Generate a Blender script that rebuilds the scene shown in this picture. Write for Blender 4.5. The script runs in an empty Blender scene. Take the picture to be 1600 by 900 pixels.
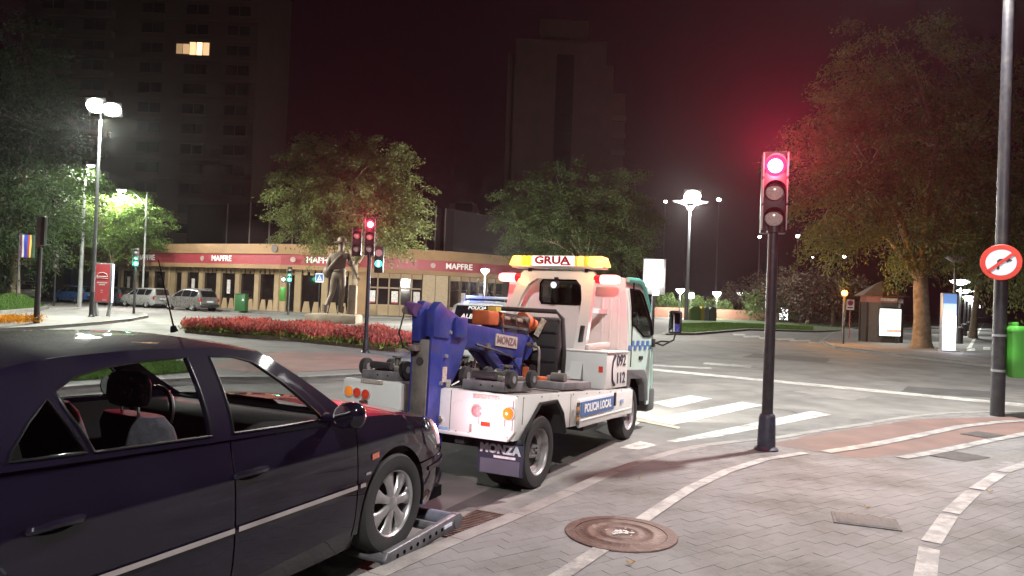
import bpy, bmesh, math, random
import numpy as np
from mathutils import Vector, Matrix
from mathutils.geometry import delaunay_2d_cdt
rnd = random.Random(7)
SC = bpy.context.scene
COL = SC.collection
# ------------------------------------------------------------------ camera
EYE = 1.78; FPX = 1150.0; ROLL = math.radians(2.17); PITCH = math.atan(16/1150.0)
cd = bpy.data.cameras.new('camera'); cam = bpy.data.objects.new('camera', cd); COL.objects.link(cam)
cd.sensor_width = 36; cd.lens = 36*FPX/1600; cd.clip_end = 3000; cd.clip_start = 0.05
cam.matrix_world = (Matrix.Translation((0, 0, EYE)) @ Matrix.Rotation(math.pi/2+PITCH, 4, 'X') @ Matrix.Rotation(ROLL, 4, 'Z'))
SC.camera = cam
_R = cam.matrix_world.to_3x3() @ Vector((1, 0, 0)); _U = cam.matrix_world.to_3x3() @ Vector((0, 1, 0)); _F = cam.matrix_world.to_3x3() @ Vector((0, 0, -1))
def ray(px, py): return _F*FPX + _R*(px-800) + _U*(450-py)
def G(px, py, z=0.0):
    """point of the level z seen at a photo position (used as a survey of the place)"""
    d = ray(px, py); t = (z-EYE)/d.z
    return Vector((0, 0, EYE)) + d*t
def A(px, py, Y):
    d = ray(px, py); return Vector((0, 0, EYE)) + d*(Y/d.y)
# ------------------------------------------------------------------ sky, exposure
W = bpy.data.worlds.new('World'); SC.world = W; W.use_nodes = True
nt = W.node_tree; bg = nt.nodes['Background']
sky = nt.nodes.new('ShaderNodeTexSky'); sky.sky_type = 'NISHITA'; sky.sun_disc = False
sky.sun_elevation = math.radians(-8); sky.sun_rotation = math.radians(200)
mx = nt.nodes.new('ShaderNodeMix'); mx.data_type = 'RGBA'; mx.blend_type = 'ADD'; mx.inputs[0].default_value = 1
nt.links.new(sky.outputs[0], mx.inputs[6]); mx.inputs[7].default_value = (0.036, 0.007, 0.016, 1)   # town glow on the night sky
nt.links.new(mx.outputs[2], bg.inputs[0]); bg.inputs[1].default_value = 0.10
vs = SC.view_settings; vs.view_transform = 'Standard'; vs.look = 'None'; vs.exposure = 0.38; vs.gamma = 1; vs.use_curve_mapping = False
SC.cycles.use_denoising = True; SC.cycles.max_bounces = 6; SC.cycles.transparent_max_bounces = 12
SC.cycles.diffuse_bounces = 3; SC.cycles.glossy_bounces = 3; SC.cycles.caustics_reflective = False; SC.cycles.caustics_refractive = False
SC.cycles.use_adaptive_sampling = True; SC.cycles.adaptive_threshold = .03; SC.cycles.adaptive_min_samples = 16
SC.cycles.sample_clamp_indirect = 4.0; SC.cycles.volume_bounces = 0

# ------------------------------------------------------------------ helpers
def S(r, g, b):
    f = lambda c: (c/255/12.92 if c/255 <= .04045 else ((c/255+.055)/1.055)**2.4)
    return (f(r), f(g), f(b))
_m = {}
def MAT(name, col, rough=.6, metal=0, var=.12, scale=6, bump=0, bscale=60, emit=0, ecol=None, coat=0, spec=.5, island=0, dirt=None, dirtscale=1.2, coords='Object', trans=0, dlo=.50, dhi=.72):
    """procedural material: colour with two scales of noise, optional grain relief, stains and per-piece tone"""
    if name in _m: return _m[name]
    m = bpy.data.materials.new(name); m.use_nodes = True; n = m.node_tree.nodes; L = m.node_tree.links
    b = n['Principled BSDF']; b.inputs['Metallic'].default_value = metal; b.inputs['Roughness'].default_value = rough
    b.inputs['Coat Weight'].default_value = coat; b.inputs['Coat Roughness'].default_value = .04; b.inputs['Specular IOR Level'].default_value = spec
    tc = n.new('ShaderNodeTexCoord')
    src = n.new('ShaderNodeNewGeometry').outputs['Position'] if coords == 'World' else tc.outputs[coords]
    base = n.new('ShaderNodeRGB'); base.outputs[0].default_value = (*col, 1); cur = base.outputs[0]
    def mul(fac_socket, lo, hi):
        nonlocal cur
        mr = n.new('ShaderNodeMapRange'); mr.inputs[1].default_value = .3; mr.inputs[2].default_value = .7
        mr.inputs[3].default_value = lo; mr.inputs[4].default_value = hi; L.new(fac_socket, mr.inputs[0])
        v = n.new('ShaderNodeVectorMath'); v.operation = 'SCALE'; L.new(cur, v.inputs[0]); L.new(mr.outputs[0], v.inputs['Scale']); cur = v.outputs[0]
    if var:
        t = n.new('ShaderNodeTexNoise'); t.inputs['Scale'].default_value = scale; t.inputs['Detail'].default_value = 6; L.new(src, t.inputs['Vector'])
        mul(t.outputs[0], 1-var, 1+var)
        rr = n.new('ShaderNodeMapRange'); rr.inputs[3].default_value = max(.02, rough-.08); rr.inputs[4].default_value = min(1, rough+.08)
        L.new(t.outputs[0], rr.inputs[0]); L.new(rr.outputs[0], b.inputs['Roughness'])
    if island:
        g = n.new('ShaderNodeNewGeometry'); mul_s = g.outputs['Random Per Island']
        mr = n.new('ShaderNodeMapRange'); mr.inputs[3].default_value = 1-island; mr.inputs[4].default_value = 1+island; L.new(mul_s, mr.inputs[0])
        oi = n.new('ShaderNodeObjectInfo'); mr2 = n.new('ShaderNodeMapRange'); mr2.inputs[3].default_value = 1-island*.6; mr2.inputs[4].default_value = 1+island*.6; L.new(oi.outputs['Random'], mr2.inputs[0])
        k = n.new('ShaderNodeMath'); k.operation = 'MULTIPLY'; L.new(mr.outputs[0], k.inputs[0]); L.new(mr2.outputs[0], k.inputs[1])
        v = n.new('ShaderNodeVectorMath'); v.operation = 'SCALE'; L.new(cur, v.inputs[0]); L.new(k.outputs[0], v.inputs['Scale']); cur = v.outputs[0]
    if dirt:
        t2 = n.new('ShaderNodeTexNoise'); t2.inputs['Scale'].default_value = dirtscale; t2.inputs['Detail'].default_value = 9; t2.inputs['Roughness'].default_value = .65; L.new(src, t2.inputs['Vector'])
        cr = n.new('ShaderNodeMapRange'); cr.inputs[1].default_value = dlo; cr.inputs[2].default_value = dhi; L.new(t2.outputs[0], cr.inputs[0])
        mxn = n.new('ShaderNodeMix'); mxn.data_type = 'RGBA'; L.new(cr.outputs[0], mxn.inputs[0]); L.new(cur, mxn.inputs[6]); mxn.inputs[7].default_value = (*dirt, 1); cur = mxn.outputs[2]
    L.new(cur, b.inputs['Base Color'])
    if bump:
        t3 = n.new('ShaderNodeTexNoise'); t3.inputs['Scale'].default_value = bscale; t3.inputs['Detail'].default_value = 3; L.new(src, t3.inputs['Vector'])
        bp = n.new('ShaderNodeBump'); bp.inputs['Strength'].default_value = bump; bp.inputs['Distance'].default_value = .01; L.new(t3.outputs[0], bp.inputs['Height']); L.new(bp.outputs[0], b.inputs['Normal'])
    if emit:
        b.inputs['Emission Color'].default_value = (*(ecol or col), 1); b.inputs['Emission Strength'].default_value = emit
    if trans:
        tr = n.new('ShaderNodeBsdfTranslucent'); L.new(cur, tr.inputs[0]); ms = n.new('ShaderNodeMixShader'); ms.inputs[0].default_value = trans
        L.new(b.outputs[0], ms.inputs[1]); L.new(tr.outputs[0], ms.inputs[2]); L.new(ms.outputs[0], n['Material Output'].inputs[0])
    _m[name] = m; return m
def GLASS(name, tint, refl=.10, rough=.02):
    if name in _m: return _m[name]
    m = bpy.data.materials.new(name); m.use_nodes = True; n = m.node_tree.nodes; L = m.node_tree.links; n.remove(n['Principled BSDF'])
    t = n.new('ShaderNodeBsdfTransparent'); t.inputs[0].default_value = (*tint, 1)
    g = n.new('ShaderNodeBsdfGlossy'); g.inputs['Roughness'].default_value = rough; g.inputs[0].default_value = (.9, .9, .95, 1)
    f = n.new('ShaderNodeFresnel'); gb = n.new('ShaderNodeNewGeometry'); io = n.new('ShaderNodeMapRange'); io.inputs[3].default_value = 1.5; io.inputs[4].default_value = 1/1.5; L.new(gb.outputs['Backfacing'], io.inputs[0]); L.new(io.outputs[0], f.inputs[0])   # the pane is a single sheet: same reflection from both sides
    ad = n.new('ShaderNodeMath'); ad.operation = 'ADD'; ad.use_clamp = True; L.new(f.outputs[0], ad.inputs[0]); ad.inputs[1].default_value = refl-.04
    ms = n.new('ShaderNodeMixShader'); L.new(ad.outputs[0], ms.inputs[0]); L.new(t.outputs[0], ms.inputs[1]); L.new(g.outputs[0], ms.inputs[2]); L.new(ms.outputs[0], n['Material Output'].inputs[0])
    _m[name] = m; return m
def EMIT(name, col, strength): return MAT(name, tuple(min(.8, c) for c in col), .3, var=0, emit=strength, ecol=col)

def tag(o, label=None, cat=None, group=None, kind=None):
    if label: o['label'] = label
    if cat: o['category'] = cat
    if group: o['group'] = group
    if kind: o['kind'] = kind
    return o
def thing(name, label, cat, loc=(0, 0, 0), rz=0, group=None):
    o = bpy.data.objects.new(name, None); COL.objects.link(o); o.location = loc; o.rotation_euler = (0, 0, rz); o.empty_display_size = .2
    return tag(o, label, cat, group)
def link(name, me, parent=None, loc=None):
    o = bpy.data.objects.new(name, me); COL.objects.link(o)
    if parent is not None: o.parent = parent
    if loc is not None: o.location = loc
    return o
class MB:
    def __init__(s): s.v = []; s.f = []
    def add(s, vs, fs):
        o = len(s.v); s.v += [tuple(p) for p in vs]; s.f += [tuple(i+o for i in f) for f in fs]; return s
    def box(s, c, d, rz=0, M=None):
        hx, hy, hz = d[0]/2, d[1]/2, d[2]/2
        P = [Vector((x, y, z)) for x in (-hx, hx) for y in (-hy, hy) for z in (-hz, hz)]
        Q = M if M is not None else Matrix.Rotation(rz, 3, 'Z')
        P = [Q @ p + Vector(c) for p in P]
        return s.add(P, [(0, 1, 3, 2), (4, 6, 7, 5), (0, 4, 5, 1), (2, 3, 7, 6), (0, 2, 6, 4), (1, 5, 7, 3)])
    def bar(s, p0, p1, w, h=None, up=(0, 0, 1)):
        """rectangular bar from p0 to p1"""
        p0 = Vector(p0); p1 = Vector(p1); d = p1-p0; x = d.normalized(); y = Vector(up).cross(x)
        if y.length < 1e-4: y = Vector((0, 1, 0)).cross(x)
        y.normalize(); z = x.cross(y); M = Matrix((x, y, z)).transposed()
        return s.box((p0+p1)/2, (d.length, w, h or w), M=M)
    def cyl(s, p0, p1, r0, r1=None, n=12, caps=True):
        p0 = Vector(p0); p1 = Vector(p1); r1 = r0 if r1 is None else r1; x = (p1-p0).normalized()
        y = x.orthogonal().normalized(); z = x.cross(y); o = len(s.v)
        for p, r in ((p0, r0), (p1, r1)):
            for i in range(n):
                a = 2*math.pi*i/n; s.v.append(tuple(p+(y*math.cos(a)+z*math.sin(a))*r))
        for i in range(n): j = (i+1) % n; s.f.append((o+i, o+j, o+n+j, o+n+i))
        if caps: s.f.append(tuple(o+i for i in range(n))[::-1]); s.f.append(tuple(o+n+i for i in range(n)))
        return s
    def tube(s, path, r, n=8):
        path = [Vector(p) for p in path]; k = len(path); rr = r if hasattr(r, '__len__') else [r]*k; o = len(s.v); pn = None
        for i, p in enumerate(path):
            t = (path[min(i+1, k-1)]-path[max(i-1, 0)]).normalized()
            y = t.orthogonal().normalized() if pn is None else (pn-t*pn.dot(t)).normalized(); pn = y; z = t.cross(y)
            for j in range(n): a = 2*math.pi*j/n; s.v.append(tuple(p+(y*math.cos(a)+z*math.sin(a))*rr[i]))
        for i in range(k-1):
            for j in range(n): q = (j+1) % n; s.f.append((o+i*n+j, o+i*n+q, o+(i+1)*n+q, o+(i+1)*n+j))
        s.f.append(tuple(o+j for j in range(n))[::-1]); s.f.append(tuple(o+(k-1)*n+j for j in range(n))); return s
    def prism(s, poly, axis, a, b):
        def P(u, v, w): return {'x': (w, u, v), 'y': (u, w, v), 'z': (u, v, w)}[axis]
        n = len(poly); return s.add([P(u, v, a) for u, v in poly]+[P(u, v, b) for u, v in poly],
            [tuple(range(n))[::-1], tuple(range(n, 2*n))]+[(i, (i+1) % n, n+(i+1) % n, n+i) for i in range(n)])
    def lathe(s, prof, o, ax=(0, 0, 1), n=24):
        o = Vector(o); x = Vector(ax).normalized(); y = x.orthogonal().normalized(); z = x.cross(y); k = len(s.v); m = len(prof)
        for r, h in prof:
            for j in range(n): a = 2*math.pi*j/n; s.v.append(tuple(o+x*h+(y*math.cos(a)+z*math.sin(a))*r))
        for i in range(m-1):
            for j in range(n): q = (j+1) % n; s.f.append((k+i*n+j, k+i*n+q, k+(i+1)*n+q, k+(i+1)*n+j))
        return s
    def ball(s, c, r, n=12, m=8):
        r = r if hasattr(r, '__len__') else (r, r, r); o = len(s.v); c = Vector(c)
        for i in range(m+1):
            th = math.pi*i/m
            for j in range(n): a = 2*math.pi*j/n; s.v.append((c.x+r[0]*math.sin(th)*math.cos(a), c.y+r[1]*math.sin(th)*math.sin(a), c.z+r[2]*math.cos(th)))
        for i in range(m):
            for j in range(n): q = (j+1) % n; s.f.append((o+i*n+j, o+(i+1)*n+j, o+(i+1)*n+q, o+i*n+q))
        return s
    def grid(s, rows):
        o = len(s.v); m = len(rows[0])
        for r in rows: s.v += [tuple(p) for p in r]
        for i in range(len(rows)-1):
            for j in range(m-1): s.f.append((o+i*m+j, o+i*m+j+1, o+(i+1)*m+j+1, o+(i+1)*m+j))
        return s
    def mesh(s, name, mat, smooth=False, bevel=0, solid=0, seg=2, weld=True):
        bm = bmesh.new(); V = [bm.verts.new(p) for p in s.v]
        for f in s.f:
            try: bm.faces.new([V[i] for i in f])
            except ValueError: pass
        if weld: bmesh.ops.remove_doubles(bm, verts=bm.verts, dist=1e-5)
        if solid: bmesh.ops.recalc_face_normals(bm, faces=bm.faces); bmesh.ops.solidify(bm, geom=bm.faces[:], thickness=solid)
        bmesh.ops.recalc_face_normals(bm, faces=bm.faces)
        if bevel:
            es = [e for e in bm.edges if len(e.link_faces) == 2 and e.calc_face_angle(0) > .5]
            if es: bmesh.ops.bevel(bm, geom=es, offset=bevel, segments=seg, profile=.5, affect='EDGES', clamp_overlap=True)
        me = bpy.data.meshes.new(name); bm.to_mesh(me); bm.free()
        if mat: me.materials.append(mat)
        if smooth or bevel:
            me.shade_smooth(); me.set_sharp_from_angle(angle=math.radians(smooth if smooth and smooth is not True else 40))
        return me
    def build(s, name, mat, parent=None, **k):
        return link(name, s.mesh(name, mat, **k), parent)
def raw_mesh(name, mat, verts, faces4):
    """fast mesh from numpy arrays of equal polygons"""
    verts = np.asarray(verts, np.float32); f = np.asarray(faces4, np.int32); k = f.shape[1]
    me = bpy.data.meshes.new(name); me.vertices.add(len(verts)); me.vertices.foreach_set('co', verts.ravel())
    me.loops.add(f.size); me.loops.foreach_set('vertex_index', f.ravel()); me.polygons.add(len(f)); me.polygons.foreach_set('loop_start', np.arange(0, f.size, k, dtype=np.int32))
    me.update(calc_edges=True); me.materials.append(mat); return me
def inside(p, poly):
    x, y = p; c = False; n = len(poly)
    for i in range(n):
        x1, y1 = poly[i]; x2, y2 = poly[i-1]
        if (y1 > y) != (y2 > y) and x < (x2-x1)*(y-y1)/(y2-y1)+x1: c = not c
    return c
def dense(poly, step, closed=True):
    out = []
    for i in range(len(poly) if closed else len(poly)-1):
        a = poly[i]; b = poly[(i+1) % len(poly)]; n = max(1, int(math.hypot(b[0]-a[0], b[1]-a[1])/step+.5))
        for k in range(n): out.append((a[0]+(b[0]-a[0])*k/n, a[1]+(b[1]-a[1])*k/n))
    if not closed: out.append(tuple(poly[-1]))
    return out
def sheet(outer, holes, fn, step=.06, fn2=None):
    """a polygon with holes laid over the surface fn(u, v) -> point"""
    loops = [dense(outer, step)]+[dense(h, step) for h in holes]; pts = []; ed = []
    for lp in loops:
        o = len(pts); pts += lp; ed += [(o+i, o+(i+1) % len(lp)) for i in range(len(lp))]
    us = [p[0] for p in outer]; vs_ = [p[1] for p in outer]; u = min(us)+step*.5; bp = np.array(pts)
    while u < max(us):
        v = min(vs_)+step*.5
        while v < max(vs_):
            if inside((u, v), outer) and not any(inside((u, v), h) for h in holes) and np.min((bp[:, 0]-u)**2+(bp[:, 1]-v)**2) > (step*.5)**2: pts.append((u, v))
            v += step
        u += step
    r = delaunay_2d_cdt([Vector(p) for p in pts], ed, [], 0, 1e-6); V, Fc = r[0], r[2]; mb = MB(); keep = []
    for f in Fc:
        c = sum((V[i] for i in f), Vector((0, 0)))/len(f)
        if inside(c, outer) and not any(inside(c, h) for h in holes): keep.append(tuple(f))
    mb.add([fn(v.x, v.y) for v in V], keep)
    if fn2:                                        # second skin and the edges between the two
        n = len(V); mb.add([fn2(v.x, v.y) for v in V], [t[::-1] for t in keep]); cnt_ = {}
        for t in keep:
            for a, b in zip(t, t[1:]+t[:1]): cnt_[(a, b)] = 1
        for a, b in cnt_:
            if (b, a) not in cnt_: mb.f.append((b, a, a+n, b+n))
    return mb
_tx = {}
def TEXT(name, body, size, mat, parent, M, extrude=.003, align='CENTER', shear=0, bold=0, sx=1):
    key = (body, size, extrude, align, shear, bold, mat.name)
    me = _tx.get(key)
    if me is None:
        c = bpy.data.curves.new('t', 'FONT'); c.body = body; c.size = size; c.extrude = extrude; c.align_x = align; c.align_y = 'CENTER'; c.shear = shear; c.offset = bold; c.resolution_u = 3
        o = bpy.data.objects.new('t', c); COL.objects.link(o); dg = bpy.context.evaluated_depsgraph_get(); dg.update()
        me = bpy.data.meshes.new_from_object(o.evaluated_get(dg)); me.materials.clear(); me.materials.append(mat); me.name = name
        bpy.data.objects.remove(o); _tx[key] = me
    o = link(name, me, parent); o.matrix_local = M @ Matrix.Diagonal((sx, 1, 1, 1)); return o
def frame(o, x, y, z=None):
    """matrix with text running along x, upright along y"""
    x = Vector(x).normalized(); y = Vector(y); y = (y-x*y.dot(x)).normalized(); z = x.cross(y)
    m = Matrix((x, y, z)).transposed().to_4x4(); m.translation = Vector(o); return m
def lamp(name, loc, power, col=(1, 1, 1), radius=.1, parent=None, spot=None, direction=None):
    l = bpy.data.lights.new(name, 'SPOT' if spot else 'POINT'); l.energy = power; l.color = col; l.shadow_soft_size = radius
    if spot: l.spot_size = math.radians(spot); l.spot_blend = .18; direction = direction or (0, 0, -1)
    o = bpy.data.objects.new(name, l); COL.objects.link(o); o.location = loc
    if direction is not None: o.rotation_euler = Vector(direction).to_track_quat('-Z', 'Y').to_euler()
    if parent is not None: o.parent = parent
    return o
def lerp(a, b, t): return a+(b-a)*t
def sstep(a, b, x):
    t = min(1, max(0, (x-a)/(b-a))); return t*t*(3-2*t)
def interp(tab, x):
    if x <= tab[0][0]: return tab[0][1]
    for (a, fa), (b, fb) in zip(tab, tab[1:]):
        if x <= b: return fa+(fb-fa)*(x-a)/(b-a)
    return tab[-1][1]
def copy_tree(o, parent=None):
    c = o.copy(); COL.objects.link(c); c.parent = parent
    for ch in list(o.children): copy_tree(ch, c)
    return c
# common materials
BLACK = MAT('black_plastic', (.012, .012, .014), .45, var=.2)
RUBBER = MAT('tyre_rubber', (.018, .018, .019), .85, var=.25, scale=30)
POST = MAT('dark_post_paint', (.022, .021, .026), .42, var=.25, scale=14, bump=.15, bscale=40, dirt=(.05, .045, .042), dirtscale=5)
GALV = MAT('galvanised_steel', (.30, .31, .32), .5, .6, var=.2, scale=12)
CHROME = MAT('bright_metal', (.7, .7, .72), .22, 1, var=.05)
WHITE_M = MAT('white_paint', (.72, .73, .72), .42, var=.06, scale=4)
# ------------------------------------------------------------------ ground and paving
ASPHALT = MAT('asphalt', (.185, .178, .168), .80, var=.20, scale=1.9, bump=.35, bscale=90, dirt=(.105, .100, .096), dirtscale=.5, coords='World', dlo=.46, dhi=.68)
PAVE = MAT('concrete_paving', (.17, .163, .158), .8, var=.16, scale=1.5, bump=.25, bscale=60, dirt=(.10, .095, .09), dirtscale=.8, coords='World')
def PAVER_MAT(name, col, spread):
    m = MAT(name, col, .78, var=.2, scale=1.1, bump=.4, bscale=110, island=spread, dirt=tuple(c*k_ for c, k_ in zip(col, (.50, .48, .43))), dirtscale=.85, coords='World', dlo=.47, dhi=.66)
    return m
PAVER = PAVER_MAT('grey_paver', (.186, .177, .178), .055)
MORTAR = MAT('joint_sand', (.165, .157, .152), .95, var=.25, scale=20, coords='World')
KERB = MAT('kerb_concrete', (.25, .235, .225), .75, var=.2, scale=5, bump=.4, bscale=50, dirt=(.13, .12, .11), dirtscale=3, coords='World')
GUTTER = MAT('gutter_concrete', (.155, .15, .145), .8, var=.25, scale=3, bump=.4, bscale=60, dirt=(.08, .075, .07), dirtscale=2)
def worn_paint(name, col, lo=.36, hi=.50, scale=7, under=(.16, .15, .145)):
    m = MAT(name, col, .6, var=.12, scale=8, bump=.25, bscale=80)
    n = m.node_tree.nodes; L = m.node_tree.links; b = n['Principled BSDF']; cur = b.inputs['Base Color'].links[0].from_socket
    tc = n.new('ShaderNodeTexCoord'); t = n.new('ShaderNodeTexNoise'); t.inputs['Scale'].default_value = scale; t.inputs['Detail'].default_value = 10; t.inputs['Roughness'].default_value = .75
    L.new(tc.outputs['Object'], t.inputs['Vector']); r = n.new('ShaderNodeMapRange'); r.inputs[1].default_value = lo; r.inputs[2].default_value = hi; L.new(t.outputs[0], r.inputs[0])
    x = n.new('ShaderNodeMix'); x.data_type = 'RGBA'; x.inputs[6].default_value = (*under, 1); L.new(r.outputs[0], x.inputs[0]); L.new(cur, x.inputs[7]); L.new(x.outputs[2], b.inputs['Base Color']); return m
PAINT = worn_paint('road_paint', (.52, .51, .48), .37, .54, 3.5, (.16, .155, .15))
PAINT_OLD = worn_paint('worn_cycle_paint', (.38, .365, .35), .41, .60, 5, (.19, .18, .178))
RED_LANE = MAT('red_cycle_asphalt', (.165, .100, .088), .8, var=.2, scale=2, bump=.3, bscale=80, dirt=(.13, .10, .09), dirtscale=1.5)
GRASS = MAT('lawn_soil', (.035, .065, .018), .95, var=.3, scale=3, bump=.6, bscale=30)

road = MB().grid([[(x, y, 0) for x in (-700, 0, 700)] for y in (-300, 0, 900)]).build('road', ASPHALT); tag(road, kind='structure')
def flat(name, pts, z, mat, parent=None, kind='structure', thick=0):
    mb = MB()
    if thick: mb.prism([(p[0], p[1]) for p in pts], 'z', z-thick, z)
    else: mb.add([(p[0], p[1], z) for p in pts], [tuple(range(len(pts)))])
    o = mb.build(name, mat, parent)
    if parent is None: tag(o, kind=kind)
    return o
def stripes(name, quads, z, mat, parent):
    for q in quads: flat(name, [G(px, py, z) for px, py in q], z, mat, parent)

# near pavement: level above the road falls to almost flush at the crossing
def hp(x, y): return .03+.085*(1-sstep(5.6, 9.0, y-.15*x))
def onpave(px, py):
    z = .07
    for _ in range(6): p = G(px, py, z); z = hp(p.x, p.y)
    return Vector((p.x, p.y, z))
KP = [onpave(*p) for p in [(560, 896), (685, 842), (783, 805), (864, 771), (941, 736), (999, 715), (1067, 697), (1142, 687), (1210, 682), (1262, 672), (1337, 662), (1375, 655), (1424, 648), (1487, 643), (1600, 641)]]
d0 = (KP[1]-KP[0]).normalized()
KP = [KP[0]-d0*9, KP[0]-d0*4, KP[0]-d0*1.5]+KP+[KP[-1]+Vector((5, .6, 0)), KP[-1]+Vector((30, 4, 0))]
kl = [(p.x, p.y) for p in KP]
for _ in range(2):                                   # Chaikin rounding
    q = [kl[0]]
    for a, b in zip(kl, kl[1:]): q += [(a[0]*.75+b[0]*.25, a[1]*.75+b[1]*.25), (a[0]*.25+b[0]*.75, a[1]*.25+b[1]*.75)]
    kl = q+[kl[-1]]
kl = dense(kl, .25, closed=False)
def nrm(i):
    a = kl[max(0, i-1)]; b = kl[min(len(kl)-1, i+1)]; d = Vector((b[0]-a[0], b[1]-a[1])).normalized(); return Vector((d.y, -d.x))   # towards the pavement
def koff(i, d): n_ = nrm(i); return (kl[i][0]+n_.x*d, kl[i][1]+n_.y*d)
inner = [koff(i, .16) for i in range(len(kl))]
pav_poly = inner+[(60, -12), (-6, -12)]
# base slab as a graded sheet
rows = []
for i in range(len(kl)):
    p = inner[i]; rows.append([(lerp(p[0], lerp(p[0], 60, .5) if p[0] > 5 else p[0]+14, t), lerp(p[1], -12 if i > 0 else -12, t), 0) for t in (0, .03, .06, .1, .15, .2, .28, .4, .6, 1)])
near = MB(); rr_ = [[(x, y, hp(x, y)-.0018) for x, y, _ in r] for r in rows]; near.grid(rr_)
pavement = near.build('pavement', MORTAR, smooth=True); tag(pavement, kind='structure')
# kerb stones, one by one
n_st = 4
for i in range(0, len(kl)-n_st, n_st):
    if math.hypot(*kl[i]) > 22: continue
    ks = MB(); ra = []; 
    for k in range(n_st+1):
        a = koff(i+k, 0); b = koff(i+k, .157); h = hp(*a)
        sh = .004 if k in (0, n_st) else 0
        dd = Vector((kl[min(i+k+1, len(kl)-1)][0]-kl[i+k][0], kl[min(i+k+1, len(kl)-1)][1]-kl[i+k][1])).normalized()*(sh if k == 0 else -sh)
        ra.append([(a[0]+dd.x, a[1]+dd.y, -.02), (a[0]+dd.x, a[1]+dd.y, h-.018), (lerp(a[0], b[0], .13)+dd.x, lerp(a[1], b[1], .13)+dd.y, h), (b[0]+dd.x, b[1]+dd.y, h+.002), (b[0]+dd.x, b[1]+dd.y, -.02)])
    ks.grid(ra); m_ = len(ks.v)
    ks.f.append((0, 1, 2, 3, 4)); ks.f.append(tuple(range(m_-5, m_)))
    ks.build('kerb_stone', KERB, pavement, smooth=50)
# concrete channel beside the kerb, slab by slab
for i in range(0, len(kl)-n_st, n_st):
    if math.hypot(*kl[i]) > 14: continue
    gs = MB(); ra = []
    for k in range(n_st+1):
        s_ = .0015 if k == 0 else (-.0015 if k == n_st else 0)
        a = koff(i+k, -.33); b = koff(i+k, -.001); ra.append([(a[0]+s_, a[1], .004), (b[0]+s_, b[1], .007)])
    gs.grid(ra).build('gutter_slab', GUTTER, road)
# the paving blocks: running bond, 200 x 100 mm
LANE_RED = [onpave(*p) for p in [(1200, 694), (1262, 681), (1340, 669), (1385, 662), (1430, 655), (1500, 653), (1640, 650), (1640, 668), (1520, 690), (1420, 708), (1350, 716), (1290, 708), (1235, 700)]]
lane_poly = [(p.x, p.y) for p in LANE_RED]
ang = math.radians(36); ca_, sa_ = math.cos(ang), math.sin(ang)
blocks = []
def clip(poly, p, n_):
    out = []
    for i in range(len(poly)):
        a = poly[i-1]; b = poly[i]; da = (a[0]-p[0])*n_[0]+(a[1]-p[1])*n_[1]; db = (b[0]-p[0])*n_[0]+(b[1]-p[1])*n_[1]
        if (da >= 0) != (db >= 0): t = da/(da-db); out.append((a[0]+(b[0]-a[0])*t, a[1]+(b[1]-a[1])*t))
        if db >= 0: out.append(b)
    return out
inn = np.array(inner)
for j in range(-70, 140):
    for i in range(-30, 90):
        u = (i+(.5 if j % 2 else 0))*.2; v = j*.1; x = u*ca_-v*sa_; y = u*sa_+v*ca_
        if y < 3.6 or y > 13 or abs(x) > .72*y+.4: continue
        d2 = (inn[:, 0]-x)**2+(inn[:, 1]-y)**2; k = int(d2.argmin()); n_ = nrm(k); ds = (x-inner[k][0])*n_.x+(y-inner[k][1])*n_.y
        if ds < -.1 or inside((x, y), lane_poly): continue
        g_ = .0008; P = [(-.1+g_, -.05+g_), (.1-g_, -.05+g_), (.1-g_, .05-g_), (-.1+g_, .05-g_)]
        Q = [(x+a*ca_-b*sa_, y+a*sa_+b*ca_) for a, b in P]
        if ds < .16:
            Q = clip(Q, (inner[k][0]+n_.x*.004, inner[k][1]+n_.y*.004), n_)
            if len(Q) < 3: continue
        blocks.append((math.hypot(x, y), x, y, Q, ds < .16))
blocks.sort(key=lambda b: b[0])
def block_geo(mb, Q, lift, org=(0, 0, 0)):
    n = len(Q); c = (sum(q[0] for q in Q)/n, sum(q[1] for q in Q)/n); V = []
    for zz, k in ((-.012, 1), (lift-.0008, 1), (lift, .985)):
        for q in Q: x = c[0]+(q[0]-c[0])*k; y = c[1]+(q[1]-c[1])*k; V.append((x-org[0], y-org[1], hp(x, y)+zz-org[2]))
    mb.add(V, [(i, (i+1) % n, n+(i+1) % n, n+i) for i in range(n)]+[(n+i, n+(i+1) % n, 2*n+(i+1) % n, 2*n+i) for i in range(n)]+[tuple(range(2*n, 3*n))])
paver_me = None; rest = MB(); cnt = 0
seen = 0
for (d, x, y, Q, cl) in blocks:
    vis = True
    lift = rnd.uniform(-.0012, .0012)
    v = cam.matrix_world.inverted() @ Vector((x, y, hp(x, y))); ix = 800+FPX*v.x/-v.z; iy = 450-FPX*v.y/-v.z
    infr = 0 < ix < 1600 and iy < 905
    if infr and cnt < 300 and not cl:
        mb = MB(); block_geo(mb, Q, lift, (x, y, hp(x, y))); o = mb.build('paver', PAVER, pavement, weld=False); o.location = (x, y, hp(x, y)); cnt += 1
    elif iy < 990: block_geo(rest, Q, lift)
o = rest.build('paver_field', PAVER, pavement, weld=False); o['kind'] = 'stuff'
def ondrape(name, poly, mat, parent, lift=.006, step=.12):
    mb = sheet([(p[0], p[1]) for p in poly], [], lambda x, y: (x, y, hp(x, y)+lift), step); return mb.build(name, mat, parent)
ondrape('red_cycle_lane', LANE_RED, RED_LANE, pavement, .001, .2)
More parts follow.
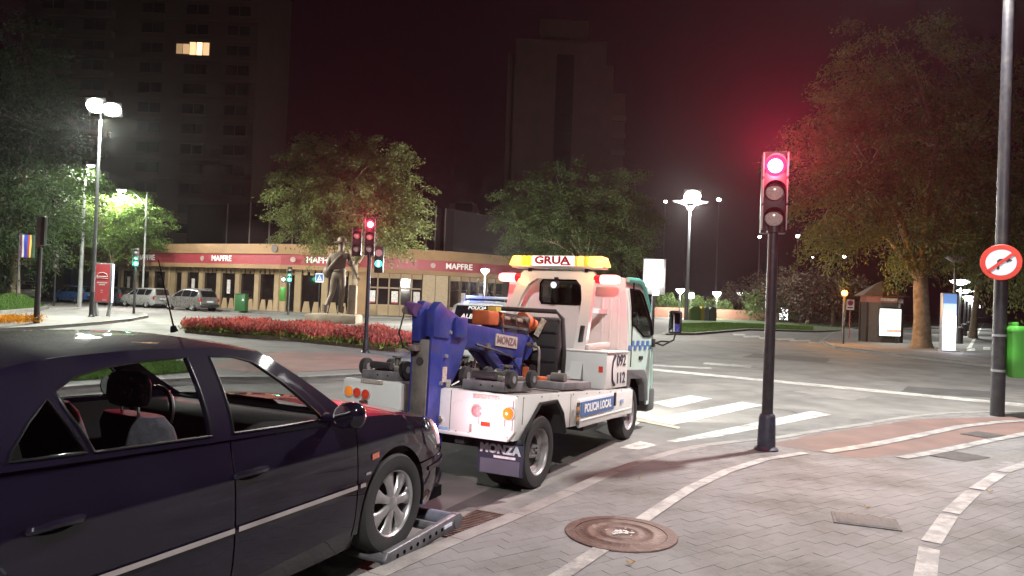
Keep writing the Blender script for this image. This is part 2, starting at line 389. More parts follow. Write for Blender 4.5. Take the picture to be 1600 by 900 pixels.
def ribbon(name, pts, w, mat, parent, lift=.0065, w1=None):
    pts = dense([(p[0], p[1]) for p in pts], .12, closed=False); ro = []
    for i, p in enumerate(pts):
        a = pts[max(0, i-1)]; b = pts[min(len(pts)-1, i+1)]; d = Vector((b[0]-a[0], b[1]-a[1])).normalized(); ww = lerp(w, w1 if w1 else w, i/(len(pts)-1))/2
        ro.append([(p[0]+d.y*ww*s, p[1]-d.x*ww*s, hp(p[0]+d.y*ww*s, p[1]-d.x*ww*s)+lift) for s in (-1, 0, 1)])
    return MB().grid(ro).build(name, mat, parent)
ribbon('cycle_lane_line', [onpave(*p) for p in [(835, 925), (885, 895), (940, 858), (985, 826), (1030, 795), (1080, 763), (1135, 737), (1195, 718), (1258, 708)]], .115, PAINT_OLD, pavement)
for a, b in (((1440, 940), (1452, 858)), ((1455, 848), (1483, 806)), ((1486, 802), (1522, 768)), ((1526, 765), (1562, 741)), ((1566, 738), (1640, 712))):
    ribbon('cycle_lane_dash', [onpave(*a), onpave(*b)], .13, PAINT_OLD, pavement)
ribbon('cycle_lane_line', [onpave(*p) for p in [(1290, 707), (1360, 696), (1430, 682), (1500, 667), (1560, 660), (1640, 655)]], .16, PAINT_OLD, pavement, .008)
ribbon('cycle_lane_line', [onpave(*p) for p in [(1408, 716), (1450, 709), (1500, 699), (1550, 688), (1640, 671)]], .15, PAINT_OLD, pavement, .008)
# repairs and stains in the carriageway
PATCH = MAT('asphalt_repair', (.085, .082, .080), .85, var=.25, scale=2.5, bump=.4, bscale=80, coords='World'); PATCH2 = MAT('pale_repair', (.205, .195, .183), .8, var=.2, scale=2, bump=.3, bscale=70, coords='World')
for q, m_ in (([(1240, 612), (1300, 606), (1372, 618), (1330, 626)], PATCH2), ([(1060, 600), (1150, 598), (1188, 607), (1090, 611)], PATCH2), ([(1420, 604), (1560, 612), (1560, 622), (1400, 614)], PATCH), ([(1180, 552), (1300, 560), (1290, 566), (1160, 558)], PATCH), ([(740, 800), (800, 770), (905, 728), (870, 724), (770, 760), (690, 800)], PATCH)):
    cx_ = sum(a for a, _ in q)/len(q); cy_ = sum(b for _, b in q)/len(q); rq = []
    for (a0, b0_), (a1, b1_) in zip(q, q[1:]+q[:1]):
        for k in range(6): t_ = k/6; w_ = rnd.uniform(.94, 1.05); rq.append((cx_+(lerp(a0, a1, t_)-cx_)*w_, cy_+(lerp(b0_, b1_, t_)-cy_)*w_))
    flat('asphalt_patch', [G(a, b, .002) for a, b in rq], .002, m_, road)
CRACK = MAT('tar_seam', (.03, .03, .031), .6, var=.2)
for pth in ([(1080, 640), (1160, 634), (1230, 641), (1290, 655)], [(1250, 585), (1330, 596), (1400, 590), (1500, 600)], [(1140, 545), (1220, 560), (1330, 572), (1420, 600)]):
    pp_ = [G(a, b, .003) for a, b in pth]; fine = []
    for a, b in zip(pp_, pp_[1:]):
        for k in range(10): c_ = a.lerp(b, k/10); fine.append((c_.x+rnd.gauss(0, .03), c_.y+rnd.gauss(0, .03)))
    MB().grid([[(x-.012*rnd.uniform(.4, 1.4), y-.01, .003), (x+.012*rnd.uniform(.4, 1.4), y+.01, .003)] for x, y in fine]).build('tar_seam', CRACK, road)
# road markings
stripes('zebra_stripe', [[(1041, 689), (1071, 692), (1300, 647.5), (1268, 642)], [(1008, 656), (1052, 664), (1193, 633), (1160, 627.5)], [(1018, 629), (1050, 637), (1113, 622.5), (1078, 617.5)], [(968, 699), (1010, 704), (1034, 697), (1000, 689)], [(930, 672), (968, 686), (1000, 660), (975, 650)]], .004, PAINT, road)
stripes('lane_line', [[(1000, 574), (1000, 577), (1300, 606), (1700, 645), (1700, 640), (1300, 602)]], .004, PAINT, road)
stripes('lane_line', [[(1020, 569.5), (1020, 572), (1112, 577), (1112, 574.5)], [(1100, 566), (1098, 569), (1172, 575), (1176, 571.5)]], .004, worn_paint('faded_paint', (.30, .29, .28), .40, .60, 4, (.12, .115, .11)), road)
stripes('lane_line', [[(996, 654), (994, 657), (1060, 670), (1063, 667)]], .0075, MAT('yellowed_paint', (.46, .40, .30), .7, var=.2), road)
stripes('zebra_stripe', [[(a, y), (a+w*.1, y+2.6), (a+w, y+2.6), (a+w*.9, y)] for a, y, w in ((1145, 521.5, 20), (1160, 524.5, 29), (1185, 527, 28), (1211, 528.6, 32), (1232, 531, 36), (1262, 534, 22))], .004, PAINT, road)
# iron covers in the near pavement
IRON = MAT('rusty_iron', (.095, .052, .042), .6, .3, var=.35, scale=14, bump=.6, bscale=45, dirt=(.16, .12, .10), dirtscale=6)
c = onpave(970, 834); t = thing('manhole_cover', 'round rusty iron manhole cover with white paint blotches in the grey paving', 'manhole cover', c+Vector((0, 0, .004)))
MB().lathe([(.33, .0), (.33, .006), (.40, .006), (.405, 0), (.40, -.01)], (0, 0, 0), n=48).build('rim', IRON, t, smooth=True)
MB().lathe([(0, .004), (.10, .004), (.105, .007), (.145, .007), (.15, .004), (.22, .004), (.225, .008), (.255, .008), (.26, .004), (.325, .004), (.327, -.01)], (0, 0, 0), n=48).build('lid', IRON, t, smooth=True)
pm = MB()
for k in range(46):
    a = rnd.gauss(0, .045); b = rnd.gauss(0, .035); s_ = rnd.uniform(.006, .02); al = rnd.uniform(0, 3)
    pm.add([(a+s_*math.cos(al+q*1.57)*rnd.uniform(.6, 1.3), b+s_*math.sin(al+q*1.57)*rnd.uniform(.6, 1.3), .0105+k*.00002) for q in range(4)], [(0, 1, 2, 3)])
pm.build('paint_blotch', MAT('white_splash', (.52, .5, .48), .7, var=.2, scale=30), t, weld=False)
def plate(px, py, w, d, rz, label, mat):
    c = onpave(px, py); t = thing('inspection_cover', label, 'cover plate', c+Vector((0, 0, .003)), rz)
    MB().box((0, 0, 0), (w, d, .012)).build('frame', mat, t); MB().box((0, 0, .003), (w-.05, d-.05, .012)).build('lid', mat, t, bevel=.002)
    for k in range(-3, 4): MB().box((k*w/8, 0, .0085), (.008, d-.08, .003)).build('rib', mat, t)
STEELP = MAT('dull_plate', (.075, .064, .062), .7, 0, var=.3, scale=12, bump=.5, bscale=70)
plate(1352, 815, .48, .33, math.radians(-20), 'small rectangular steel cover plate near the round manhole cover', STEELP)
plate(1500, 714, .62, .42, math.radians(35), 'dark square cover plate beside the second cycle lane line', STEELP)
plate(1537, 680, .55, .4, math.radians(35), 'dark cover plate let into the red cycle lane near the tall lamp post', STEELP)
# storm drain grate in the gutter
a = G(700, 841); b = G(767, 803.5); dv = (b-a).normalized(); t = thing('storm_drain', 'long rusty storm drain grate in the gutter by the car wheel', 'drain grate', (a+b)/2+Vector((0, 0, .010)), math.atan2(dv.y, dv.x))
Ld = (b-a).length; 
MB().box((0, .135, 0), (Ld, .02, .014)).box((0, -.135, 0), (Ld, .02, .014)).box((Ld/2, 0, 0), (.02, .27, .014)).box((-Ld/2, 0, 0), (.02, .27, .014)).build('frame', IRON, t)
MB().box((0, 0, -.008), (Ld, .27, .004)).build('pit', MAT('drain_dark', (.01, .009, .009), .9, var=0), t)
for k in range(17): MB().box((-Ld/2+Ld*(k+1)/18, 0, .0), (.018, .26, .012)).build('bar', IRON, t)
LEAF_Y = MAT('dry_leaf', (.42, .24, .04), .7, var=.2, scale=40)
for k, (px, py, lb) in enumerate([(1000, 749, 'small curled dry leaf lying beside the cycle lane line by the kerb'), (1355, 795, 'small yellow fallen leaf just beyond the rectangular steel cover'), (985, 883, 'yellow fallen leaf in front of the round manhole cover'), (1546, 770, 'yellow fallen leaf right of the broken cycle line')]):
    c = onpave(px, py); me = MB().grid([[(u*.03, v*.018*(1-abs(u)), .012+.012*u*u+.006*v*v) for v in (-1, 0, 1)] for u in (-1, -.5, 0, .5, 1)]).build('fallen_leaf', LEAF_Y); me.location = c; me.rotation_euler = (0, 0, rnd.uniform(0, 3)); tag(me, lb, 'leaf', 'dry leaves on the pavement')

# ---------------- islands beyond the carriageway
def island(name, px, h, mat, kerb=.18):
    pts = [G(a, b, h) for a, b in px]; poly = [(p.x, p.y) for p in pts]
    o = flat(name, poly, h, mat, thick=h+.05)
    ring = []; n = len(poly)
    area = sum(poly[i-1][0]*poly[i][1]-poly[i][0]*poly[i-1][1] for i in range(n)); s = 1 if area > 0 else -1
    k = MB()
    for i in range(n):
        a = Vector(poly[i-1]); b = Vector(poly[i]); d = (b-a); 
        if d.length < .05 or max(abs(a.x), abs(b.x)) > 60: continue
        d.normalize(); nn = Vector((-d.y, d.x))*s
        m_ = (a+b)/2-nn*(-kerb/2-.0); k.prism([(a.x-nn.x*.0, a.y-nn.y*.0), (b.x, b.y), (b.x+nn.x*kerb, b.y+nn.y*kerb), (a.x+nn.x*kerb, a.y+nn.y*kerb)], 'z', h-.05, h+.006)
    k.build('kerb', KERB, o, weld=False); return o
left_isl = island('traffic_island_pavement', [(-260, 541), (-100, 524), (0, 513), (60, 510), (150, 503.5), (205, 498), (232, 493), (226, 488.5), (180, 486), (70, 483), (-60, 479), (-260, 476)], .12, PAVE)
# grass mound on that island
def mound(px, h):
    pts = [G(a, b, .12) for a, b in px]; c = sum(pts, Vector())/len(pts); ro = []
    for k in range(6):
        t = k/5; ro.append([tuple(Vector((lerp(p.x, c.x, t), lerp(p.y, c.y, t), .10+h*math.sin(t*math.pi/2)))) for p in pts+[pts[0]]])
    return ro, pts, c
mr_, mpts, mc = mound([(-60, 494), (0, 491.5), (40, 488), (66, 485), (74, 482.5), (60, 481), (0, 479), (-60, 477)], .85)
lawn = MB().grid(mr_).build('lawn_mound', GRASS, smooth=True); tag(lawn, kind='structure')
kb = MB(); 
for a, b in zip(mpts, mpts[1:]): kb.bar((a.x, a.y, .2), (b.x, b.y, .2), .14, .22)
kb.build('kerb', KERB, lawn, weld=False)
BLADE = MAT('grass_blade', (.075, .15, .025), .8, var=.2, island=.35, trans=.25)
def blades(name, fn, n, h, label, w=.012):
    P = []; 
    for k in range(n):
        x, y, z = fn(); a = rnd.uniform(0, 6.28); hh = h*rnd.uniform(.5, 1.2); lx, ly = rnd.gauss(0, .3)*hh, rnd.gauss(0, .3)*hh
        P += [(x-math.cos(a)*w, y-math.sin(a)*w, z), (x+math.cos(a)*w, y+math.sin(a)*w, z), (x+lx, y+ly, z+hh)]
    o = link(name, raw_mesh(name, BLADE, P, np.arange(len(P)).reshape(-1, 3))); return tag(o, label, 'grass', kind='stuff')
def on_mound():
    i = rnd.randrange(len(mpts)-1); s_ = rnd.random(); t = 1-math.sqrt(rnd.random()); e = mpts[i].lerp(mpts[i+1], s_); return lerp(e.x, mc.x, t), lerp(e.y, mc.y, t), .09+.85*math.sin(t*math.pi/2)
blades('grass', on_mound, 26000, .13, 'bright green grass on the mound at the far left')
# central plaza
plaza = island('plaza_pavement', [(40, 610), (200, 596), (330, 589), (480, 589), (590, 583), (640, 573), (700, 560), (740, 545), (690, 535), (640, 525), (560, 508), (470, 500), (380, 500), (290, 505), (262, 520), (180, 545), (80, 570)], .10, PAVE)
def on_plane(px, z): return [(p.x, p.y) for p in [G(a, b, z) for a, b in px]]
RED_PAVE = MAT('red_paving', (.25, .135, .115), .8, var=.2, scale=1.2, bump=.3, bscale=50, dirt=(.16, .12, .11), dirtscale=.7)
flat('red_paving', on_plane([(310, 571), (380, 559), (440, 549), (520, 551), (600, 558), (612, 566), (560, 576), (470, 581), (380, 581)], .106), .106, RED_PAVE, plaza)
lw = on_plane([(75, 597), (200, 589), (326, 579), (330, 572), (240, 561), (120, 566), (70, 583)], .107)
gl = flat('lawn', lw, .107, GRASS)
def on_lawn():
    while True:
        x = rnd.uniform(min(p[0] for p in lw), max(p[0] for p in lw)); y = rnd.uniform(min(p[1] for p in lw), max(p[1] for p in lw))
        if inside((x, y), lw): return x, y, .105
blades('grass', on_lawn, 22000, .07, 'mown lawn on the plaza seen through the car windows', .010)
# right-hand island with the kiosk and the cycle path
right_isl = island('kiosk_pavement', [(1282, 531), (1290, 536), (1305, 541), (1400, 552), (1480, 561), (1560, 569.5), (1760, 590), (1760, 512), (1450, 507), (1340, 511), (1300, 520)], .12, PAVE)
far_path = on_plane([(1503, 556), (1536, 502), (1548, 502), (1600, 560), (1560, 562)], .126)
CYC = MAT('cycle_path_asphalt', (.085, .083, .085), .8, var=.2, scale=1, bump=.2)
flat('cycle_path', far_path, .126, CYC, right_isl)
for q in ([(1510, 545), (1517, 545), (1538, 504), (1537, 504)], [(1536, 547), (1548, 547), (1547, 542), (1536, 542)], [(1510, 548), (1524, 548), (1523, 544), (1511, 544)]):
    flat('cycle_line', on_plane(q, .131), .131, PAINT, right_isl)
# park strip in the background with grass
park = island('park_verge', [(1040, 520), (1085, 520.5), (1170, 514), (1275, 517), (1400, 512), (1500, 505), (1300, 500), (1130, 497), (1050, 500)], .12, GRASS, .25)
pk = on_plane([(1060, 519), (1085, 519), (1170, 513), (1270, 516), (1270, 510), (1130, 504), (1065, 506)], .12)
def on_park():
    while True:
        x = rnd.uniform(min(p[0] for p in pk), max(p[0] for p in pk)); y = rnd.uniform(min(p[1] for p in pk), max(p[1] for p in pk))
        if inside((x, y), pk): return x, y, .12
blades('grass', on_park, 16000, .12, 'strip of grass on the verge behind the truck mirror', .025)
# ------------------------------------------------------------------ buildings
TAN = MAT('tan_concrete', (.29, .175, .088), .8, var=.12, scale=.8, bump=.2, bscale=20, dirt=(.22, .14, .08), dirtscale=.5)
TANCOL = MAT('pale_column', (.31, .225, .132), .8, var=.12, scale=2, bump=.2, bscale=30)
REDBAND = MAT('red_fascia', (.30, .042, .055), .5, var=.08, scale=3)
DKGLASS = MAT('dark_window_glass', (.012, .009, .009), .08, var=0, spec=.6)
BRONZE = MAT('bronze_mullion', (.17, .12, .075), .5, .2, var=.15)
LETTER = MAT('white_letter', (.75, .74, .72), .5, var=.04, emit=.12)
def hz(px): return 466-.0379*(800-px)
def FP(px, Y): p = A(px, hz(px), Y); return Vector((p.x, p.y))
def along(poly):
    L = [0]
    for a, b in zip(poly, poly[1:]): L.append(L[-1]+(b-a).length)
    def f(s):
        s = max(0, min(L[-1]-1e-6, s))
        for i in range(len(poly)-1):
            if s <= L[i+1]: break
        t = (s-L[i])/(L[i+1]-L[i]); d = (poly[i+1]-poly[i]).normalized(); return poly[i].lerp(poly[i+1], t), d, Vector((d.y, -d.x))
    def near(px):
        best = min((abs(800+FPX*(f(L[-1]*k/2000)[0].x/f(L[-1]*k/2000)[0].y)-px-0), k) for k in range(2001)); return L[-1]*best[1]/2000
    return f, L[-1], near
poly = [FP(160, 66), FP(200, 64.3), FP(340, 59.2), FP(462, 55.6), FP(560, 55.3), FP(635, 56.2), FP(716, 57.8), FP(797, 62), FP(900, 70)]
f, LEN, near_s = along(poly)
bld = thing('insurance_office', 'low tan office building with a red fascia band and dark glazing', 'building')
def seg(s0, s1, z0, z1, off0, off1, name, mat, parent, step=2.5, **k):
    """a run of facade between two distances, from off0 behind to off1 in front of the facade line"""
    mb = MB(); n = max(1, int((s1-s0)/step+.5)); rows_ = []
    for i in range(n+1):
        p, d, q = f(lerp(s0, s1, i/n)); rows_.append([(p.x+q.x*o, p.y+q.y*o, z) for o, z in ((off0, z0), (off1, z0), (off1, z1), (off0, z1), (off0, z0))])
    mb.grid(rows_); mb.f.append(tuple(range(4))); m = len(mb.v); mb.f.append(tuple(range(m-5, m-1))[::-1]); return mb.build(name, mat, parent, **k)
# fascia in four bands butted on top of each other
seg(0, LEN, 4.44, 5.20, -.6, .90, 'fascia', TAN, bld)
seg(0, LEN, 3.64, 4.44, -.6, .80, 'red_band', REDBAND, bld)
seg(0, LEN, 3.32, 3.64, -.6, .90, 'soffit_band', TAN, bld)
seg(0, LEN, .0, 3.32, -.75, -.55, 'back_wall', MAT('inner_wall', (.05, .035, .03), .8), bld)
for px in (240, 357, 505, 711):
    s = near_s(px); p, d, q = f(s); o = p+q*.81
    TEXT('lettering', 'MAPFRE', .62, LETTER, bld, frame((o.x, o.y, 4.04), (d.x, d.y, 0), (0, 0, 1)), .02, bold=.012, sx=1.0)
    e = p-d*2.1+q*.82; MB().lathe([(0, 0), (.20, 0), (.20, .03), (.14, .03), (.14, .015), (0, .015)], (e.x, e.y, 4.04), (q.x, q.y, 0), 16).build('emblem', MAT('emblem_grey', (.42, .30, .28), .5), bld)
sA = near_s(572); sB = near_s(660)
bay = 2.05; s = .3; kbay = 0
def glass_at(s0, s1, z0, z1, off=-.12): return seg(s0, s1, z0, z1, off-.03, off, 'window_pane', DKGLASS, bld, 9)
def strip(s0, s1, z0, z1, o0, o1, name, mat): return seg(s0, s1, z0, z1, o0, o1, name, mat, bld, 9)
WPOST = MAT('poster_print', (.55, .52, .5), .6, var=.35, scale=9, emit=.05); WPOST2 = MAT('poster_red', (.40, .05, .05), .6, var=.1)
while s+bay < LEN:
    if sA-.5 < s < sB+9:
        s += .2
        if s > sB+8.5: pass
        continue
    strip(s, s+.46, 0, 3.32, -.2, .10, 'column', TANCOL)
    if kbay % 6 == 4:
        strip(s+.46, s+1.1, 0, 3.32, -.2, .02, 'wall_panel', TANCOL); glass_at(s+1.2, s+bay, .1, 2.9); strip(s+1.2, s+bay, 2.9, 3.32, -.45, -.1, 'transom', TANCOL)
    else:
        glass_at(s+.46, s+bay, .1, 3.32)
        for q in range(2):
            a = s+.56+q*.76; p0, d, nq = f(a); p1, _, _ = f(a+.7)
            mb = MB(); z = [(0, 0), (1, 0), (.74, .95), (.26, .95)]
            V = []
            for o in (-.11, .06):
                for u, h in z: pp = p0.lerp(p1, u); V.append((pp.x+nq.x*o*(1 if h == 0 else .4), pp.y+nq.y*o*(1 if h == 0 else .4), h))
            mb.add(V, [(0, 1, 2, 3), (7, 6, 5, 4), (0, 4, 5, 1), (1, 5, 6, 2), (2, 6, 7, 3), (3, 7, 4, 0)]).build('buttress', TANCOL, bld)
        for q in range(3):
            a = s+.56+q*.51; p0, d, nq = f(a); p1, _, _ = f(a+.4); V = []
            for o in (-.11, .08):
                for u, h in ((0, 3.32), (1, 3.32), (.8, 2.92), (.2, 2.92)): pp = p0.lerp(p1, u); V.append((pp.x+nq.x*o, pp.y+nq.y*o, h))
            MB().add(V, [(0, 1, 2, 3), (7, 6, 5, 4), (0, 4, 5, 1), (1, 5, 6, 2), (2, 6, 7, 3), (3, 7, 4, 0)]).build('bracket', TANCOL, bld)
        if kbay in (1, 5, 7): strip(s+1.0, s+1.35, 1.3, 2.4, -.11, -.09, 'poster', WPOST)
    s += bay; kbay += 1
# the glazed shop window with posters right of the traffic signal, then pale panels and more glazing
strip(sA-.7, sA, 0, 3.32, -.5, .1, 'column', TAN)
n_ = 5; w_ = (sB-sA)/n_
for i in range(n_):
    a = sA+i*w_; strip(a-.05, a+.06, 0, 3.32, -.35, .05, 'mullion', BRONZE); glass_at(a+.06, a+w_-.05, .95, 2.15, -.15); glass_at(a+.06, a+w_-.05, 2.27, 2.95, -.15)
    strip(a+.06, a+w_-.05, 2.15, 2.27, -.3, .0, 'transom', BRONZE); strip(a+.06, a+w_-.05, 2.95, 3.32, -.4, .02, 'bracket', TANCOL); strip(a+.06, a+w_-.05, 0, .95, -.4, .02, 'window_base', TANCOL)
    if i in (0, 2, 4): strip(a+.22, a+.72, 1.15, 1.98, -.14, -.12, 'poster', WPOST); strip(a+.22, a+.72, 1.05, 1.15, -.14, -.12, 'poster', WPOST2)
for i in range(2): strip(sB+i*1.05, sB+i*1.05+1.0, 0, 3.32, -.4, .06, 'wall_panel', MAT('ribbed_panel', (.42, .33, .22), .8, var=.1))
for i in range(6):
    a = sB+2.15+i*.95; strip(a, a+.1, 0, 3.32, -.35, .05, 'mullion', BRONZE); glass_at(a+.1, a+.95, .9, 2.2, -.15); glass_at(a+.1, a+.95, 2.3, 2.95, -.15); strip(a+.1, a+.95, 2.95, 3.32, -.4, .02, 'bracket', TANCOL); strip(a+.1, a+.95, 0, .9, -.4, .02, 'window_base', TANCOL)
    if i in (1, 3): strip(a+.25, a+.7, 1.25, 2.05, -.14, -.12, 'poster', WPOST)
# set-back dark glazed storey with pale mullions above the fascia
UP = MAT('dark_upper_glazing', (.014, .008, .009), .8, var=.2, spec=.1)
seg(2, LEN, 5.2, 9.6, -7.5, -7.0, 'upper_storey', UP, bld)
seg(0, LEN, 5.05, 5.2, -7.0, -.6, 'roof', UP, bld)
for px in (248, 285, 317, 357, 395, 436, 640, 668, 716, 748, 777): 
    s = near_s(px); p, d, q = f(s); p = p-q*6.93; MB().box((p.x, p.y, 7.4), (.10, .10, 4.4)).build('mullion', MAT('grey_mullion', (.16, .13, .12), .6), bld)
p, d, q = f(near_s(441)); p = p+q*.93; MB().lathe([(0, 0), (.3, 0), (.3, .06), (0, .06)], (p.x, p.y, 4.85), (q.x, q.y, 0), 16).build('vent_disc', MAT('vent_dark', (.10, .08, .07), .6), bld)
# pavement before the offices
mb = MB(); rows_ = []
for i in range(30):
    p, d, q = f(LEN*i/29); rows_.append([(p.x-q.x*.5, p.y-q.y*.5, .12), (p.x+q.x*3.4, p.y+q.y*3.4, .12), (p.x+q.x*3.41, p.y+q.y*3.41, -.02)])
tag(mb.grid(rows_).build('office_pavement', PAVE), kind='structure')
# --- row of shops at far left
fb = f; poly2 = [FP(-120, 82), FP(-40, 77), FP(62, 71.5), FP(110, 69.0), FP(158, 66.3)]; f, LEN2, near2 = along(poly2)
shop = thing('shop_row', 'low row of shops with grey roller shutters and a mural at far left', 'building')
SHUT = MAT('roller_shutter', (.13, .13, .135), .5, .4, var=.12); WHITEW = MAT('white_shop_wall', (.50, .49, .47), .8, var=.15, scale=1); BLUEP = MAT('blue_panel', (.05, .09, .24), .5, var=.2, scale=2)
s62 = near2(60)
seg(s62, LEN2, 3.35, 5.15, -.5, 1.0, 'fascia', TAN, shop); seg(0, s62, 3.2, 4.15, -.5, 1.6, 'canopy', TAN, shop)
seg(0, LEN2, 0, 3.2, -.9, -.6, 'back_wall', MAT('inner_wall', (.05, .035, .03), .8), shop)
seg(0, LEN2, 5.15, 9, -6, -5.5, 'upper_storey', UP, shop)
for a, b, z0, z1, nm, m_ in ((-40, 44, 0, 3.2, 'white_wall', WHITEW), (45, 52, 0, 3.2, 'blue_panel', BLUEP), (53, 62, .9, 2.7, 'mural_figure', WHITEW), (54, 61, 2.7, 3.2, 'blue_panel', BLUEP), (70, 96, 0, 2.55, 'roller_shutter', SHUT), (66, 98, 2.55, 3.35, 'shop_sign', MAT('shop_sign_grey', (.32, .32, .34), .6, var=.2)), (98, 110, 0, 1.5, 'yellow_panel', MAT('ochre_panel', (.42, .27, .09), .7)), (98, 110, 1.5, 3.35, 'blue_panel', BLUEP), (112, 150, 0, 3.0, 'roller_shutter', SHUT)):
    mo = near2(a), near2(b); seg(mo[0], mo[1], z0, z1, -.45, -.1 if nm != 'roller_shutter' else -.3, nm, m_, shop, 9)
    if nm == 'roller_shutter':
        for k in range(11): seg(mo[0], mo[1], z0+k*(z1-z0)/11+.02, z0+(k+1)*(z1-z0)/11-.02, -.295, -.265, 'shutter_slat', SHUT, shop, 9)
for px in (2, 24): mo = near2(px); seg(mo, mo+.8, 1.5, 1.9, -.09, -.05, 'blue_notice', BLUEP, shop, 9)
s = near2(150); p, d, q = f(s)
seg(near2(148), LEN2, .3, 3.0, -.3, -.26, 'lit_window', MAT('green_lit_window', (.03, .12, .09), .3, emit=.10, ecol=(.05, .5, .35)), shop, 9)
seg(LEN2-.5, LEN2, 0, 3.35, -.25, .1, 'column', TANCOL, shop, 9)
tag(MB().grid([[(f(LEN2*i/9)[0].x+f(LEN2*i/9)[2].x*o, f(LEN2*i/9)[0].y+f(LEN2*i/9)[2].y*o, .10) for o in (-.5, 4.5)] for i in range(10)]).build('shop_pavement', PAVE), kind='structure')
f = fb
# --- towers
BRICK = MAT('tower_brick', (.075, .042, .036), .85, var=.15, scale=.4, bump=.1)
DIM = MAT('tower_window', (.018, .013, .013), .4, var=0, spec=.2); SLAB = MAT('balcony_slab', (.085, .052, .045), .8, var=.15, scale=.5)
def block(t, x0, x1, y, depth, z1, z0=0, name='wall', mat=BRICK): return MB().box(((x0+x1)/2, y+depth/2, (z0+z1)/2), (x1-x0, depth, z1-z0)).build(name, mat, t)
Y = 112.0
t = thing('apartment_tower', 'tall dark apartment tower with one lit window at upper left', 'building')
xl = A(20, 440, Y).x; xr = A(386, 440, Y).x; block(t, xl, xr, Y, 16, 52)
lz = A(302, 77, Y)
W_ = xr-xl
win_me = MB().box((0, 0, 0), (3.4, .10, 1.5)).mesh('window', DIM); fr_me = MB().box((0, 0, .8), (3.7, .2, .12)).box((0, 0, -.8), (3.7, .2, .12)).box((0, 0, 0), (.1, .2, 1.48)).mesh('frame', SLAB); bal_me = MB().box((0, -.6, 0), (6.4, 1.2, .9)).mesh('balcony', SLAB)
pitch_ = 3.05
for k in range(-11, 4):
    z = lz.z+k*pitch_
    if z < 10 or z > 51: continue
    for i, u in enumerate((.12, .30, .55, .74, .92)):
        x = xl+W_*u
        if k == 0 and i == 3: continue
        o = link('window', win_me, t, (x, Y-.04, z)); link('frame', fr_me, o, (0, -.06, 0))
        if i in (0, 1): link('balcony', bal_me, t, (x, Y, z-1.45))
    MB().box(((xl+xr)/2, Y-.04, z+1.5), (W_, .12, .22)).build('floor_band', SLAB, t)
x = A(302, 77, Y).x
for i, e in enumerate((.28, .5, 1.1, 2.2, .8)):
    MB().box((x-2.1+i*1.02, Y-.05, lz.z+(.1 if i > 1 else 0)), (.9 if i != 3 else .8, .1, 1.9 if i > 1 else 1.5)).build('lit_pane', EMIT('lit_pane_%d' % i, (1, .62, .32), e), t)
MB().box((x, Y-.06, lz.z+1.15), (5.4, .2, .14)).box((x, Y-.06, lz.z-1.0), (5.4, .2, .14)).build('window_frame', SLAB, t)
Y = 150.0
BRICK = MAT('pale_tower_brick', (.17, .082, .060), .85, var=.15, scale=.4, bump=.1)
t = thing('brick_tower', 'dim brown brick tower with a rooftop block behind the tow truck', 'building')
def X_(px, y=300): return A(px, y, Y).x
def Z_(px, py): return A(px, py, Y).z
block(t, X_(797), X_(940), Y, 18, Z_(870, 62)); block(t, X_(835), X_(912), Y+2, 12, Z_(875, 25), Z_(870, 62), 'rooftop_block'); block(t, X_(941), X_(955), Y+3, 12, Z_(950, 95), 0, 'wing'); block(t, X_(955), X_(978), Y+5, 12, Z_(965, 135), 0, 'wing'); block(t, X_(786), X_(797), Y+2, 12, Z_(792, 78), 0, 'wing')
MB().box((X_(876), Y-.05, Z_(870, 62)/2-1), (3.6, .12, Z_(870, 62)-4)).build('recess', DIM, t)
for k in range(13):
    z = 8+k*3.6
    if z < Z_(870, 62)-3: MB().box((X_(868), Y-.14, z), (1.2, .1, 1.5)).build('window', DIM, t); MB().box((X_(884), Y-.14, z), (1.2, .1, 1.5)).build('window', DIM, t)
    if z < Z_(965, 135)-3: MB().box((X_(962), Y+4.5, z), (4.4, 1.2, 1.1)).build('balcony', SLAB, t)
t = thing('low_block', 'small dark apartment block with balconies left of the brick tower', 'building')
Y = 128.0; block(t, X_(704), X_(746), Y, 10, Z_(725, 318), 0)
for k in range(4):
    MB().box((X_(726), Y-.5, 6+k*3.2), (4.4, 1, .9)).build('balcony', SLAB, t); MB().box((X_(726), Y-.06, 7.7+k*3.2), (3.0, .1, 1.6)).build('window', DIM, t)
# --- park wall, hedge and pavilions at the right horizon
BRK = MAT('park_brick', (.22, .11, .075), .85, var=.2, scale=1.5)
Y = 98.0
def park_run(px0, px1, z0, z1, Y, name, mat, label, cat):
    a = A(px0, 480, Y); b = A(px1, 480, Y); o = MB().box(((a.x+b.x)/2, Y, (z0+z1)/2), (b.x-a.x, .5, z1-z0)).build(name, mat); tag(o, label, cat); return o
park_run(1020, 1232, 0, 1.35, 98, 'park_wall', BRK, 'long low brick wall at the park edge behind the recycling bins', 'wall')
PALE = MAT('pale_wall', (.42, .42, .40), .8, var=.15, scale=.6)
for a, b, h, lb in ((1236, 1262, 3.0, 'pale low hut wall beyond the park trees, left of the gap'), (1266, 1300, 2.4, 'pale low wall beyond the far trees, left of the amber lamp')):
    o = park_run(a, b, 0, h, 110, 'garden_pavilion', PALE, lb, 'building')
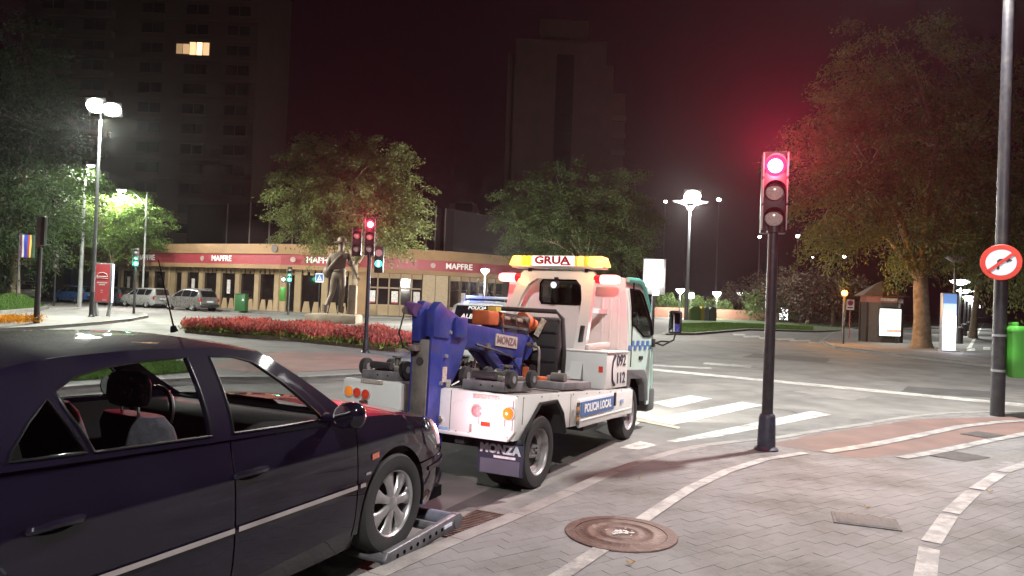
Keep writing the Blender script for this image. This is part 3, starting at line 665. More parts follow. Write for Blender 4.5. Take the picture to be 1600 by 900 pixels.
# ------------------------------------------------------------------ trees and planting
BARK = MAT('bark', (.20, .155, .105), .9, var=.3, scale=5, bump=.8, bscale=14, dirt=(.11, .085, .06), dirtscale=3)
def LEAFM(name, col, isl=.2): return MAT(name, col, .7, var=.5, scale=.75, island=isl, trans=.3)
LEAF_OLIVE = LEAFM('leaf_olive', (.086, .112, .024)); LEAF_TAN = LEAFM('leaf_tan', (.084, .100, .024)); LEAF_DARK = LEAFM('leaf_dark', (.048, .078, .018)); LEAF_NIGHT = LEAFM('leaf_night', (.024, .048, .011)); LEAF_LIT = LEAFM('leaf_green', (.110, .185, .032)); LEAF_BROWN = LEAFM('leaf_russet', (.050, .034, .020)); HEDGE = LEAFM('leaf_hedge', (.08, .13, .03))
def leaf_cloud(centres, dirs, per, spread, size, seed, droop=.5, aspect=.36):
    """leaves hung along short twigs at each centre -> numpy quads (diamonds)"""
    r = np.random.default_rng(seed); c = np.repeat(np.asarray(centres), per, 0); d = np.repeat(np.asarray(dirs), per, 0); n = len(c)
    t = r.random((n, 1)); p = c+d*t*spread*1.5+r.normal(0, 1, (n, 3))*spread*np.array([.42, .42, .26])*(1-.4*t); p[:, 2] -= (t[:, 0]**2)*spread*droop
    ax = d*1.0+r.normal(0, .75, (n, 3)); ax[:, 2] -= droop*.8; ax /= np.linalg.norm(ax, axis=1, keepdims=True)
    q = np.cross(ax, r.normal(0, 1, (n, 3))); q /= np.linalg.norm(q, axis=1, keepdims=True)+1e-9
    s = size*(.6+.8*r.random((n, 1))); a = ax*s; b = q*s*aspect
    V = np.stack([p-a*.5, p+b*.5, p+a*.5, p-b*.5], 1).reshape(-1, 3); return V, np.arange(4*n).reshape(-1, 4)
def tree(name, label, base, trunk_h, r0, lobes, nclus, per, size, mat, seed, spread=.9, droop=.5, group=None, lean=(0, 0), bark=None):
    r = np.random.default_rng(seed); base = Vector(base); t = thing(name, label, 'tree', base, 0, group)
    vol = np.array([l[3]*l[4]*l[5] for l in lobes]); C = []; D = []
    for k in range(nclus):
        l = lobes[r.choice(len(lobes), p=vol/vol.sum())]; v = r.normal(0, 1, 3); v /= np.linalg.norm(v); rad = r.random()**.42
        wob = 1+.16*math.sin(5*v[0]+seed)+.13*math.sin(7*v[1]+4*v[2]+seed*2)
        c = np.array(l[:3])+v*np.array(l[3:])*rad*wob; C.append(c); dd = v*np.array([1, 1, .35]); D.append(dd/np.linalg.norm(dd))
    C = np.array(C); D = np.array(D)
    V, F_ = leaf_cloud(C, D, per, spread, size, seed+1, droop)
    link('crown', raw_mesh('crown', mat, V, F_), t)
    tb = MB(); top = Vector((lean[0], lean[1], trunk_h)); P = [Vector((0, 0, -.1)), Vector((0, 0, .25)), Vector((lean[0]*.3+.05*r0, lean[1]*.3, trunk_h*.4)), Vector((lean[0]*.7, lean[1]*.7, trunk_h*.75)), top]
    tb.tube(P, [r0*1.5, r0*1.12, r0*.92, r0*.85, r0*.8], 10)
    nl = max(4, min(9, len(lobes)+3)); ends = []
    order = r.permutation(len(C))[:nl*6]
    for i in range(nl):
        e = Vector(C[order[i]]); e = top.lerp(e, .8); m1 = top.lerp(e, .4)+Vector((0, 0, .12*(e-top).length)); tb.tube([top-Vector((0, 0, .2)), m1, e], [r0*.6, r0*.34, r0*.12], 7); ends.append((m1, e))
    for i in range(nl, nl*6):
        c = Vector(C[order[i]]) if i < len(order) else None
        if c is None: break
        m1, e = min(ends, key=lambda q: (q[0].lerp(q[1], .6)-c).length); s_ = m1.lerp(e, .55); tb.tube([s_, s_.lerp(c, .5)+Vector((0, 0, .15)), c], [r0*.2, r0*.12, r0*.04], 5)
    tb.build('trunk', bark or BARK, t, smooth=70, weld=False); return t
def at(px, py, Y): p = A(px, py, Y); return p
def lobe(base, px, py, Y, rx, ry, rz): p = A(px, py, Y); return (p.x-base[0], p.y-base[1], p.z-base[2], rx, ry, rz)
# big tree at the right, over the kiosk
b = G(1440, 543, .12); Y = b.y
tree('street_tree', 'large olive-green tree with a pale forked trunk beside the kiosk', b, 3.5, .40, [lobe(b, 1440, 230, Y, 6.0, 5, 4.6), lobe(b, 1340, 250, Y-1, 3.4, 3.4, 3.6), lobe(b, 1330, 330, Y-1.5, 2.9, 3, 2.2), lobe(b, 1560, 250, Y, 4.4, 4, 4.6), lobe(b, 1420, 130, Y+1, 4.2, 4, 3.0), lobe(b, 1400, 372, Y-2, 3.0, 2.6, 1.6), lobe(b, 1520, 375, Y-1, 3.2, 3, 1.9), lobe(b, 1620, 330, Y, 4, 4, 3.5)], 720, 130, .19, LEAF_OLIVE, 3, .85, .85, lean=(-.1, .1))
b = G(1520, 528, .12)
tree('street_tree', 'tree with a leaning pale trunk behind the lit totem on the right', b, 4.2, .26, [lobe(b, 1545, 380, b.y, 4.4, 3.5, 2.6), lobe(b, 1590, 400, b.y, 3.6, 3, 2.6), lobe(b, 1500, 340, b.y, 4, 3, 3)], 260, 50, .28, LEAF_DARK, 9, 1.1, .6, lean=(.3, 0))
# round tree behind the statue
b = A(552, 484, 46.5); b.z = 0
tree('street_tree', 'broad rounded tree behind the statue and the red signal', b, 3.6, .22, [lobe(b, 548, 305, 46, 3.5, 3.6, 3.3), lobe(b, 475, 318, 45.5, 1.7, 2.0, 1.9), lobe(b, 625, 318, 46, 1.6, 1.9, 2.1), lobe(b, 485, 365, 45, 1.5, 1.8, 1.2), lobe(b, 600, 365, 45, 2.1, 2, 1.2), lobe(b, 520, 248, 46, 2.1, 2.2, 1.3), lobe(b, 585, 258, 46, 2.1, 2.2, 1.3)], 560, 120, .17, LEAF_TAN, 5, .68, .6)
# tree above the truck light bar
b = A(915, 490, 54); b.z = 0
tree('street_tree', 'dim tree with one brightly lit green side above the truck light bar', b, 3.8, .2, [lobe(b, 910, 345, 54, 4.8, 4, 4.0), lobe(b, 850, 330, 54, 3.2, 3, 2.8), lobe(b, 968, 385, 53, 2.4, 2.6, 1.9), lobe(b, 985, 345, 54, 1.7, 2, 1.8)], 520, 105, .18, LEAF_DARK, 12, .75, .65)
# lit tree at the left lamp
b = A(172, 474, 59); b.z = .1
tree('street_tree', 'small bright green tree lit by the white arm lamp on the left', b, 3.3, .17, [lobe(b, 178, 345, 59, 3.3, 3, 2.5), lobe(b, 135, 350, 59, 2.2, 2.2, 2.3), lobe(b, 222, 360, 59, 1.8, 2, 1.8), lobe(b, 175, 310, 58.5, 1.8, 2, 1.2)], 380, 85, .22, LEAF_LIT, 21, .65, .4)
# the dark conifer-like tree at the left edge
b = A(20, 484, 47); b.z = .6
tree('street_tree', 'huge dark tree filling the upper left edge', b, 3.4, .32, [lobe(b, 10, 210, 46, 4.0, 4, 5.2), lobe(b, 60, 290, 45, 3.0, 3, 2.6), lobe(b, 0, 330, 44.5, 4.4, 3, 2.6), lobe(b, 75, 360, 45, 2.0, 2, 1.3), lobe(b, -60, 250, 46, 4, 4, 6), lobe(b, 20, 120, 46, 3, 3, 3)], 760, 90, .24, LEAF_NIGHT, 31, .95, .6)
# trees of the far park
for px, Y, top, w, m, lb, sd in ((1215, 92, 452, 3.6, LEAF_DARK, 'rounded clipped green tree behind the signal post at the right', 40), (1262, 84, 418, 4.2, LEAF_BROWN, 'russet park tree with a slanting trunk right of the signal post', 41), (1302, 78, 430, 3.6, LEAF_BROWN, 'dim russet tree left of the amber flashing lamp', 42), (1236, 100, 420, 4.5, LEAF_BROWN, 'far dim tree behind the clipped green tree', 43), (1160, 104, 440, 3.2, LEAF_BROWN, 'bare-looking far tree with a pale leaning trunk near the recycling bins', 44)):
    b = A(px, 495, Y); b.z = 0; zt = A(px, top, Y).z
    tree('park_tree', lb, b, zt*.34, .22, [(0, 0, zt*.62, w, w, zt*.33), (w*.5, 0, zt*.52, w*.7, w*.7, zt*.22), (-w*.5, 0, zt*.56, w*.7, w*.7, zt*.24)], 130, 40, .42, m, sd, 1.2, .4, 'trees of the far park', lean=(.5 if sd in (41, 44) else 0, 0), bark=BARK if sd != 44 else MAT('pale_bark', (.26, .2, .15), .9))
def hedge(px0, px1, Y, z0, z1, label, mat, n, seed, size=.22, depth=.9):
    a = A(px0, 480, Y); b = A(px1, 480, Y); r = np.random.default_rng(seed); L_ = b.x-a.x; t = thing('hedge', label, 'hedge', ((a.x+b.x)/2, Y, 0))
    x = r.uniform(-L_/2, L_/2, n); z = z0+(z1-z0)*(r.random(n)**.8)*(.75+.25*np.sin(x*1.3+seed)+.12*np.sin(x*4.1)); C = np.stack([x, r.normal(0, depth*.4, n), z], 1); D = r.normal(0, 1, (n, 3)); D /= np.linalg.norm(D, axis=1, keepdims=True)
    V, F_ = leaf_cloud(C, D, 16, .3, size, seed, .1, .5); link('foliage', raw_mesh('foliage', mat, V, F_), t)
    st = MB()
    for k in range(int(L_/1.2)): st.cyl((-L_/2+k*1.2+.4, 0, 0), (-L_/2+k*1.2+.5, 0, (z0+z1)/2), .03, .015, 5)
    st.build('stem', BARK, t, weld=False)
hedge(1024, 1060, 99.5, 1.2, 3.1, 'green hedge over the park wall beside the truck mirror', HEDGE, 420, 2); hedge(1066, 1110, 99.8, 1.2, 3.3, 'green hedge over the park wall behind the recycling bins', HEDGE, 440, 3); hedge(1118, 1142, 99.6, 1.2, 3.0, 'short green hedge left of the leaning pale trunk', HEDGE, 300, 4); hedge(1168, 1196, 99.4, 1.2, 2.7, 'short green hedge just left of the signal post', HEDGE, 300, 5)
# ------------------------------------------------------------------ flower bed
SOIL = MAT('bed_soil', (.05, .035, .022), .95, var=.3, scale=6, bump=.6, bscale=30)
front = [(292, 519), (340, 523.5), (400, 528), (460, 532), (520, 538), (580, 545), (620, 549), (652, 550)]
back = [(662, 541), (640, 535), (600, 530), (540, 524), (480, 519), (420, 516), (350, 513), (296, 513)]
bedp = [(p.x, p.y) for p in [G(a, c_, .12) for a, c_ in front+back]]
bed = flat('flower_bed_soil', bedp, .17, SOIL, thick=.1)
kb = MB()
fw_ = [G(a, c_, .12) for a, c_ in front]
for a, c_ in zip(fw_, fw_[1:]): kb.bar((a.x, a.y-.05, .15), (c_.x, c_.y-.05, .15), .12, .12)
kb.build('bed_edging', MAT('bed_edge', (.2, .16, .12), .9, var=.2), bed, weld=False)
r = np.random.default_rng(77); pts = []
xs = [p[0] for p in bedp]; ys = [p[1] for p in bedp]
while len(pts) < 3000:
    q = (r.uniform(min(xs), max(xs)), r.uniform(min(ys), max(ys)))
    if inside(q, bedp): pts.append(q)
pts = np.array(pts); n = len(pts)
def plant_cloud(per, zlo, zhi, size, seed, vertical, jitter=.13):
    rg = np.random.default_rng(seed); c = np.repeat(pts, per, 0); k = len(c); hh = np.repeat((1+.16*np.sin(pts[:, 0]*2.3)+.12*np.sin(pts[:, 0]*5.7+pts[:, 1]*3))*rg.uniform(.75, 1.25, n), per)
    p = np.stack([c[:, 0]+rg.normal(0, jitter, k), c[:, 1]+rg.normal(0, jitter, k), .17+(zlo+(zhi-zlo)*rg.random(k))*hh], 1)
    ax = rg.normal(0, 1, (k, 3)); ax[:, 2] = abs(ax[:, 2])+vertical; ax /= np.linalg.norm(ax, axis=1, keepdims=True); q = np.cross(ax, rg.normal(0, 1, (k, 3))); q /= np.linalg.norm(q, axis=1, keepdims=True)
    s = size*(.6+.8*rg.random((k, 1))); a = ax*s; b_ = q*s*.35; return np.stack([p-a*.5, p+b_*.5, p+a*.5, p-b_*.5], 1).reshape(-1, 3), np.arange(4*k).reshape(-1, 4)
V, F_ = plant_cloud(12, .02, .20, .14, 1, .3); o = link('bedding_foliage', raw_mesh('bedding_foliage', LEAFM('bed_green', (.20, .27, .05)), V, F_)); tag(o, 'low yellow-green leaves along the foot of the red flowers', 'plants', kind='stuff')
V, F_ = plant_cloud(13, .17, .34, .13, 2, 1.2); o = link('bedding_flowers', raw_mesh('bedding_flowers', LEAFM('bed_red', (.50, .115, .095), .45), V, F_)); tag(o, 'dense red bedding flowers in the bed before the statue', 'flowers', kind='stuff')
# marigolds at the far left
og = [(p.x, p.y) for p in [G(a, c_, .12) for a, c_ in [(-90, 514), (0, 507), (62, 506.5), (62, 503), (0, 500), (-90, 503)]]]
xs = [p[0] for p in og]; ys = [p[1] for p in og]; pts = []
while len(pts) < 420:
    q = (r.uniform(min(xs), max(xs)), r.uniform(min(ys), max(ys)))
    if inside(q, og) and math.sin(q[0]*2.2)+.6*math.sin(q[0]*5.1+1) > -.7: pts.append(q)
pts = np.array(pts); n = len(pts)
V, F_ = plant_cloud(10, .0, .22, .11, 5, .1); o = link('orange_flowers', raw_mesh('orange_flowers', LEAFM('orange_petal', (.62, .27, .015), .25), V, F_)); tag(o, 'orange flowers along the island edge at the far left', 'flowers', kind='stuff')
# ------------------------------------------------------------------ street furniture
COOL = (1.0, .97, .88); WARMW = (1.0, .97, .93)
LAMPW = EMIT('lamp_white', (1.0, .97, .85), 28); LAMPS = EMIT('lamp_small', (.93, .97, 1.0), 12)
RED_L = EMIT('signal_red', (1.0, .10, .13), 30); GREEN_L = EMIT('signal_green', (.10, 1.0, .62), 7); AMBER_L = EMIT('signal_amber', (1.0, .40, .05), 14)
LENS_OFF = MAT('unlit_lens', (.42, .31, .29), .15, var=.25, scale=60, coat=.6); HOUSING = MAT('signal_housing', (.020, .019, .022), .4, var=.2); VISOR = MAT('visor_edge', (.16, .15, .16), .35, .3, var=.2)
def signal_head(parent, c, fw, n, pitch_, lr, lit, name='signal_head', mats=None):
    """vertical signal head: housing, lenses with visors; c = top lens centre, fw = horizontal facing direction"""
    fw = Vector((fw[0], fw[1], 0)).normalized(); rt = Vector((fw.y, -fw.x, 0)); up = Vector((0, 0, 1)); M = Matrix((rt, -fw, up)).transposed()
    w = lr*2.75; hd = link(name, MB().box((0, .10, -(n-1)*pitch_/2), (w, .16, pitch_*n+lr*.35)).mesh(name, HOUSING, bevel=.02), parent); hd.matrix_local = Matrix.Translation(c) @ M.to_4x4()
    for i in range(n):
        z = -i*pitch_; mt = lit.get(i, LENS_OFF)
        kl_ = .80 if mt is RED_L else 1
        MB().lathe([(0, -.035), (lr*.5*kl_, -.03), (lr*.9*kl_, -.012), (lr*kl_, .01), (lr*kl_, .03)], (0, 0, z), (0, 1, 0), 20).build('lens', mt, hd, smooth=True)
        if mt is RED_L: MB().lathe([(lr*.80, .0), (lr*1.0, .006), (lr*1.1, .012), (lr*1.1, .03)], (0, 0, z), (0, 1, 0), 20).build('lens_bloom_ring', EMIT('signal_red_bloom', (1.0, .012, .045), 2.6), hd, smooth=True)  # glowing red ring imitates bloom around the white lens core
        v = MB(); ro = []
        for k in range(17):
            a = math.radians(-35+250*k/16); x = math.cos(a)*lr*1.12; zz = math.sin(a)*lr*1.12; dp = .03+.11*max(0, math.sin(a)*.6+.4); ro.append([(x, .02, z+zz), (x, -dp, z+zz), (x*1.05, -dp, z+zz*1.05), (x*1.05, .02, z+zz*1.05)])
        v.grid(ro).build('visor', HOUSING, hd, smooth=50)
        [MB().box((q_*lr*1.25, -.05, z), (.014, .12, pitch_*.9)).build('visor_edge', VISOR, hd) for q_ in (-1, 1)]
    return hd
# near red signal
b = onpave(1197, 703); t = thing('traffic_signal', 'near three-lens traffic signal showing red on a dark post by the crossing', 'traffic light', b)
def z_of(px, py, Y): return A(px, py, Y).z
zt = z_of(1213, 259, b.y)-b.z; pit_ = (z_of(1213, 259, b.y)-z_of(1208, 341, b.y))/2
MB().lathe([(.145, 0), (.145, .02), (.11, .05), (.10, .40), (.092, .43), (.072, .45)], (0, 0, 0), n=20).build('base', MAT('post_base', (.045, .045, .07), .5, .2, var=.35, scale=10, bump=.5, bscale=30), t, smooth=True)
MB().cyl((0, 0, .44), (0, 0, zt-2*pit_-.16), .067, .062, 20).build('post', POST, t, smooth=True)
MB().cyl((0, 0, zt-2*pit_-.18), (0, 0, zt-2*pit_-.10), .085, .085, 16).build('head_collar', HOUSING, t); hf = (-b.x*.8+.1, -b.y, 0); pit = (z_of(1213, 259, b.y)-z_of(1208, 341, b.y))/2
signal_head(t, (0, 0, zt), hf, 3, pit, .112, {0: RED_L})
rd = lamp('red_signal_light', (0, 0, 0), 150, (1, .05, .09), .1, t); hv = Vector(hf).normalized(); rd.location = hv*.16+Vector((0, 0, zt))
lamp('added_red_beam', hv*.17+Vector((0, 0, zt)), 15000, (1, .03, .10), .09, t, spot=34, direction=hv)  # narrow beam towards the viewer, added for a red glow in the haze
# red signal on the plaza with a side head and a green walking figure
b = G(571, 551, .1); t = thing('traffic_signal', 'traffic signal on the plaza showing red, with a green walking-figure head', 'traffic light', b); Y = b.y
MB().lathe([(.13, 0), (.12, .03), (.09, .06), (.08, .35), (.07, .38)], (0, 0, 0), n=16).build('base', POST, t, smooth=True)
zt = z_of(578, 351, Y)-.1; MB().cyl((0, 0, .36), (0, 0, zt-.6), .06, .055, 14).build('post', POST, t, smooth=True)
signal_head(t, (0, -.05, zt), (.15, -1), 3, .34, .105, {0: RED_L}); 
signal_head(t, (-.37, .0, z_of(559, 368, Y)-.1), (.15, -1), 2, .37, .10, {}, 'side_head')
zp = z_of(589, 412, Y)-.1
ph = MB().box((.27, .06, zp+.12), (.24, .16, .75)).build('pedestrian_head', HOUSING, t, bevel=.015); MB().lathe([(0, -.02), (.10, -.02), (.10, .03)], (.27, -.04, zp), (0, 1, 0), 16).build('green_lens', EMIT('lens_green_dim', (.05, .9, .6), 1.6), ph)
def walker(c, h, parent, mat):
    x, y, z = c; k = h; m = MB()
    for (u, v, w2, h2) in ((0, .38, .12, .12), (0, .16, .20, .28), (-.07, -.16, .10, .38), (.09, -.16, .10, .38), (.15, .12, .09, .22)): m.box((x+u*k, y, z+v*k), (w2*k, .01, h2*k))
    m.build('walking_figure', mat, parent)
walker((.27, -.075, zp), .2, ph, EMIT('figure_green', (.5, 1.0, .85), 14)); MB().lathe([(0, -.01), (.10, -.01), (.10, .03)], (.27, -.04, zp+.3), (0, 1, 0), 16).build('red_lens', LENS_OFF, ph)
rd = lamp('red_signal_light', (.03, -.6, zt+.1), 35, (1, .05, .09), .1, t); lamp('added_red_beam', (.02, -.22, zt), 9000, (1, .03, .10), .09, t, spot=22, direction=(.15, -1, 0))  # the spot is an extra beam, added so the haze glows red
# far green signals
for px, py, top, lb, dx, sd in ((209, 490, 406, 'far green traffic signal on the left island beside the silver car', .05, 0), (450, 492, 431, 'far green traffic signal with a small bright side lamp before the offices', 0, 1)):
    b = G(px, py, .12); t = thing('traffic_signal', lb, 'traffic light', b); Y = b.y
    zl = z_of(px+4, top+6, Y)-.12; MB().cyl((0, 0, 0), (0, 0, zl-.2), .07, .06, 10).build('post', POST, t)
    signal_head(t, (0, -.03, zl+.66), (.25, -1), 3, .33, .11, {2: GREEN_L}); lamp('green_light', (.05, -.35, zl), 40, (.1, 1, .6), .1, t)
    if sd: o = MB().box((-.36, 0, zl), (.22, .2, .4)).build('side_head', HOUSING, t); MB().lathe([(0, -.02), (.1, -.02), (.1, .02)], (-.36, -.12, zl), (0, 1, 0), 12).build('lens', EMIT('pinkish_lens', (1, .75, .7), 6), o)
    if sd:
        o = MB().box((-.42, 0, 1.35), (.34, .3, .9)).build('litter_bin', MAT('bin_green', (.06, .22, .03), .45, var=.1), None, bevel=.04); o.location = b; tag(o, 'small bright green litter bin strapped to the far green signal', 'litter bin')
# signal seen from the side on the left island, and its dark companion
b = G(57, 505, .12); t = thing('traffic_signal', 'tall dark signal post seen edge-on with a red reflection painted on its head at far left', 'traffic light', b); Y = b.y
zt = z_of(59, 340, Y)-.12; MB().cyl((0, 0, 0), (0, 0, zt-1.2), .11, .09, 12).build('post', POST, t, smooth=True); signal_head(t, (0, 0, zt-.15), (-1, -.3), 3, .36, .11, {}, 'signal_head'); MB().box((0, -.13, zt-.55), (.16, .01, 1.1)).build('painted_reflection', MAT('red_reflection_paint', (.42, .05, .07), .4, var=.4, scale=12), t)  # thin red strip painted as a reflection on the head
b = G(84, 478, .1); t = thing('traffic_signal', 'dark unlit far signal before the shop shutters', 'traffic light', b); Y = b.y; zt = z_of(84, 396, Y)
MB().cyl((0, 0, 0), (0, 0, zt-.6), .07, .06, 8).build('post', POST, t); signal_head(t, (0, -.05, zt-.1), (.5, -1), 3, .42, .13, {})
b = A(38, 490, 39); b.z = .1; t = thing('flag_banner', 'hanging banner with blue, white, red and yellow vertical stripes at far left', 'banner', b); zt = z_of(38, 367, 39)-.1; zb = z_of(38, 402, 39)-.1
MB().cyl((-.45, 0, 0), (-.45, 0, zt+.1), .04, .03, 8).build('post', POST, t); MB().cyl((-.45, 0, zt+.02), (.45, 0, zt+.02), .02, .02, 6).build('rod', POST, t)
for k, c_ in enumerate(((.14, .03, .10), (.55, .53, .5), (.04, .06, .4), (.04, .06, .4), (.40, .05, .05), (.6, .45, .12), (.03, .05, .04), (.05, .09, .05))): MB().grid([[(-.36+k*.098+u*.098, -.03+.02*math.sin(z*4+k), z) for u in (0, 1)] for z in np.linspace(zt, zb, 6)]).build('stripe', MAT('stripe_%d' % k, c_, .7, var=.05), t, solid=.004)
# --- lamp posts
def flood(parent, c, mat, w=.8, d=.38, yaw=0, tilt=0):
    M = (Matrix.Rotation(yaw, 3, 'Z') @ Matrix.Rotation(tilt, 3, 'X')); q = MB().box((0, 0, .06), (w, d, .12)).mesh('lamp_head', GALV, bevel=.04); o = link('lamp_head', q, parent); o.matrix_local = Matrix.Translation(c) @ M.to_4x4()
    MB().ball((0, 0, -.03), (w*.48, d*.47, max(.12, d*.30)), 16, 10).build('lens', mat, o, smooth=True); return o  # glowing dome bulges out of the case to imitate lamp bloom
b = G(143, 495, .12); t = thing('street_lamp', 'tall grey street lamp with twin dazzling floodlights on the left', 'street lamp', b); Y = b.y; zt = z_of(160, 168, Y)-.12
MB().lathe([(.16, 0), (.15, .05), (.12, .08), (.11, 1.2)], (0, 0, 0), n=14).build('base', POST, t, smooth=True); MB().cyl((0, 0, 1.2), (0, 0, zt), .10, .055, 14).build('post', MAT('grey_post', (.14, .15, .16), .4, .3, var=.15), t, smooth=True)
MB().bar((-.35, 0, zt-.12), (.7, 0, zt-.12), .08).build('crossbar', GALV, t)
flood(t, (-.15, -.15, zt+.05), LAMPW, .95, .75, 0, -1.1); flood(t, (.62, -.15, zt-.12), LAMPW, .85, .7, .2, -1.1)  # large glowing domes overlap into one blob of bloom
lamp('flood_light', (.15, -.2, zt-.75), 13500, (.96, 1, .86), .25, t, spot=176)
def arm_lamp(px, py, ztop, armpx, armpy, lb, power, Y=None, base_z=.12, postr=.085):
    b = A(px, py, Y) if Y else G(px, py, base_z); b.z = base_z; t = thing('street_lamp', lb, 'street lamp', b); hpnt = A(armpx, armpy, b.y); z1 = z_of(px, ztop, b.y)-base_z
    dx = hpnt.x-b.x; dz = hpnt.z-base_z
    MB().cyl((0, 0, 0), (0, 0, z1), postr, postr*.6, 12).build('post', MAT('pale_post', (.34, .36, .36), .45, .2, var=.1), t, smooth=True)
    MB().tube([(0, 0, z1-1.0), (dx*.3, 0, z1-.45), (dx*.6, 0, dz-.02), (dx, 0, dz+.08)], [.06, .055, .045, .04], 8).build('arm', MAT('pale_post', (.34, .36, .36), .45, .2, var=.1), t, smooth=True)
    flood(t, (dx, 0, dz), LAMPW, .75, .34)
    if power: lamp('lamp_light', (dx, -.1, dz-.2), power, COOL, .2, t, spot=174)
    return t
arm_lamp(222, 478, 300, 190, 297, 'pale street lamp with a lit arm over the bright green tree', 11000, Y=57.5)
b = G(124, 480, .1); t = thing('street_lamp', 'slim pale lamp column between the blue car and the red poster stand', 'street lamp', b); zt = z_of(130, 290, b.y); MB().cyl((0, 0, 0), (0, 0, zt), .15, .08, 12).build('post', MAT('pale_post', (.34, .36, .36), .45, .2), t, smooth=True); flood(t, (.3, 0, z_of(176, 262, b.y)), LAMPS, .6, .3); lamp('lamp_light', (.3, -.2, z_of(176, 262, b.y)-.25), 6500, COOL, .2, t, spot=172); MB().tube([(0, 0, zt-.2), (.1, 0, zt+.9), (.3, 0, z_of(176, 262, b.y)+.05)], .05, 6).build('arm', GALV, t)
# double lamp on the right
b = G(1072, 500, .12); Y = b.y; t = thing('street_lamp', 'tall double-arm lamp with a dazzling head behind the truck mirror', 'street lamp', b); zt = z_of(1079, 322, Y)-.12
MB().cyl((0, 0, 0), (0, 0, zt), .24, .12, 12).build('post', MAT('grey_post', (.14, .15, .16), .4, .3), t, smooth=True)
for s in (-1, 1): MB().tube([(0, 0, zt-.6), (s*.5, 0, zt+.1), (s*1.9, 0, zt+.55)], [.10, .08, .05], 8).build('arm', GALV, t, smooth=True); flood(t, (s*1.4, -.1, zt+.45), GALV, 1.1, .4)
zz = z_of(1080, 308, Y)-.12; flood(t, (.1, -.5, zz), LAMPW, 1.9, 1.5, 0, -1.1); lamp('flood_light', (.1, -.6, zz-1.1), 18000, COOL, .3, t)  # oversized glowing head stands in for the lamp's bloom
for px, py, lb in ((1040, 315, 'small bright far lamp left of the double-arm lamp'), (1123, 312, 'bright far lamp right of the double-arm lamp'), (1247, 369, 'far white street lamp just right of the near signal post'), (1187, 370, 'small far street lamp just left of the near signal post'), (1319, 401, 'far white lamp above the amber flashing light'), (1270, 402, 'tiny far lamp above the russet trees')):
    Yf = 125.0; p = A(px, py, Yf); t = thing('street_lamp', lb, 'street lamp', (p.x, p.y, 0), 0, 'far street lamps'); MB().cyl((0, 0, 0), (0, 0, p.z-.1), .14, .08, 8).build('post', POST, t)
    big = .32 if px in (1123, 1247) else (.24 if px != 1270 else .13); MB().ball((0, 0, p.z), (big*1.15, big, big*.8), 12, 8).build('globe', LAMPW, t, smooth=True)
for px, py, base, Yf, lb in ((758, 425, 488, 44, 'globe park lamp before the office windows above the police car'), (1063, 455, 490, 96, 'park globe lamp above the hedge beside the tall lamp post'), (1120, 460, 490, 96, 'park globe lamp above the recycling bins'), (1157, 461, 492, 110, 'tiny double park lamp left of the near signal post')):
    p = A(px, py, Yf); t = thing('park_lamp', lb, 'street lamp', (p.x, p.y, .05), 0, 'park lamps'); k = Yf/44*.7
    MB().cyl((0, 0, 0), (0, 0, p.z-.3*k), .05*k, .04*k, 8).build('post', POST, t); MB().lathe([(0, -.26*k), (.07*k, -.26*k), (.36*k, .05*k), (.36*k, .16*k), (0, .2*k)], (0, 0, p.z), n=14).build('shade', LAMPS, t, smooth=True)
    if Yf < 100: lamp('lamp_light', (0, -.3, p.z-.5), 7000 if Yf < 50 else 2600, COOL, .2, t)
# receding row of path lamps on the right
row = [(1498, 449, 537), (1506, 459, 525), (1512, 466.5, 517.5), (1517, 471, 513), (1521, 475, 509.5), (1524.5, 478, 507), (1527, 480.5, 505)]
ords = ['nearest', 'second', 'third', 'fourth', 'fifth', 'sixth', 'farthest']
for i, (px, top, base) in enumerate(row):
    b = G(px, base, .12); t = thing('path_lamp', '%s lit mushroom lamp in the receding row along the cycle path' % ords[i], 'street lamp', b, 0, 'mushroom lamps along the cycle path'); zl = 3.55
    MB().cyl((0, 0, 0), (0, 0, zl-.2), .09, .06, 8).build('post', POST, t); MB().lathe([(.22, 0), (.22, .95), (.12, 1.0)], (0, 0, 0), n=10).build('base', POST, t)
    MB().lathe([(0, -.12), (.16, -.12), (.42, 0), (.62, .06), (.6, .12), (.0, .2)], (0, 0, zl), n=16).build('shade', LAMPS, t, smooth=True)
    if i < 4: lamp('lamp_light', (0, -.2, zl-.35), 700+250*i, (.95, 1, .9), .15, t, spot=165)
b = G(1489, 546, .12); t = thing('path_lamp', 'unlit funnel-headed lamp post behind the tall lit totem', 'street lamp', b); MB().cyl((0, 0, 0), (0, 0, 4.2), .09, .06, 8).build('post', POST, t); MB().lathe([(.06, 0), (.15, .06), (.52, .30), (.5, .36), (0, .38)], (0, 0, 4.15), n=16).build('shade', GALV, t, smooth=True)
# tall lamp post at the right with its luminaire above the picture
b = onpave(1558, 650); t = thing('street_lamp', 'tall dark street lamp post carrying the round sign at the right edge', 'street lamp', b)
MB().cyl((0, 0, -.02), (0, 0, 9.6), .112, .085, 18).build('post', POST, t, smooth=True)
MB().tube([(0, 0, 9.4), (-.2, -.1, 9.75), (-1.0, -.6, 10.0), (-1.6, -.9, 10.0)], [.08, .07, .055, .05], 8).build('arm', POST, t, smooth=True)
flood(t, (-1.6, -.9, 9.95), LAMPW, .9, .4, .5); lamp('lamp_light', (-1.6, -.9, 9.7), 8600, WARMW, .22, t, spot=166)
for z in (1.42, .80): MB().lathe([(.108, -.02), (.115, -.02), (.115, .02), (.108, .02)], (0, 0, z), n=18).build('strap', GALV, t)
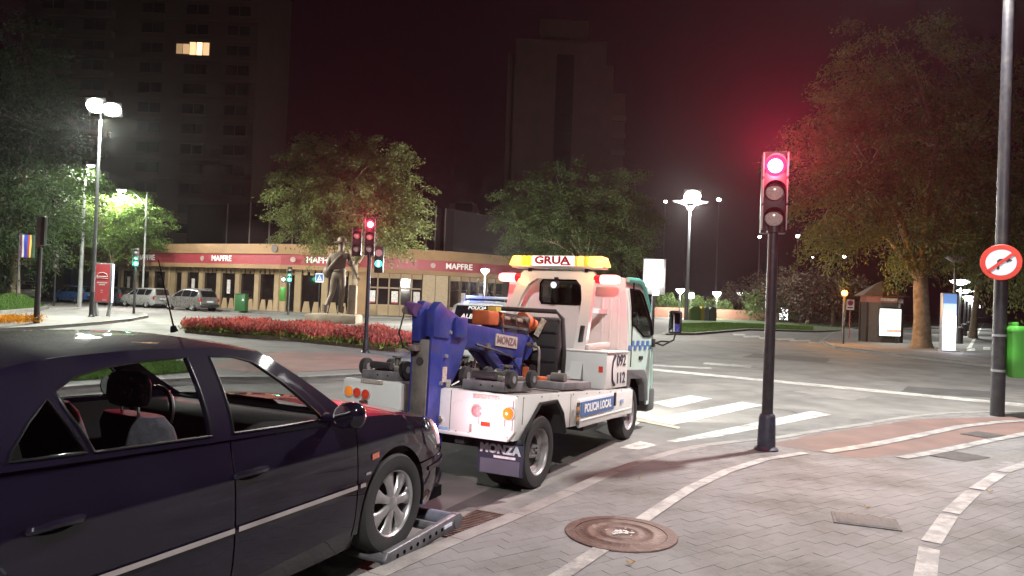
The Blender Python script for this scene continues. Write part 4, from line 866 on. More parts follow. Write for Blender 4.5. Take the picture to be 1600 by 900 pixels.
# its neighbour further back along the pavement, behind the viewer
t = thing('street_lamp', 'tall dark street lamp of the same row standing on the pavement behind the viewer', 'street lamp', (-.4+2.2, -6.5, .1)); MB().cyl((0, 0, 0), (0, 0, 9.6), .125, .085, 14).build('post', POST, t, smooth=True)
MB().tube([(0, 0, 9.4), (-.2, .1, 9.75), (-1.0, .5, 10.0), (-1.6, .7, 10.0)], [.08, .07, .055, .05], 8).build('arm', POST, t, smooth=True); flood(t, (-1.6, .7, 9.95), LAMPW, .9, .4, -.4); lamp('lamp_light', (-1.6, .7, 9.7), 6500, WARMW, .22, t, spot=160)
# no-right-turn sign
SIGNR = MAT('sign_red', (.52, .035, .02), .45, var=.06, emit=.05); SIGNW = MAT('sign_white', (.66, .67, .78), .45, var=.04)
c = A(1564, 410, b.y-.14); fwd = Vector((-c.x, -c.y, 0)).normalized(); rt = Vector((-fwd.y, fwd.x, 0)); sg = thing('road_sign', 'round red-bordered no-right-turn sign on the tall lamp post', 'road sign', (c.x, c.y, c.z)); M = Matrix((rt, -fwd, Vector((0, 0, 1)))).transposed().to_4x4(); M.translation = c; sg.matrix_world = M
R_ = 28.0*c.y/FPX
MB().lathe([(0, .006), (R_, .006), (R_, -.006), (R_*.98, -.012), (R_*.73, -.012)], (0, 0, 0), (0, 1, 0), 40).build('border', SIGNR, sg); MB().lathe([(0, -.010), (R_*.735, -.010), (R_*.735, .0)], (0, 0, 0), (0, 1, 0), 40).build('face', SIGNW, sg)
k = R_*.62
MB().prism([(-.30*k, -.62*k), (-.10*k, -.62*k), (-.10*k, .02*k), (-.02*k, .10*k), (.42*k, .10*k), (.42*k, -.02*k), (.85*k, .2*k), (.42*k, .44*k), (.42*k, .32*k), (-.12*k, .32*k), (-.30*k, .14*k)], 'y', -.0135, -.0105).build('arrow', MAT('sign_black', (.012, .012, .016), .5), sg)
MB().box((0, -.015, 0), (R_*1.5, .003, R_*.17), M=Matrix.Rotation(math.radians(-40), 3, 'Y')).build('slash', SIGNR, sg)
MB().box((0, .03, .1), (.05, .05, .04)).box((0, .03, -.1), (.05, .05, .04)).build('bracket', GALV, sg)
# litter bin strapped to the same post
BIN = MAT('litter_bin_green', (.075, .36, .045), .35, var=.1, scale=3, coat=.3)
bn = thing('litter_bin', 'bright green litter bin with a round sticker strapped to the tall lamp post', 'litter bin', (b.x+.31, b.y-.12, b.z+.70)); ro = []
for z, k in ((0, .80), (.03, .9), (.4, .97), (.78, 1.0), (.80, 1.03), (.86, 1.02), (.90, .9), (.90, .6)):
    ro.append([(math.copysign(abs(math.cos(a))**.5, math.cos(a))*.23*k, math.copysign(abs(math.sin(a))**.55, math.sin(a))*.17*k, z) for a in [2*math.pi*i/28 for i in range(29)]])
MB().grid(ro).build('body', BIN, bn, smooth=True); MB().box((0, 0, .02), (.30, .2, .02)).build('floor', BIN, bn); MB().box((-.16, -.02, .92), (.05, .22, .10)).build('hood', BIN, bn, bevel=.02)
MB().box((.10, -.172, .50), (.17, .006, .24)).build('sticker', MAT('sticker_pale', (.5, .52, .6), .5, var=.3, scale=20), bn); MB().lathe([(0, 0), (.065, 0), (.065, .003), (0, .003)], (.10, -.178, .52), (0, 1, 0), 18).build('sticker_disc', MAT('sticker_blue', (.08, .16, .4), .5, var=.2, scale=30), bn)
# --- red poster stand on the left island
b = G(160, 494, .12); Y = b.y; t = thing('poster_stand', 'free-standing red advertising poster on two splayed legs on the island', 'billboard', b); zt = z_of(160, 411, Y)-.12; zb = z_of(160, 473, Y)-.12; w = (175-147)/FPX*Y
MB().box((0, 0, (zt+zb)/2), (w, .2, zt-zb)).build('case', MAT('case_grey', (.2, .2, .21), .4, .3), t, bevel=.02); MB().box((-.03, -.105, (zt+zb)/2), (w-.16, .012, zt-zb-.12)).build('poster', MAT('poster_crimson', (.42, .055, .065), .4, var=.06, emit=.10, ecol=(.5, .08, .09)), t)
MB().box((w/2+.004, -.0, (zt+zb)/2), (.01, .16, zt-zb-.08)).build('lit_edge', EMIT('poster_edge', (.75, .72, 1.0), 1.6), t)
for s in (-1, 1): MB().bar((s*w*.42, 0, zb), (s*w*.30, 0, 0), .14, .12).build('leg', GALV, t)
PW = MAT('poster_white', (.6, .5, .5), .5)
for k_, (zz_, ww_) in enumerate(((1.0, .52), (.90, .30), (.62, .12), (.52, .10), (.14, .2))): MB().box((-.03+(.15 if k_ == 4 else 0), -.113, zb+zz_), (ww_, .004, .06 if k_ < 2 else .03)).build('print_line', PW, t)
MB().tube([(-.03+.26*math.cos(a), -.115, zb+1.3+.2*math.sin(a)) for a in [math.pi*i/12 for i in range(13)]], .014, 6).tube([(-.32, -.115, zb+1.3), (.26, -.115, zb+1.3)], .014, 6).tube([(-.32, -.115, zb+1.22), (.26, -.115, zb+1.22)], .012, 6).build('print_mark', PW, t)
# lit billboard behind the cab
b = A(1019, 520, 42); b.z = 0; t = thing('lit_billboard', 'white glowing billboard on a post right behind the truck cab', 'billboard', b); zt = z_of(1018, 404, 42); zb = z_of(1018, 460, 42)
MB().box((0, 0, (zt+zb)/2), (1.25, .25, zt-zb)).build('case', GALV, t, bevel=.03); MB().box((-.05, -.13, (zt+zb)/2+.18), (1.05, .02, zt-zb-.5)).build('face', EMIT('billboard_white', (1, .98, .90), 3.2), t); MB().box((.1, -.13, zb+.1), (.35, .02, .3)).build('small_face', EMIT('billboard_white', (1, .98, .90), 3.2), t); MB().cyl((0, 0, 0), (0, 0, zb), .1, .1, 10).build('post', POST, t); lamp('billboard_light', (0, -.8, (zt+zb)/2), 350, (1, .97, .9), .4, t)
# small square crossing sign and green cabinet by the offices
b = A(497, 490, 50); b.z = .0; t = thing('crossing_sign', 'small blue and white pedestrian crossing sign left of the statue', 'road sign', b); zc = z_of(497, 434, 50)
MB().cyl((0, .03, 0), (0, .03, zc), .03, .03, 8).build('post', POST, t); MB().box((0, 0, zc), (.55, .02, .62)).build('plate', SIGNW, t); MB().box((0, -.012, zc+.02), (.46, .006, .44)).build('blue_face', MAT('sign_blue', (.03, .10, .36), .4), t); MB().prism([(-.17, -.16), (.17, -.16), (0, .2)], 'y', -.02, -.016).build('triangle', SIGNW, t); 
o = t.children[-1]; o.location.z = zc; walker((0, -.024, zc-.03), .2, t, MAT('sign_black', (.012, .012, .016), .5))
b = G(377, 486, .12); t = thing('green_cabinet', 'squat green street cabinet with a white recycling mark by the offices', 'street cabinet', b); w = 16/FPX*b.y; h_ = 26/FPX*b.y
CG = MAT('cabinet_green', (.02, .11, .03), .5, var=.1); MB().box((0, 0, h_/2), (w, .7, h_)).build('body', CG, t, bevel=.03); MB().box((0, 0, h_+.03), (w+.06, .76, .06)).build('lid', CG, t, bevel=.02); MB().prism([(.12, h_*.62), (.30, h_*.62), (.21, h_*.8)], 'y', -.36, -.352).build('recycling_mark', SIGNW, t)
# kiosk
b = G(1391, 536, .12); Y = b.y; s_ = Y/FPX; t = thing('news_kiosk', 'closed dark wooden kiosk with a pointed roof and a lit poster panel', 'kiosk', b+Vector((0, 1.1, 0)))
KW = MAT('kiosk_wood', (.028, .026, .022), .5, var=.25, scale=5); KR = MAT('kiosk_roof', (.13, .09, .065), .7, var=.2, scale=4)
hw = 30*s_; zw = z_of(1390, 463, Y)-.12; zr = z_of(1388, 438, Y)-.12
oc = [(hw*math.cos(a), hw*math.sin(a)*.95) for a in [math.radians(22.5+45*i) for i in range(8)]]
MB().prism(oc, 'z', 0, zw-.35).build('wall', KW, t); MB().prism([(x*1.04, y*1.04) for x, y in oc], 'z', zw-.35, zw).build('fascia', MAT('kiosk_red', (.16, .05, .035), .6, var=.2), t)
rv = [(x*1.38, y*1.38, zw) for x, y in oc]+[(x*.45, y*.45, zr-.25) for x, y in oc]+[(0, 0, zr)]; n = 8
MB().add(rv, [(i, (i+1) % n, n+(i+1) % n, n+i) for i in range(n)]+[(n+i, n+(i+1) % n, 16) for i in range(n)]+[tuple(range(n))[::-1]]).build('roof', KR, t)
yf = -hw*.95*math.cos(math.radians(22.5))-.02
for i in range(8):
    x, y = oc[i]; MB().box((x*1.02, y*1.02, (zw-.35)/2), (.10, .10, zw-.35)).build('corner_post', KW, t)
MB().box((.02, yf-.01, .35+(523-479)/2*s_), (37*s_, .06, 46*s_)).build('panel_frame', BLACK, t); ps = MB().box((.02, yf-.05, .35+(523-479)/2*s_), (33*s_, .02, 42*s_)).build('poster_panel', EMIT('kiosk_poster', (.85, .95, .85), 1.25), t)
MB().box((.15, yf-.065, .35+18*s_), (16*s_, .01, 9*s_)).build('poster_print', MAT('poster_print_tan', (.55, .35, .25), .5, var=.4, scale=6, emit=.6, ecol=(.8, .5, .35)), t); MB().box((.2, yf-.065, .35+9*s_), (22*s_, .01, 4*s_)).build('poster_print', MAT('poster_print_red', (.5, .2, .15), .5, var=.4, scale=8, emit=.5, ecol=(.9, .4, .35)), t)
MB().box((-.1, yf-.08, zw-.18), (.9, .03, .16)).build('name_board', MAT('name_board', (.3, .26, .22), .6, var=.4, scale=12), t)
lamp('panel_light', (0, yf-.6, 1.3), 60, (.9, 1, .92), .3, t)
# glowing totem
b = G(1480, 549, .12); Y = b.y; s_ = Y/FPX; h_ = 91*s_; w = 22*s_; t = thing('lit_totem', 'tall slim glowing information totem with a blue top', 'totem', b)
MB().box((0, 0, h_/2), (w, .22, h_)).build('case', MAT('totem_case', (.3, .33, .38), .4, .3), t, bevel=.015)
for z0, z1, c_, e in ((.02, .62, (.85, .88, 1.0), 1.3), (.62, .82, (.50, .58, .85), .75), (.82, .985, (.16, .30, .62), .5)): MB().box((0, -.112, h_*(z0+z1)/2), (w*.94, .01, h_*(z1-z0)-.004)).build('panel', EMIT('totem_%d' % (z0*100), c_, e), t)
MB().box((0, -.14, .02), (w*1.2, .4, .05)).build('foot', GALV, t); lamp('totem_light', (0, -.6, 1.0), 50, (.85, .9, 1), .3, t)
# amber flashing post with the no-stopping plate
b = G(1317, 537, .12); Y = b.y; t = thing('amber_beacon', 'flashing amber traffic lamp on a thin dark post by the kiosk corner', 'traffic light', b); zl = z_of(1319, 458, Y)-.12
MB().cyl((0, 0, 0), (0, 0, zl-.1), .07, .06, 10).build('post', POST, t); hd = MB().box((0, .06, zl), (.30, .16, .34)).build('head', HOUSING, t, bevel=.02); MB().lathe([(0, -.07), (.12, -.05), (.15, .02)], (0, -.03, zl), (0, 1, 0), 18).build('lens', AMBER_L, hd, smooth=True); lamp('amber_light', (-.05, -.8, zl), 380, (1, .36, .03), .12, t); lamp('added_amber_beam', (-.05, -.16, zl), 3500, (1, .33, .02), .1, t, spot=9, direction=(-b.x, -b.y, -.6))  # the narrow spot is added for an amber glow in the haze
b = G(1327, 529, .12); Y = b.y; t = thing('parking_sign', 'small white no-stopping plate on a thin red post beside the amber lamp', 'road sign', b); zc = z_of(1327, 476, Y)-.12
MB().cyl((0, .02, 0), (0, .02, zc+.2), .035, .03, 8).build('post', MAT('red_post', (.22, .05, .05), .5), t); MB().box((0, 0, zc), (.46, .02, .62)).build('plate', SIGNW, t); MB().lathe([(0, -.006), (.17, -.006), (.17, .0)], (0, -.012, zc+.1), (0, 1, 0), 20).build('disc', SIGNR, t); MB().lathe([(0, -.008), (.12, -.008), (.12, .0)], (0, -.014, zc+.1), (0, 1, 0), 20).build('disc_face', MAT('sign_blue2', (.1, .06, .18), .4), t); MB().box((0, -.014, zc-.18), (.34, .006, .07)).build('text_bar', MAT('sign_black', (.012, .012, .016), .5), t)
# recycling containers
for px, w, m_, lid, lb in ((1087, 17, (.085, .17, .04), 1, 'green peaked recycling container near the far lamp post'), (1098, 6, (.42, .28, .03), 0, 'narrow yellow recycling container beside the green one'), (1104, 8, (.16, .19, .24), 0, 'pale grey recycling container next to the yellow one'), (1114, 11, (.10, .11, .12), 1, 'dark grey recycling container at the right of the group')):
    b = A(px, 503, 78); b.z = .12; k = 78/FPX; t = thing('recycling_container', lb, 'container', b, 0, 'recycling containers'); mm = MAT('container_%d' % px, m_, .5, var=.15); w_ = w*k*.96; MB().box((0, .5, .65), (w_, 1.0, 1.2)).build('body', mm, t, bevel=.04); MB().prism([(-w_/2-.03, 1.25), (w_/2+.03, 1.25), (w_*.25, 1.25+.28), (-w_*.25, 1.25+.28)], 'y', -.03, 1.03).build('lid', mm, t)
# glowing shelter panel among the far trees
b = A(1223, 498, 92); b.z = .1; t = thing('lit_shelter_panel', 'small glowing white panel among the far trees right of the signal post', 'billboard', b); MB().box((0, 0, 1.0), (1.3, .15, 1.7)).build('case', GALV, t); MB().box((0, -.09, 1.0), (1.15, .02, 1.5)).build('face', EMIT('shelter_white', (1, 1, 1), 3), t); MB().cyl((0, .1, 0), (0, .1, .3), .1, .1, 8).build('foot', POST, t)
b = A(1080, 462, 97); b2 = thing('info_panel', 'small white lit sign panel between the two park globe lamps', 'sign', (b.x, b.y, 0)); MB().box((0, 0, b.z), (.7, .1, .7)).build('face', EMIT('info_white', (.95, .98, 1), 1.4), b2); MB().cyl((0, .06, 0), (0, .06, b.z), .05, .05, 8).build('post', POST, b2)
# ------------------------------------------------------------------ vehicles
def wheel(parent, c, r, rim_r, width, side, spokes, name='wheel', rim_mat=None, style='spoke'):
    """wheel with tyre, rim and hub; side -1 = right-hand side (outer face towards -y)"""
    w = bpy.data.objects.new(name, None); COL.objects.link(w); w.parent = parent; w.location = c; w.empty_display_size = .1
    ax = (0, side, 0); h = width/2; rm = rim_mat or MAT('alloy_silver', (.42, .41, .42), .35, .7, var=.15, scale=10)
    MB().lathe([(rim_r, -h*.9), (r*.93, -h), (r*.985, -h*.75), (r, -h*.35), (r, h*.35), (r*.985, h*.75), (r*.94, h*.98), (rim_r*1.12, h*1.02), (rim_r, h*.9)], (0, 0, 0), ax, 40).build('tyre', RUBBER, w, smooth=50)
    rim = MB().lathe([(rim_r, -h*.8), (rim_r*.96, h*.2), (rim_r*.94, h*.7), (rim_r*.985, h*.88), (rim_r*1.02, h*.93)], (0, 0, 0), ax, 36).build('rim', rm, w, smooth=50)
    MB().lathe([(0, h*.05), (rim_r*.95, h*.05), (rim_r*.95, h*.0), (0, 0)], (0, 0, 0), ax, 24).build('brake_disc', MAT('brake_dark', (.018, .017, .017), .7), rim)
    sp = MB()
    if style == 'spoke':
        for i in range(spokes):
            a = 2*math.pi*i/spokes; d = Vector((math.cos(a), 0, math.sin(a))); p = Vector((-math.sin(a), 0, math.cos(a))); ro = []
            for t, ww, y in ((.14, .075, .80), (.35, .062, .86), (.65, .085, .84), (.86, .13, .78), (.97, .17, .74)):
                c_ = d*rim_r*t; ro.append([tuple(c_-p*ww*rim_r*2+Vector((0, side*h*(y-.18), 0))), tuple(c_-p*ww*rim_r*1.6+Vector((0, side*h*y, 0))), tuple(c_+Vector((0, side*h*(y+.05), 0))), tuple(c_+p*ww*rim_r*1.6+Vector((0, side*h*y, 0))), tuple(c_+p*ww*rim_r*2+Vector((0, side*h*(y-.18), 0)))])
            sp.grid(ro)
        sp.build('spokes', rm, rim, smooth=60, weld=False); MB().lathe([(0, h*.98), (rim_r*.12, h*.97), (rim_r*.22, h*.86), (rim_r*.25, h*.4)], (0, 0, 0), ax, 20).build('hub_cap', rm, rim, smooth=50)
    else:
        MB().lathe([(0, h*.30), (rim_r*.30, h*.30), (rim_r*.34, h*.05), (rim_r*.62, -.02), (rim_r*.80, h*.25), (rim_r*.92, h*.3), (rim_r*.93, h*.7)], (0, 0, 0), ax, 32).build('disc', rm, rim, smooth=50)
        for i in range(6): a = 2*math.pi*i/6; q = Vector((math.cos(a)*rim_r*.24, side*h*.32, math.sin(a)*rim_r*.24)); sp.cyl(q, q+Vector((0, side*.03, 0)), .014, .012, 6)
        sp.build('wheel_nut', GALV, rim, weld=False)
    return w
# ---------- the dark saloon car on the lift
PAINTC = MAT('dark_plum_paint', (.0062, .0040, .0120), .6, .0, var=.15, scale=3, coat=1.0, spec=.03)
SEAL = MAT('black_seal', (.006, .006, .007), .75, var=0, spec=.03); CARGLASS = GLASS('car_glass', (.88, .90, .90), .05)
PANEL_IN = MAT('dark_trim', (.018, .016, .016), .8, var=.2); CLOTH = MAT('seat_cloth', (.040, .038, .048), .95, var=.3, scale=30, bump=.3, bscale=120)
car = thing('saloon_car', 'dark plum four-door saloon car with its front wheels on the tow lift', 'car'); car.location = (-2.068, 3.893, .117); car.rotation_euler = (0, -.009, 1.11)
AX, BY, NP = 2.33, .885, 5.0
_tab = [(0, 0, BY)]; x_ = 0; s_acc = 0; prev = (0, BY)
for i in range(1, 4001):
    th = math.pi/2*(1-i/4000); cx, sy = math.cos(th), math.sin(th); q = (AX*cx**(2/NP), BY*sy**(2/NP) if sy > 0 else 0); s_acc += math.hypot(q[0]-prev[0], q[1]-prev[1]); prev = q; _tab.append((s_acc, q[0], q[1]))
_S = np.array([t_[0] for t_ in _tab]); _X = np.array([t_[1] for t_ in _tab]); _Y = np.array([t_[2] for t_ in _tab]); SEND = float(_S[-1])
KY = [(.14, .93), (.2, .952), (.30, .985), (.42, .998), (.52, 1.0), (.62, .998), (.72, .990), (.785, .983), (.815, .970), (.90, .945), (1.0, .925)]
KXF = [(.14, .90), (.2, .95), (.3, .99), (.45, 1.0), (.55, .985), (.62, .955), (.68, .92), (.74, .86), (.82, .74), (.9, .55)]
def csurf(s, z, side=-1, off=0):
    a = abs(s); x = float(np.interp(a, _S, _X)); y = float(np.interp(a, _S, _Y)); x2 = float(np.interp(a+.002, _S, _X)); y2 = float(np.interp(a+.002, _S, _Y))
    d = math.hypot(x2-x, y2-y) or 1; nx, ny = -(y2-y)/d, (x2-x)/d
    if a >= SEND-.003: nx, ny = 1, 0
    x += nx*off; y += ny*off
    if x > 1.35: x = 1.35+(x-1.35)*interp(KXF, z)
    return (x if s >= 0 else -x, side*y*interp(KY, z), z)
def zh(s): return interp([(.9, .912), (1.2, .893), (1.5, .862), (1.8, .815), (2.05, .765), (2.3, .725), (2.6, .70), (3.3, .688)], s)
def zbelt(x): return .905+.050*(.70-x)
def arch(cx, cz, r_, a0, a1, n=16): return [(cx+r_*math.cos(math.radians(lerp(a0, a1, i/n))), cz+r_*math.sin(math.radians(lerp(a0, a1, i/n)))) for i in range(n+1)]
def zroof(x): return interp([(-1.7, 1.06), (-1.35, 1.20), (-1.05, 1.315), (-.7, 1.362), (-.3, 1.375), (.1, 1.365), (.4, 1.33), (.55, 1.27), (1.0, .93)], x)
def gsurf(x, z, side=-1, off=0):
    zb_ = zbelt(x); t_ = max(0, (z-zb_)/(1.37-zb_)); y = .838-.055*t_-.19*t_**1.6-.09*max(0, (x-.2)/.8)**2-.07*max(0, (-.8-x)/.8)**2
    return (x, side*(y+off), z)
FENDER = [(.945, .215)]+arch(1.35, .315, .365, 196, 34)+[(1.9, .515), (2.06, .525), (2.10, .685), (2.05, zh(2.05)), (1.8, zh(1.8)), (1.5, zh(1.5)), (1.2, zh(1.2)), (.945, zh(.945))]
BUMPER = arch(1.35, .315, .365, 31.5, -22)+[(2.2, .165), (SEND, .165), (SEND, .53), (2.6, .53), (2.06, .517), (1.9, .507)]
FDOOR = [(.022, .215), (.935, .215), (.935, .912), (.70, .905), (.022, zbelt(.022))]
RDOOR = [(-.72, .215), (.012, .215), (.012, zbelt(.012)), (-1.12, zbelt(-1.12)), (-1.10, .80), (-1.02, .66), (-.92, .50), (-.80, .33)]
RQUART = [(-.985, .215), (-.73, .215), (-.81, .33), (-.93, .50), (-1.03, .66), (-1.11, .80), (-1.13, zbelt(-1.12)), (-1.6, 1.0), (-2.1, .99), (-2.4, .96), (-SEND, .95), (-SEND, .18), (-1.75, .18)]+arch(-1.35, .315, .36, -20, 200)
for sd in (-1, 1):
    fn = lambda s, z: csurf(s, z, sd)
    sheet(FENDER, [], fn, .055).build('front_wing', PAINTC, car, smooth=50)
    bp_ = sheet(BUMPER, [], fn, .06).build('front_bumper', PAINTC, car, smooth=50)
    d1 = sheet(FDOOR, [], fn, .06).build('front_door', PAINTC, car, smooth=50); d2 = sheet(RDOOR, [], fn, .06).build('rear_door', PAINTC, car, smooth=50); sheet(RQUART, [], fn, .07).build('rear_quarter', PAINTC, car, smooth=50)
    sheet([(-.98, .13), (.98, .13), (.98, .208), (-.98, .208)], [], lambda s, z: csurf(s, z, sd, -.012), .1).build('sill', PAINTC, car, smooth=50)
    inner_ = lambda s, z: csurf(s, z, sd, -.05); sheet([(-.98, .17), (.96, .17), (.96, .90), (-.98, .97)], [], inner_, .15).build('door_trim', PANEL_IN, car, smooth=50)
    sheet([(.93, .6), (1.72, .6), (2.0, .5), (2.0, .70), (.93, .88)], [], inner_, .12).build('inner_wing', PANEL_IN, car)
    st = lambda s, z: csurf(s, z, sd, .012)
    MOULD = MAT('side_moulding', (.42, .38, .38), .3, .5, var=.1)
    for a, b_, dr in ((-.86, .005, d2), (.030, .925, d1), (.955, 1.005, car)): sheet([(a, .503), (b_, .503), (b_, .527), (a, .527)], [], st, .1).build('side_strip', MOULD, dr)
    # handles over flat dark sheets painted as the recess shade
    for x0, dr in ((-.84, d2), (.11, d1)):
        sheet([(x0+.088*math.cos(a), .762+.028*math.sin(a)) for a in [2*math.pi*i/20 for i in range(20)]], [], lambda s, z: csurf(s, z, sd, .0015), .04).build('recess_shade', SEAL, dr, smooth=True)
        pts_ = [csurf(x0-.10, .765, sd, .004), csurf(x0-.08, .772, sd, .028), csurf(x0, .776, sd, .034), csurf(x0+.08, .772, sd, .028), csurf(x0+.10, .765, sd, .004)]; MB().tube(pts_, .017, 8).build('handle', PAINTC, dr, smooth=True)
    sheet([(1.075, .645), (1.145, .65), (1.145, .685), (1.075, .68)], [], lambda s, z: csurf(s, z, sd, .006), .03).build('side_repeater', MAT('repeater_amber', (.42, .12, .07), .25, var=.1, coat=.5), car)
    sheet([(1.015, .565), (1.065, .565), (1.065, .58), (1.015, .58)], [], lambda s, z: csurf(s, z, sd, .004), .03).build('badge', CHROME, car)
    hl = sheet([(2.085, .54), (2.62, .548), (2.60, .66), (2.115, .685)], [], lambda s, z: csurf(s, z, sd, -.004), .05).build('headlight', MAT('headlight_lens', (.13, .12, .13), .15, .2, var=.4, scale=40, coat=1), car, smooth=50)
    sheet([(2.055, .528), (2.64, .535), (2.62, .675), (2.085, .70)], [], lambda s, z: csurf(s, z, sd, -.03), .08).build('lamp_bowl', SEAL, car)
    sheet([(1.78, .43), (2.7, .43), (2.7, .46), (1.78, .46)], [], lambda s, z: csurf(s, z, sd, .008), .08).build('bumper_strip', MAT('bumper_rubber', (.02, .018, .02), .35), bp_)
    # greenhouse side frame with its window openings
    OUT = [(1.02, .905), (.72, .902), (.0, zbelt(0)-.004), (-1.13, zbelt(-1.13)-.004), (-1.66, 1.0), (-1.50, 1.12), (-1.28, 1.235), (-1.05, 1.315), (-.7, 1.358), (-.3, 1.370), (.1, 1.360), (.38, 1.325)]
    WF = [(.035, .965), (.715, .935), (.66, .985), (.46, 1.155), (.30, 1.275), (.18, 1.308), (.045, 1.318)]
    WR = [(-.095, .972), (-.668, 1.000), (-.735, 1.16), (-.755, 1.235), (-.66, 1.282), (-.50, 1.308), (-.3, 1.320), (-.085, 1.322)]
    WQ = [(-.70, 1.004), (-.985, 1.020), (-.97, 1.055), (-.89, 1.14), (-.795, 1.215), (-.77, 1.16)]
    gf = lambda x, z: gsurf(x, z, sd)
    sheet(OUT, [WF, WR, WQ], gf, .06, lambda x, z: gsurf(x, z, sd, -.03)).build('window_frame', PAINTC, car, smooth=50)
    for Wp, dr in ((WF, d1), (WR, d2), (WQ, car)): sheet(Wp, [], lambda x, z: gsurf(x, z, sd, -.014), .09).build('window_glass', CARGLASS, dr, smooth=True)
    for Wp in (WF, WR, WQ):
        pts_ = [gsurf(x, z, sd, .002) for x, z in dense(Wp, .05)]; MB().tube(pts_+[pts_[0]], .0055, 6).build('window_seal', MAT('gloss_seal', (.008, .008, .009), .25, var=0, spec=.4), car, smooth=True)
    sheet([(-1.11, zbelt(-1.11)-.012), (.93, .893), (.93, .908), (-1.11, zbelt(-1.11)+.006)], [], lambda s, z: csurf(s, z, sd, .004), .1).build('waist_seal', SEAL, car, smooth=50)
    # mirror
    mr = MB(); ro = []
    for u, k in ((-1, .15), (-.85, .62), (-.5, .9), (0, 1.0), (.45, .98), (.75, .86), (.93, .6), (1, .12)): ro.append([(.70+u*.0+.065*(1-(u*u*.3))*math.cos(a)*k+.02, sd*(.985+u*.095), .975+.074*math.sin(a)*k) for a in [2*math.pi*i/20 for i in range(21)]])
    mr.grid(ro); mr.f.append(tuple(range(7*21, 7*21+20))); mro = mr.build('mirror', PAINTC, car, smooth=60); MB().tube([(.74, sd*.80, .925), (.73, sd*.87, .935), (.72, sd*.93, .955)], [.035, .03, .03], 8).build('mirror_arm', PAINTC, mro, smooth=True)
    MB().lathe([(0, 0), (.06, 0), (.064, .004)], (.650, sd*.99, .975), (-1, 0, 0), 20).build('mirror_glass', MAT('mirror_silver', (.75, .82, .85), .03, 1, var=0), mro).scale = (1, 1, 1)
# roof, bonnet, boot, screens
rows_ = []
for i in range(25):
    x = lerp(-1.05, .42, i/24); ye = -gsurf(x, zroof(x)-.006)[1]; cr = .052*min(1, (1-((x+.3)/.95)**2*.6)); rows_.append([(x, ye*t_, zroof(x)-.006+cr*(1-abs(t_)**2.6)) for t_ in np.linspace(-1, 1, 21)])
MB().grid(rows_).build('roof', PAINTC, car, smooth=True); MB().grid([[(p[0], p[1]*.93, p[2]-.035) for p in r_] for r_ in rows_]).build('headliner', MAT('headliner', (.10, .095, .09), .9), car, smooth=True)
rows_ = []
for i in range(34):
    s = lerp(.99, SEND-.06, i/33); p = csurf(s, zh(s)); k = min(1, (SEND-s)/.5); rows_.append([(p[0], p[1]*t_*-1, p[2]-.004+.052*(1-t_*t_)**.8*(.35+.65*k)) for t_ in np.linspace(-1, 1, 19)])
MB().grid(rows_).build('bonnet', PAINTC, car, smooth=True)
sheet([(-1, .545), (1, .545), (1, .675), (-1, .675)], [], lambda u, z: (lerp(2.25, 2.18, (z-.545)/.13)+.015*(1-u*u), u*.52, z), .2).build('grille', SEAL, car)
rows_ = [[(lerp(-1.60, -2.24, i/8), t_*lerp(.74, .72, i/8), lerp(1.02, .985, i/8)+.02*(1-t_*t_)) for t_ in np.linspace(-1, 1, 9)] for i in range(9)]
MB().grid(rows_).build('boot_lid', PAINTC, car, smooth=True)
def screen(x0, z0, y0, x1, z1, y1, bow, name, mat, sk=0): return MB().grid([[(lerp(x0, x1, v)+bow*(1-u*u), lerp(y0, y1, v)*u, lerp(z0, z1, v)+.03*math.sin(v*math.pi)) for u in np.linspace(-1, 1, 13)] for v in np.linspace(0, 1, 9)]).build(name, mat, car, smooth=True)
screen(.98, .915, .735, .425, 1.325, .56, .10, 'windscreen', CARGLASS); screen(-1.62, 1.03, .70, -1.04, 1.32, .55, -.08, 'rear_window', GLASS('rear_glass', (.3, .3, .3), .07))
MB().box((1.0, 0, .90), (.12, 1.40, .03)).build('scuttle', SEAL, car)
an = MB().cyl((.34, -.02, 1.40), (.33, -.02, 1.43), .022, .014, 10).cyl((.335, -.02, 1.425), (.22, -.02, 1.80), .005, .003, 6).build('antenna', SEAL, car, weld=False)
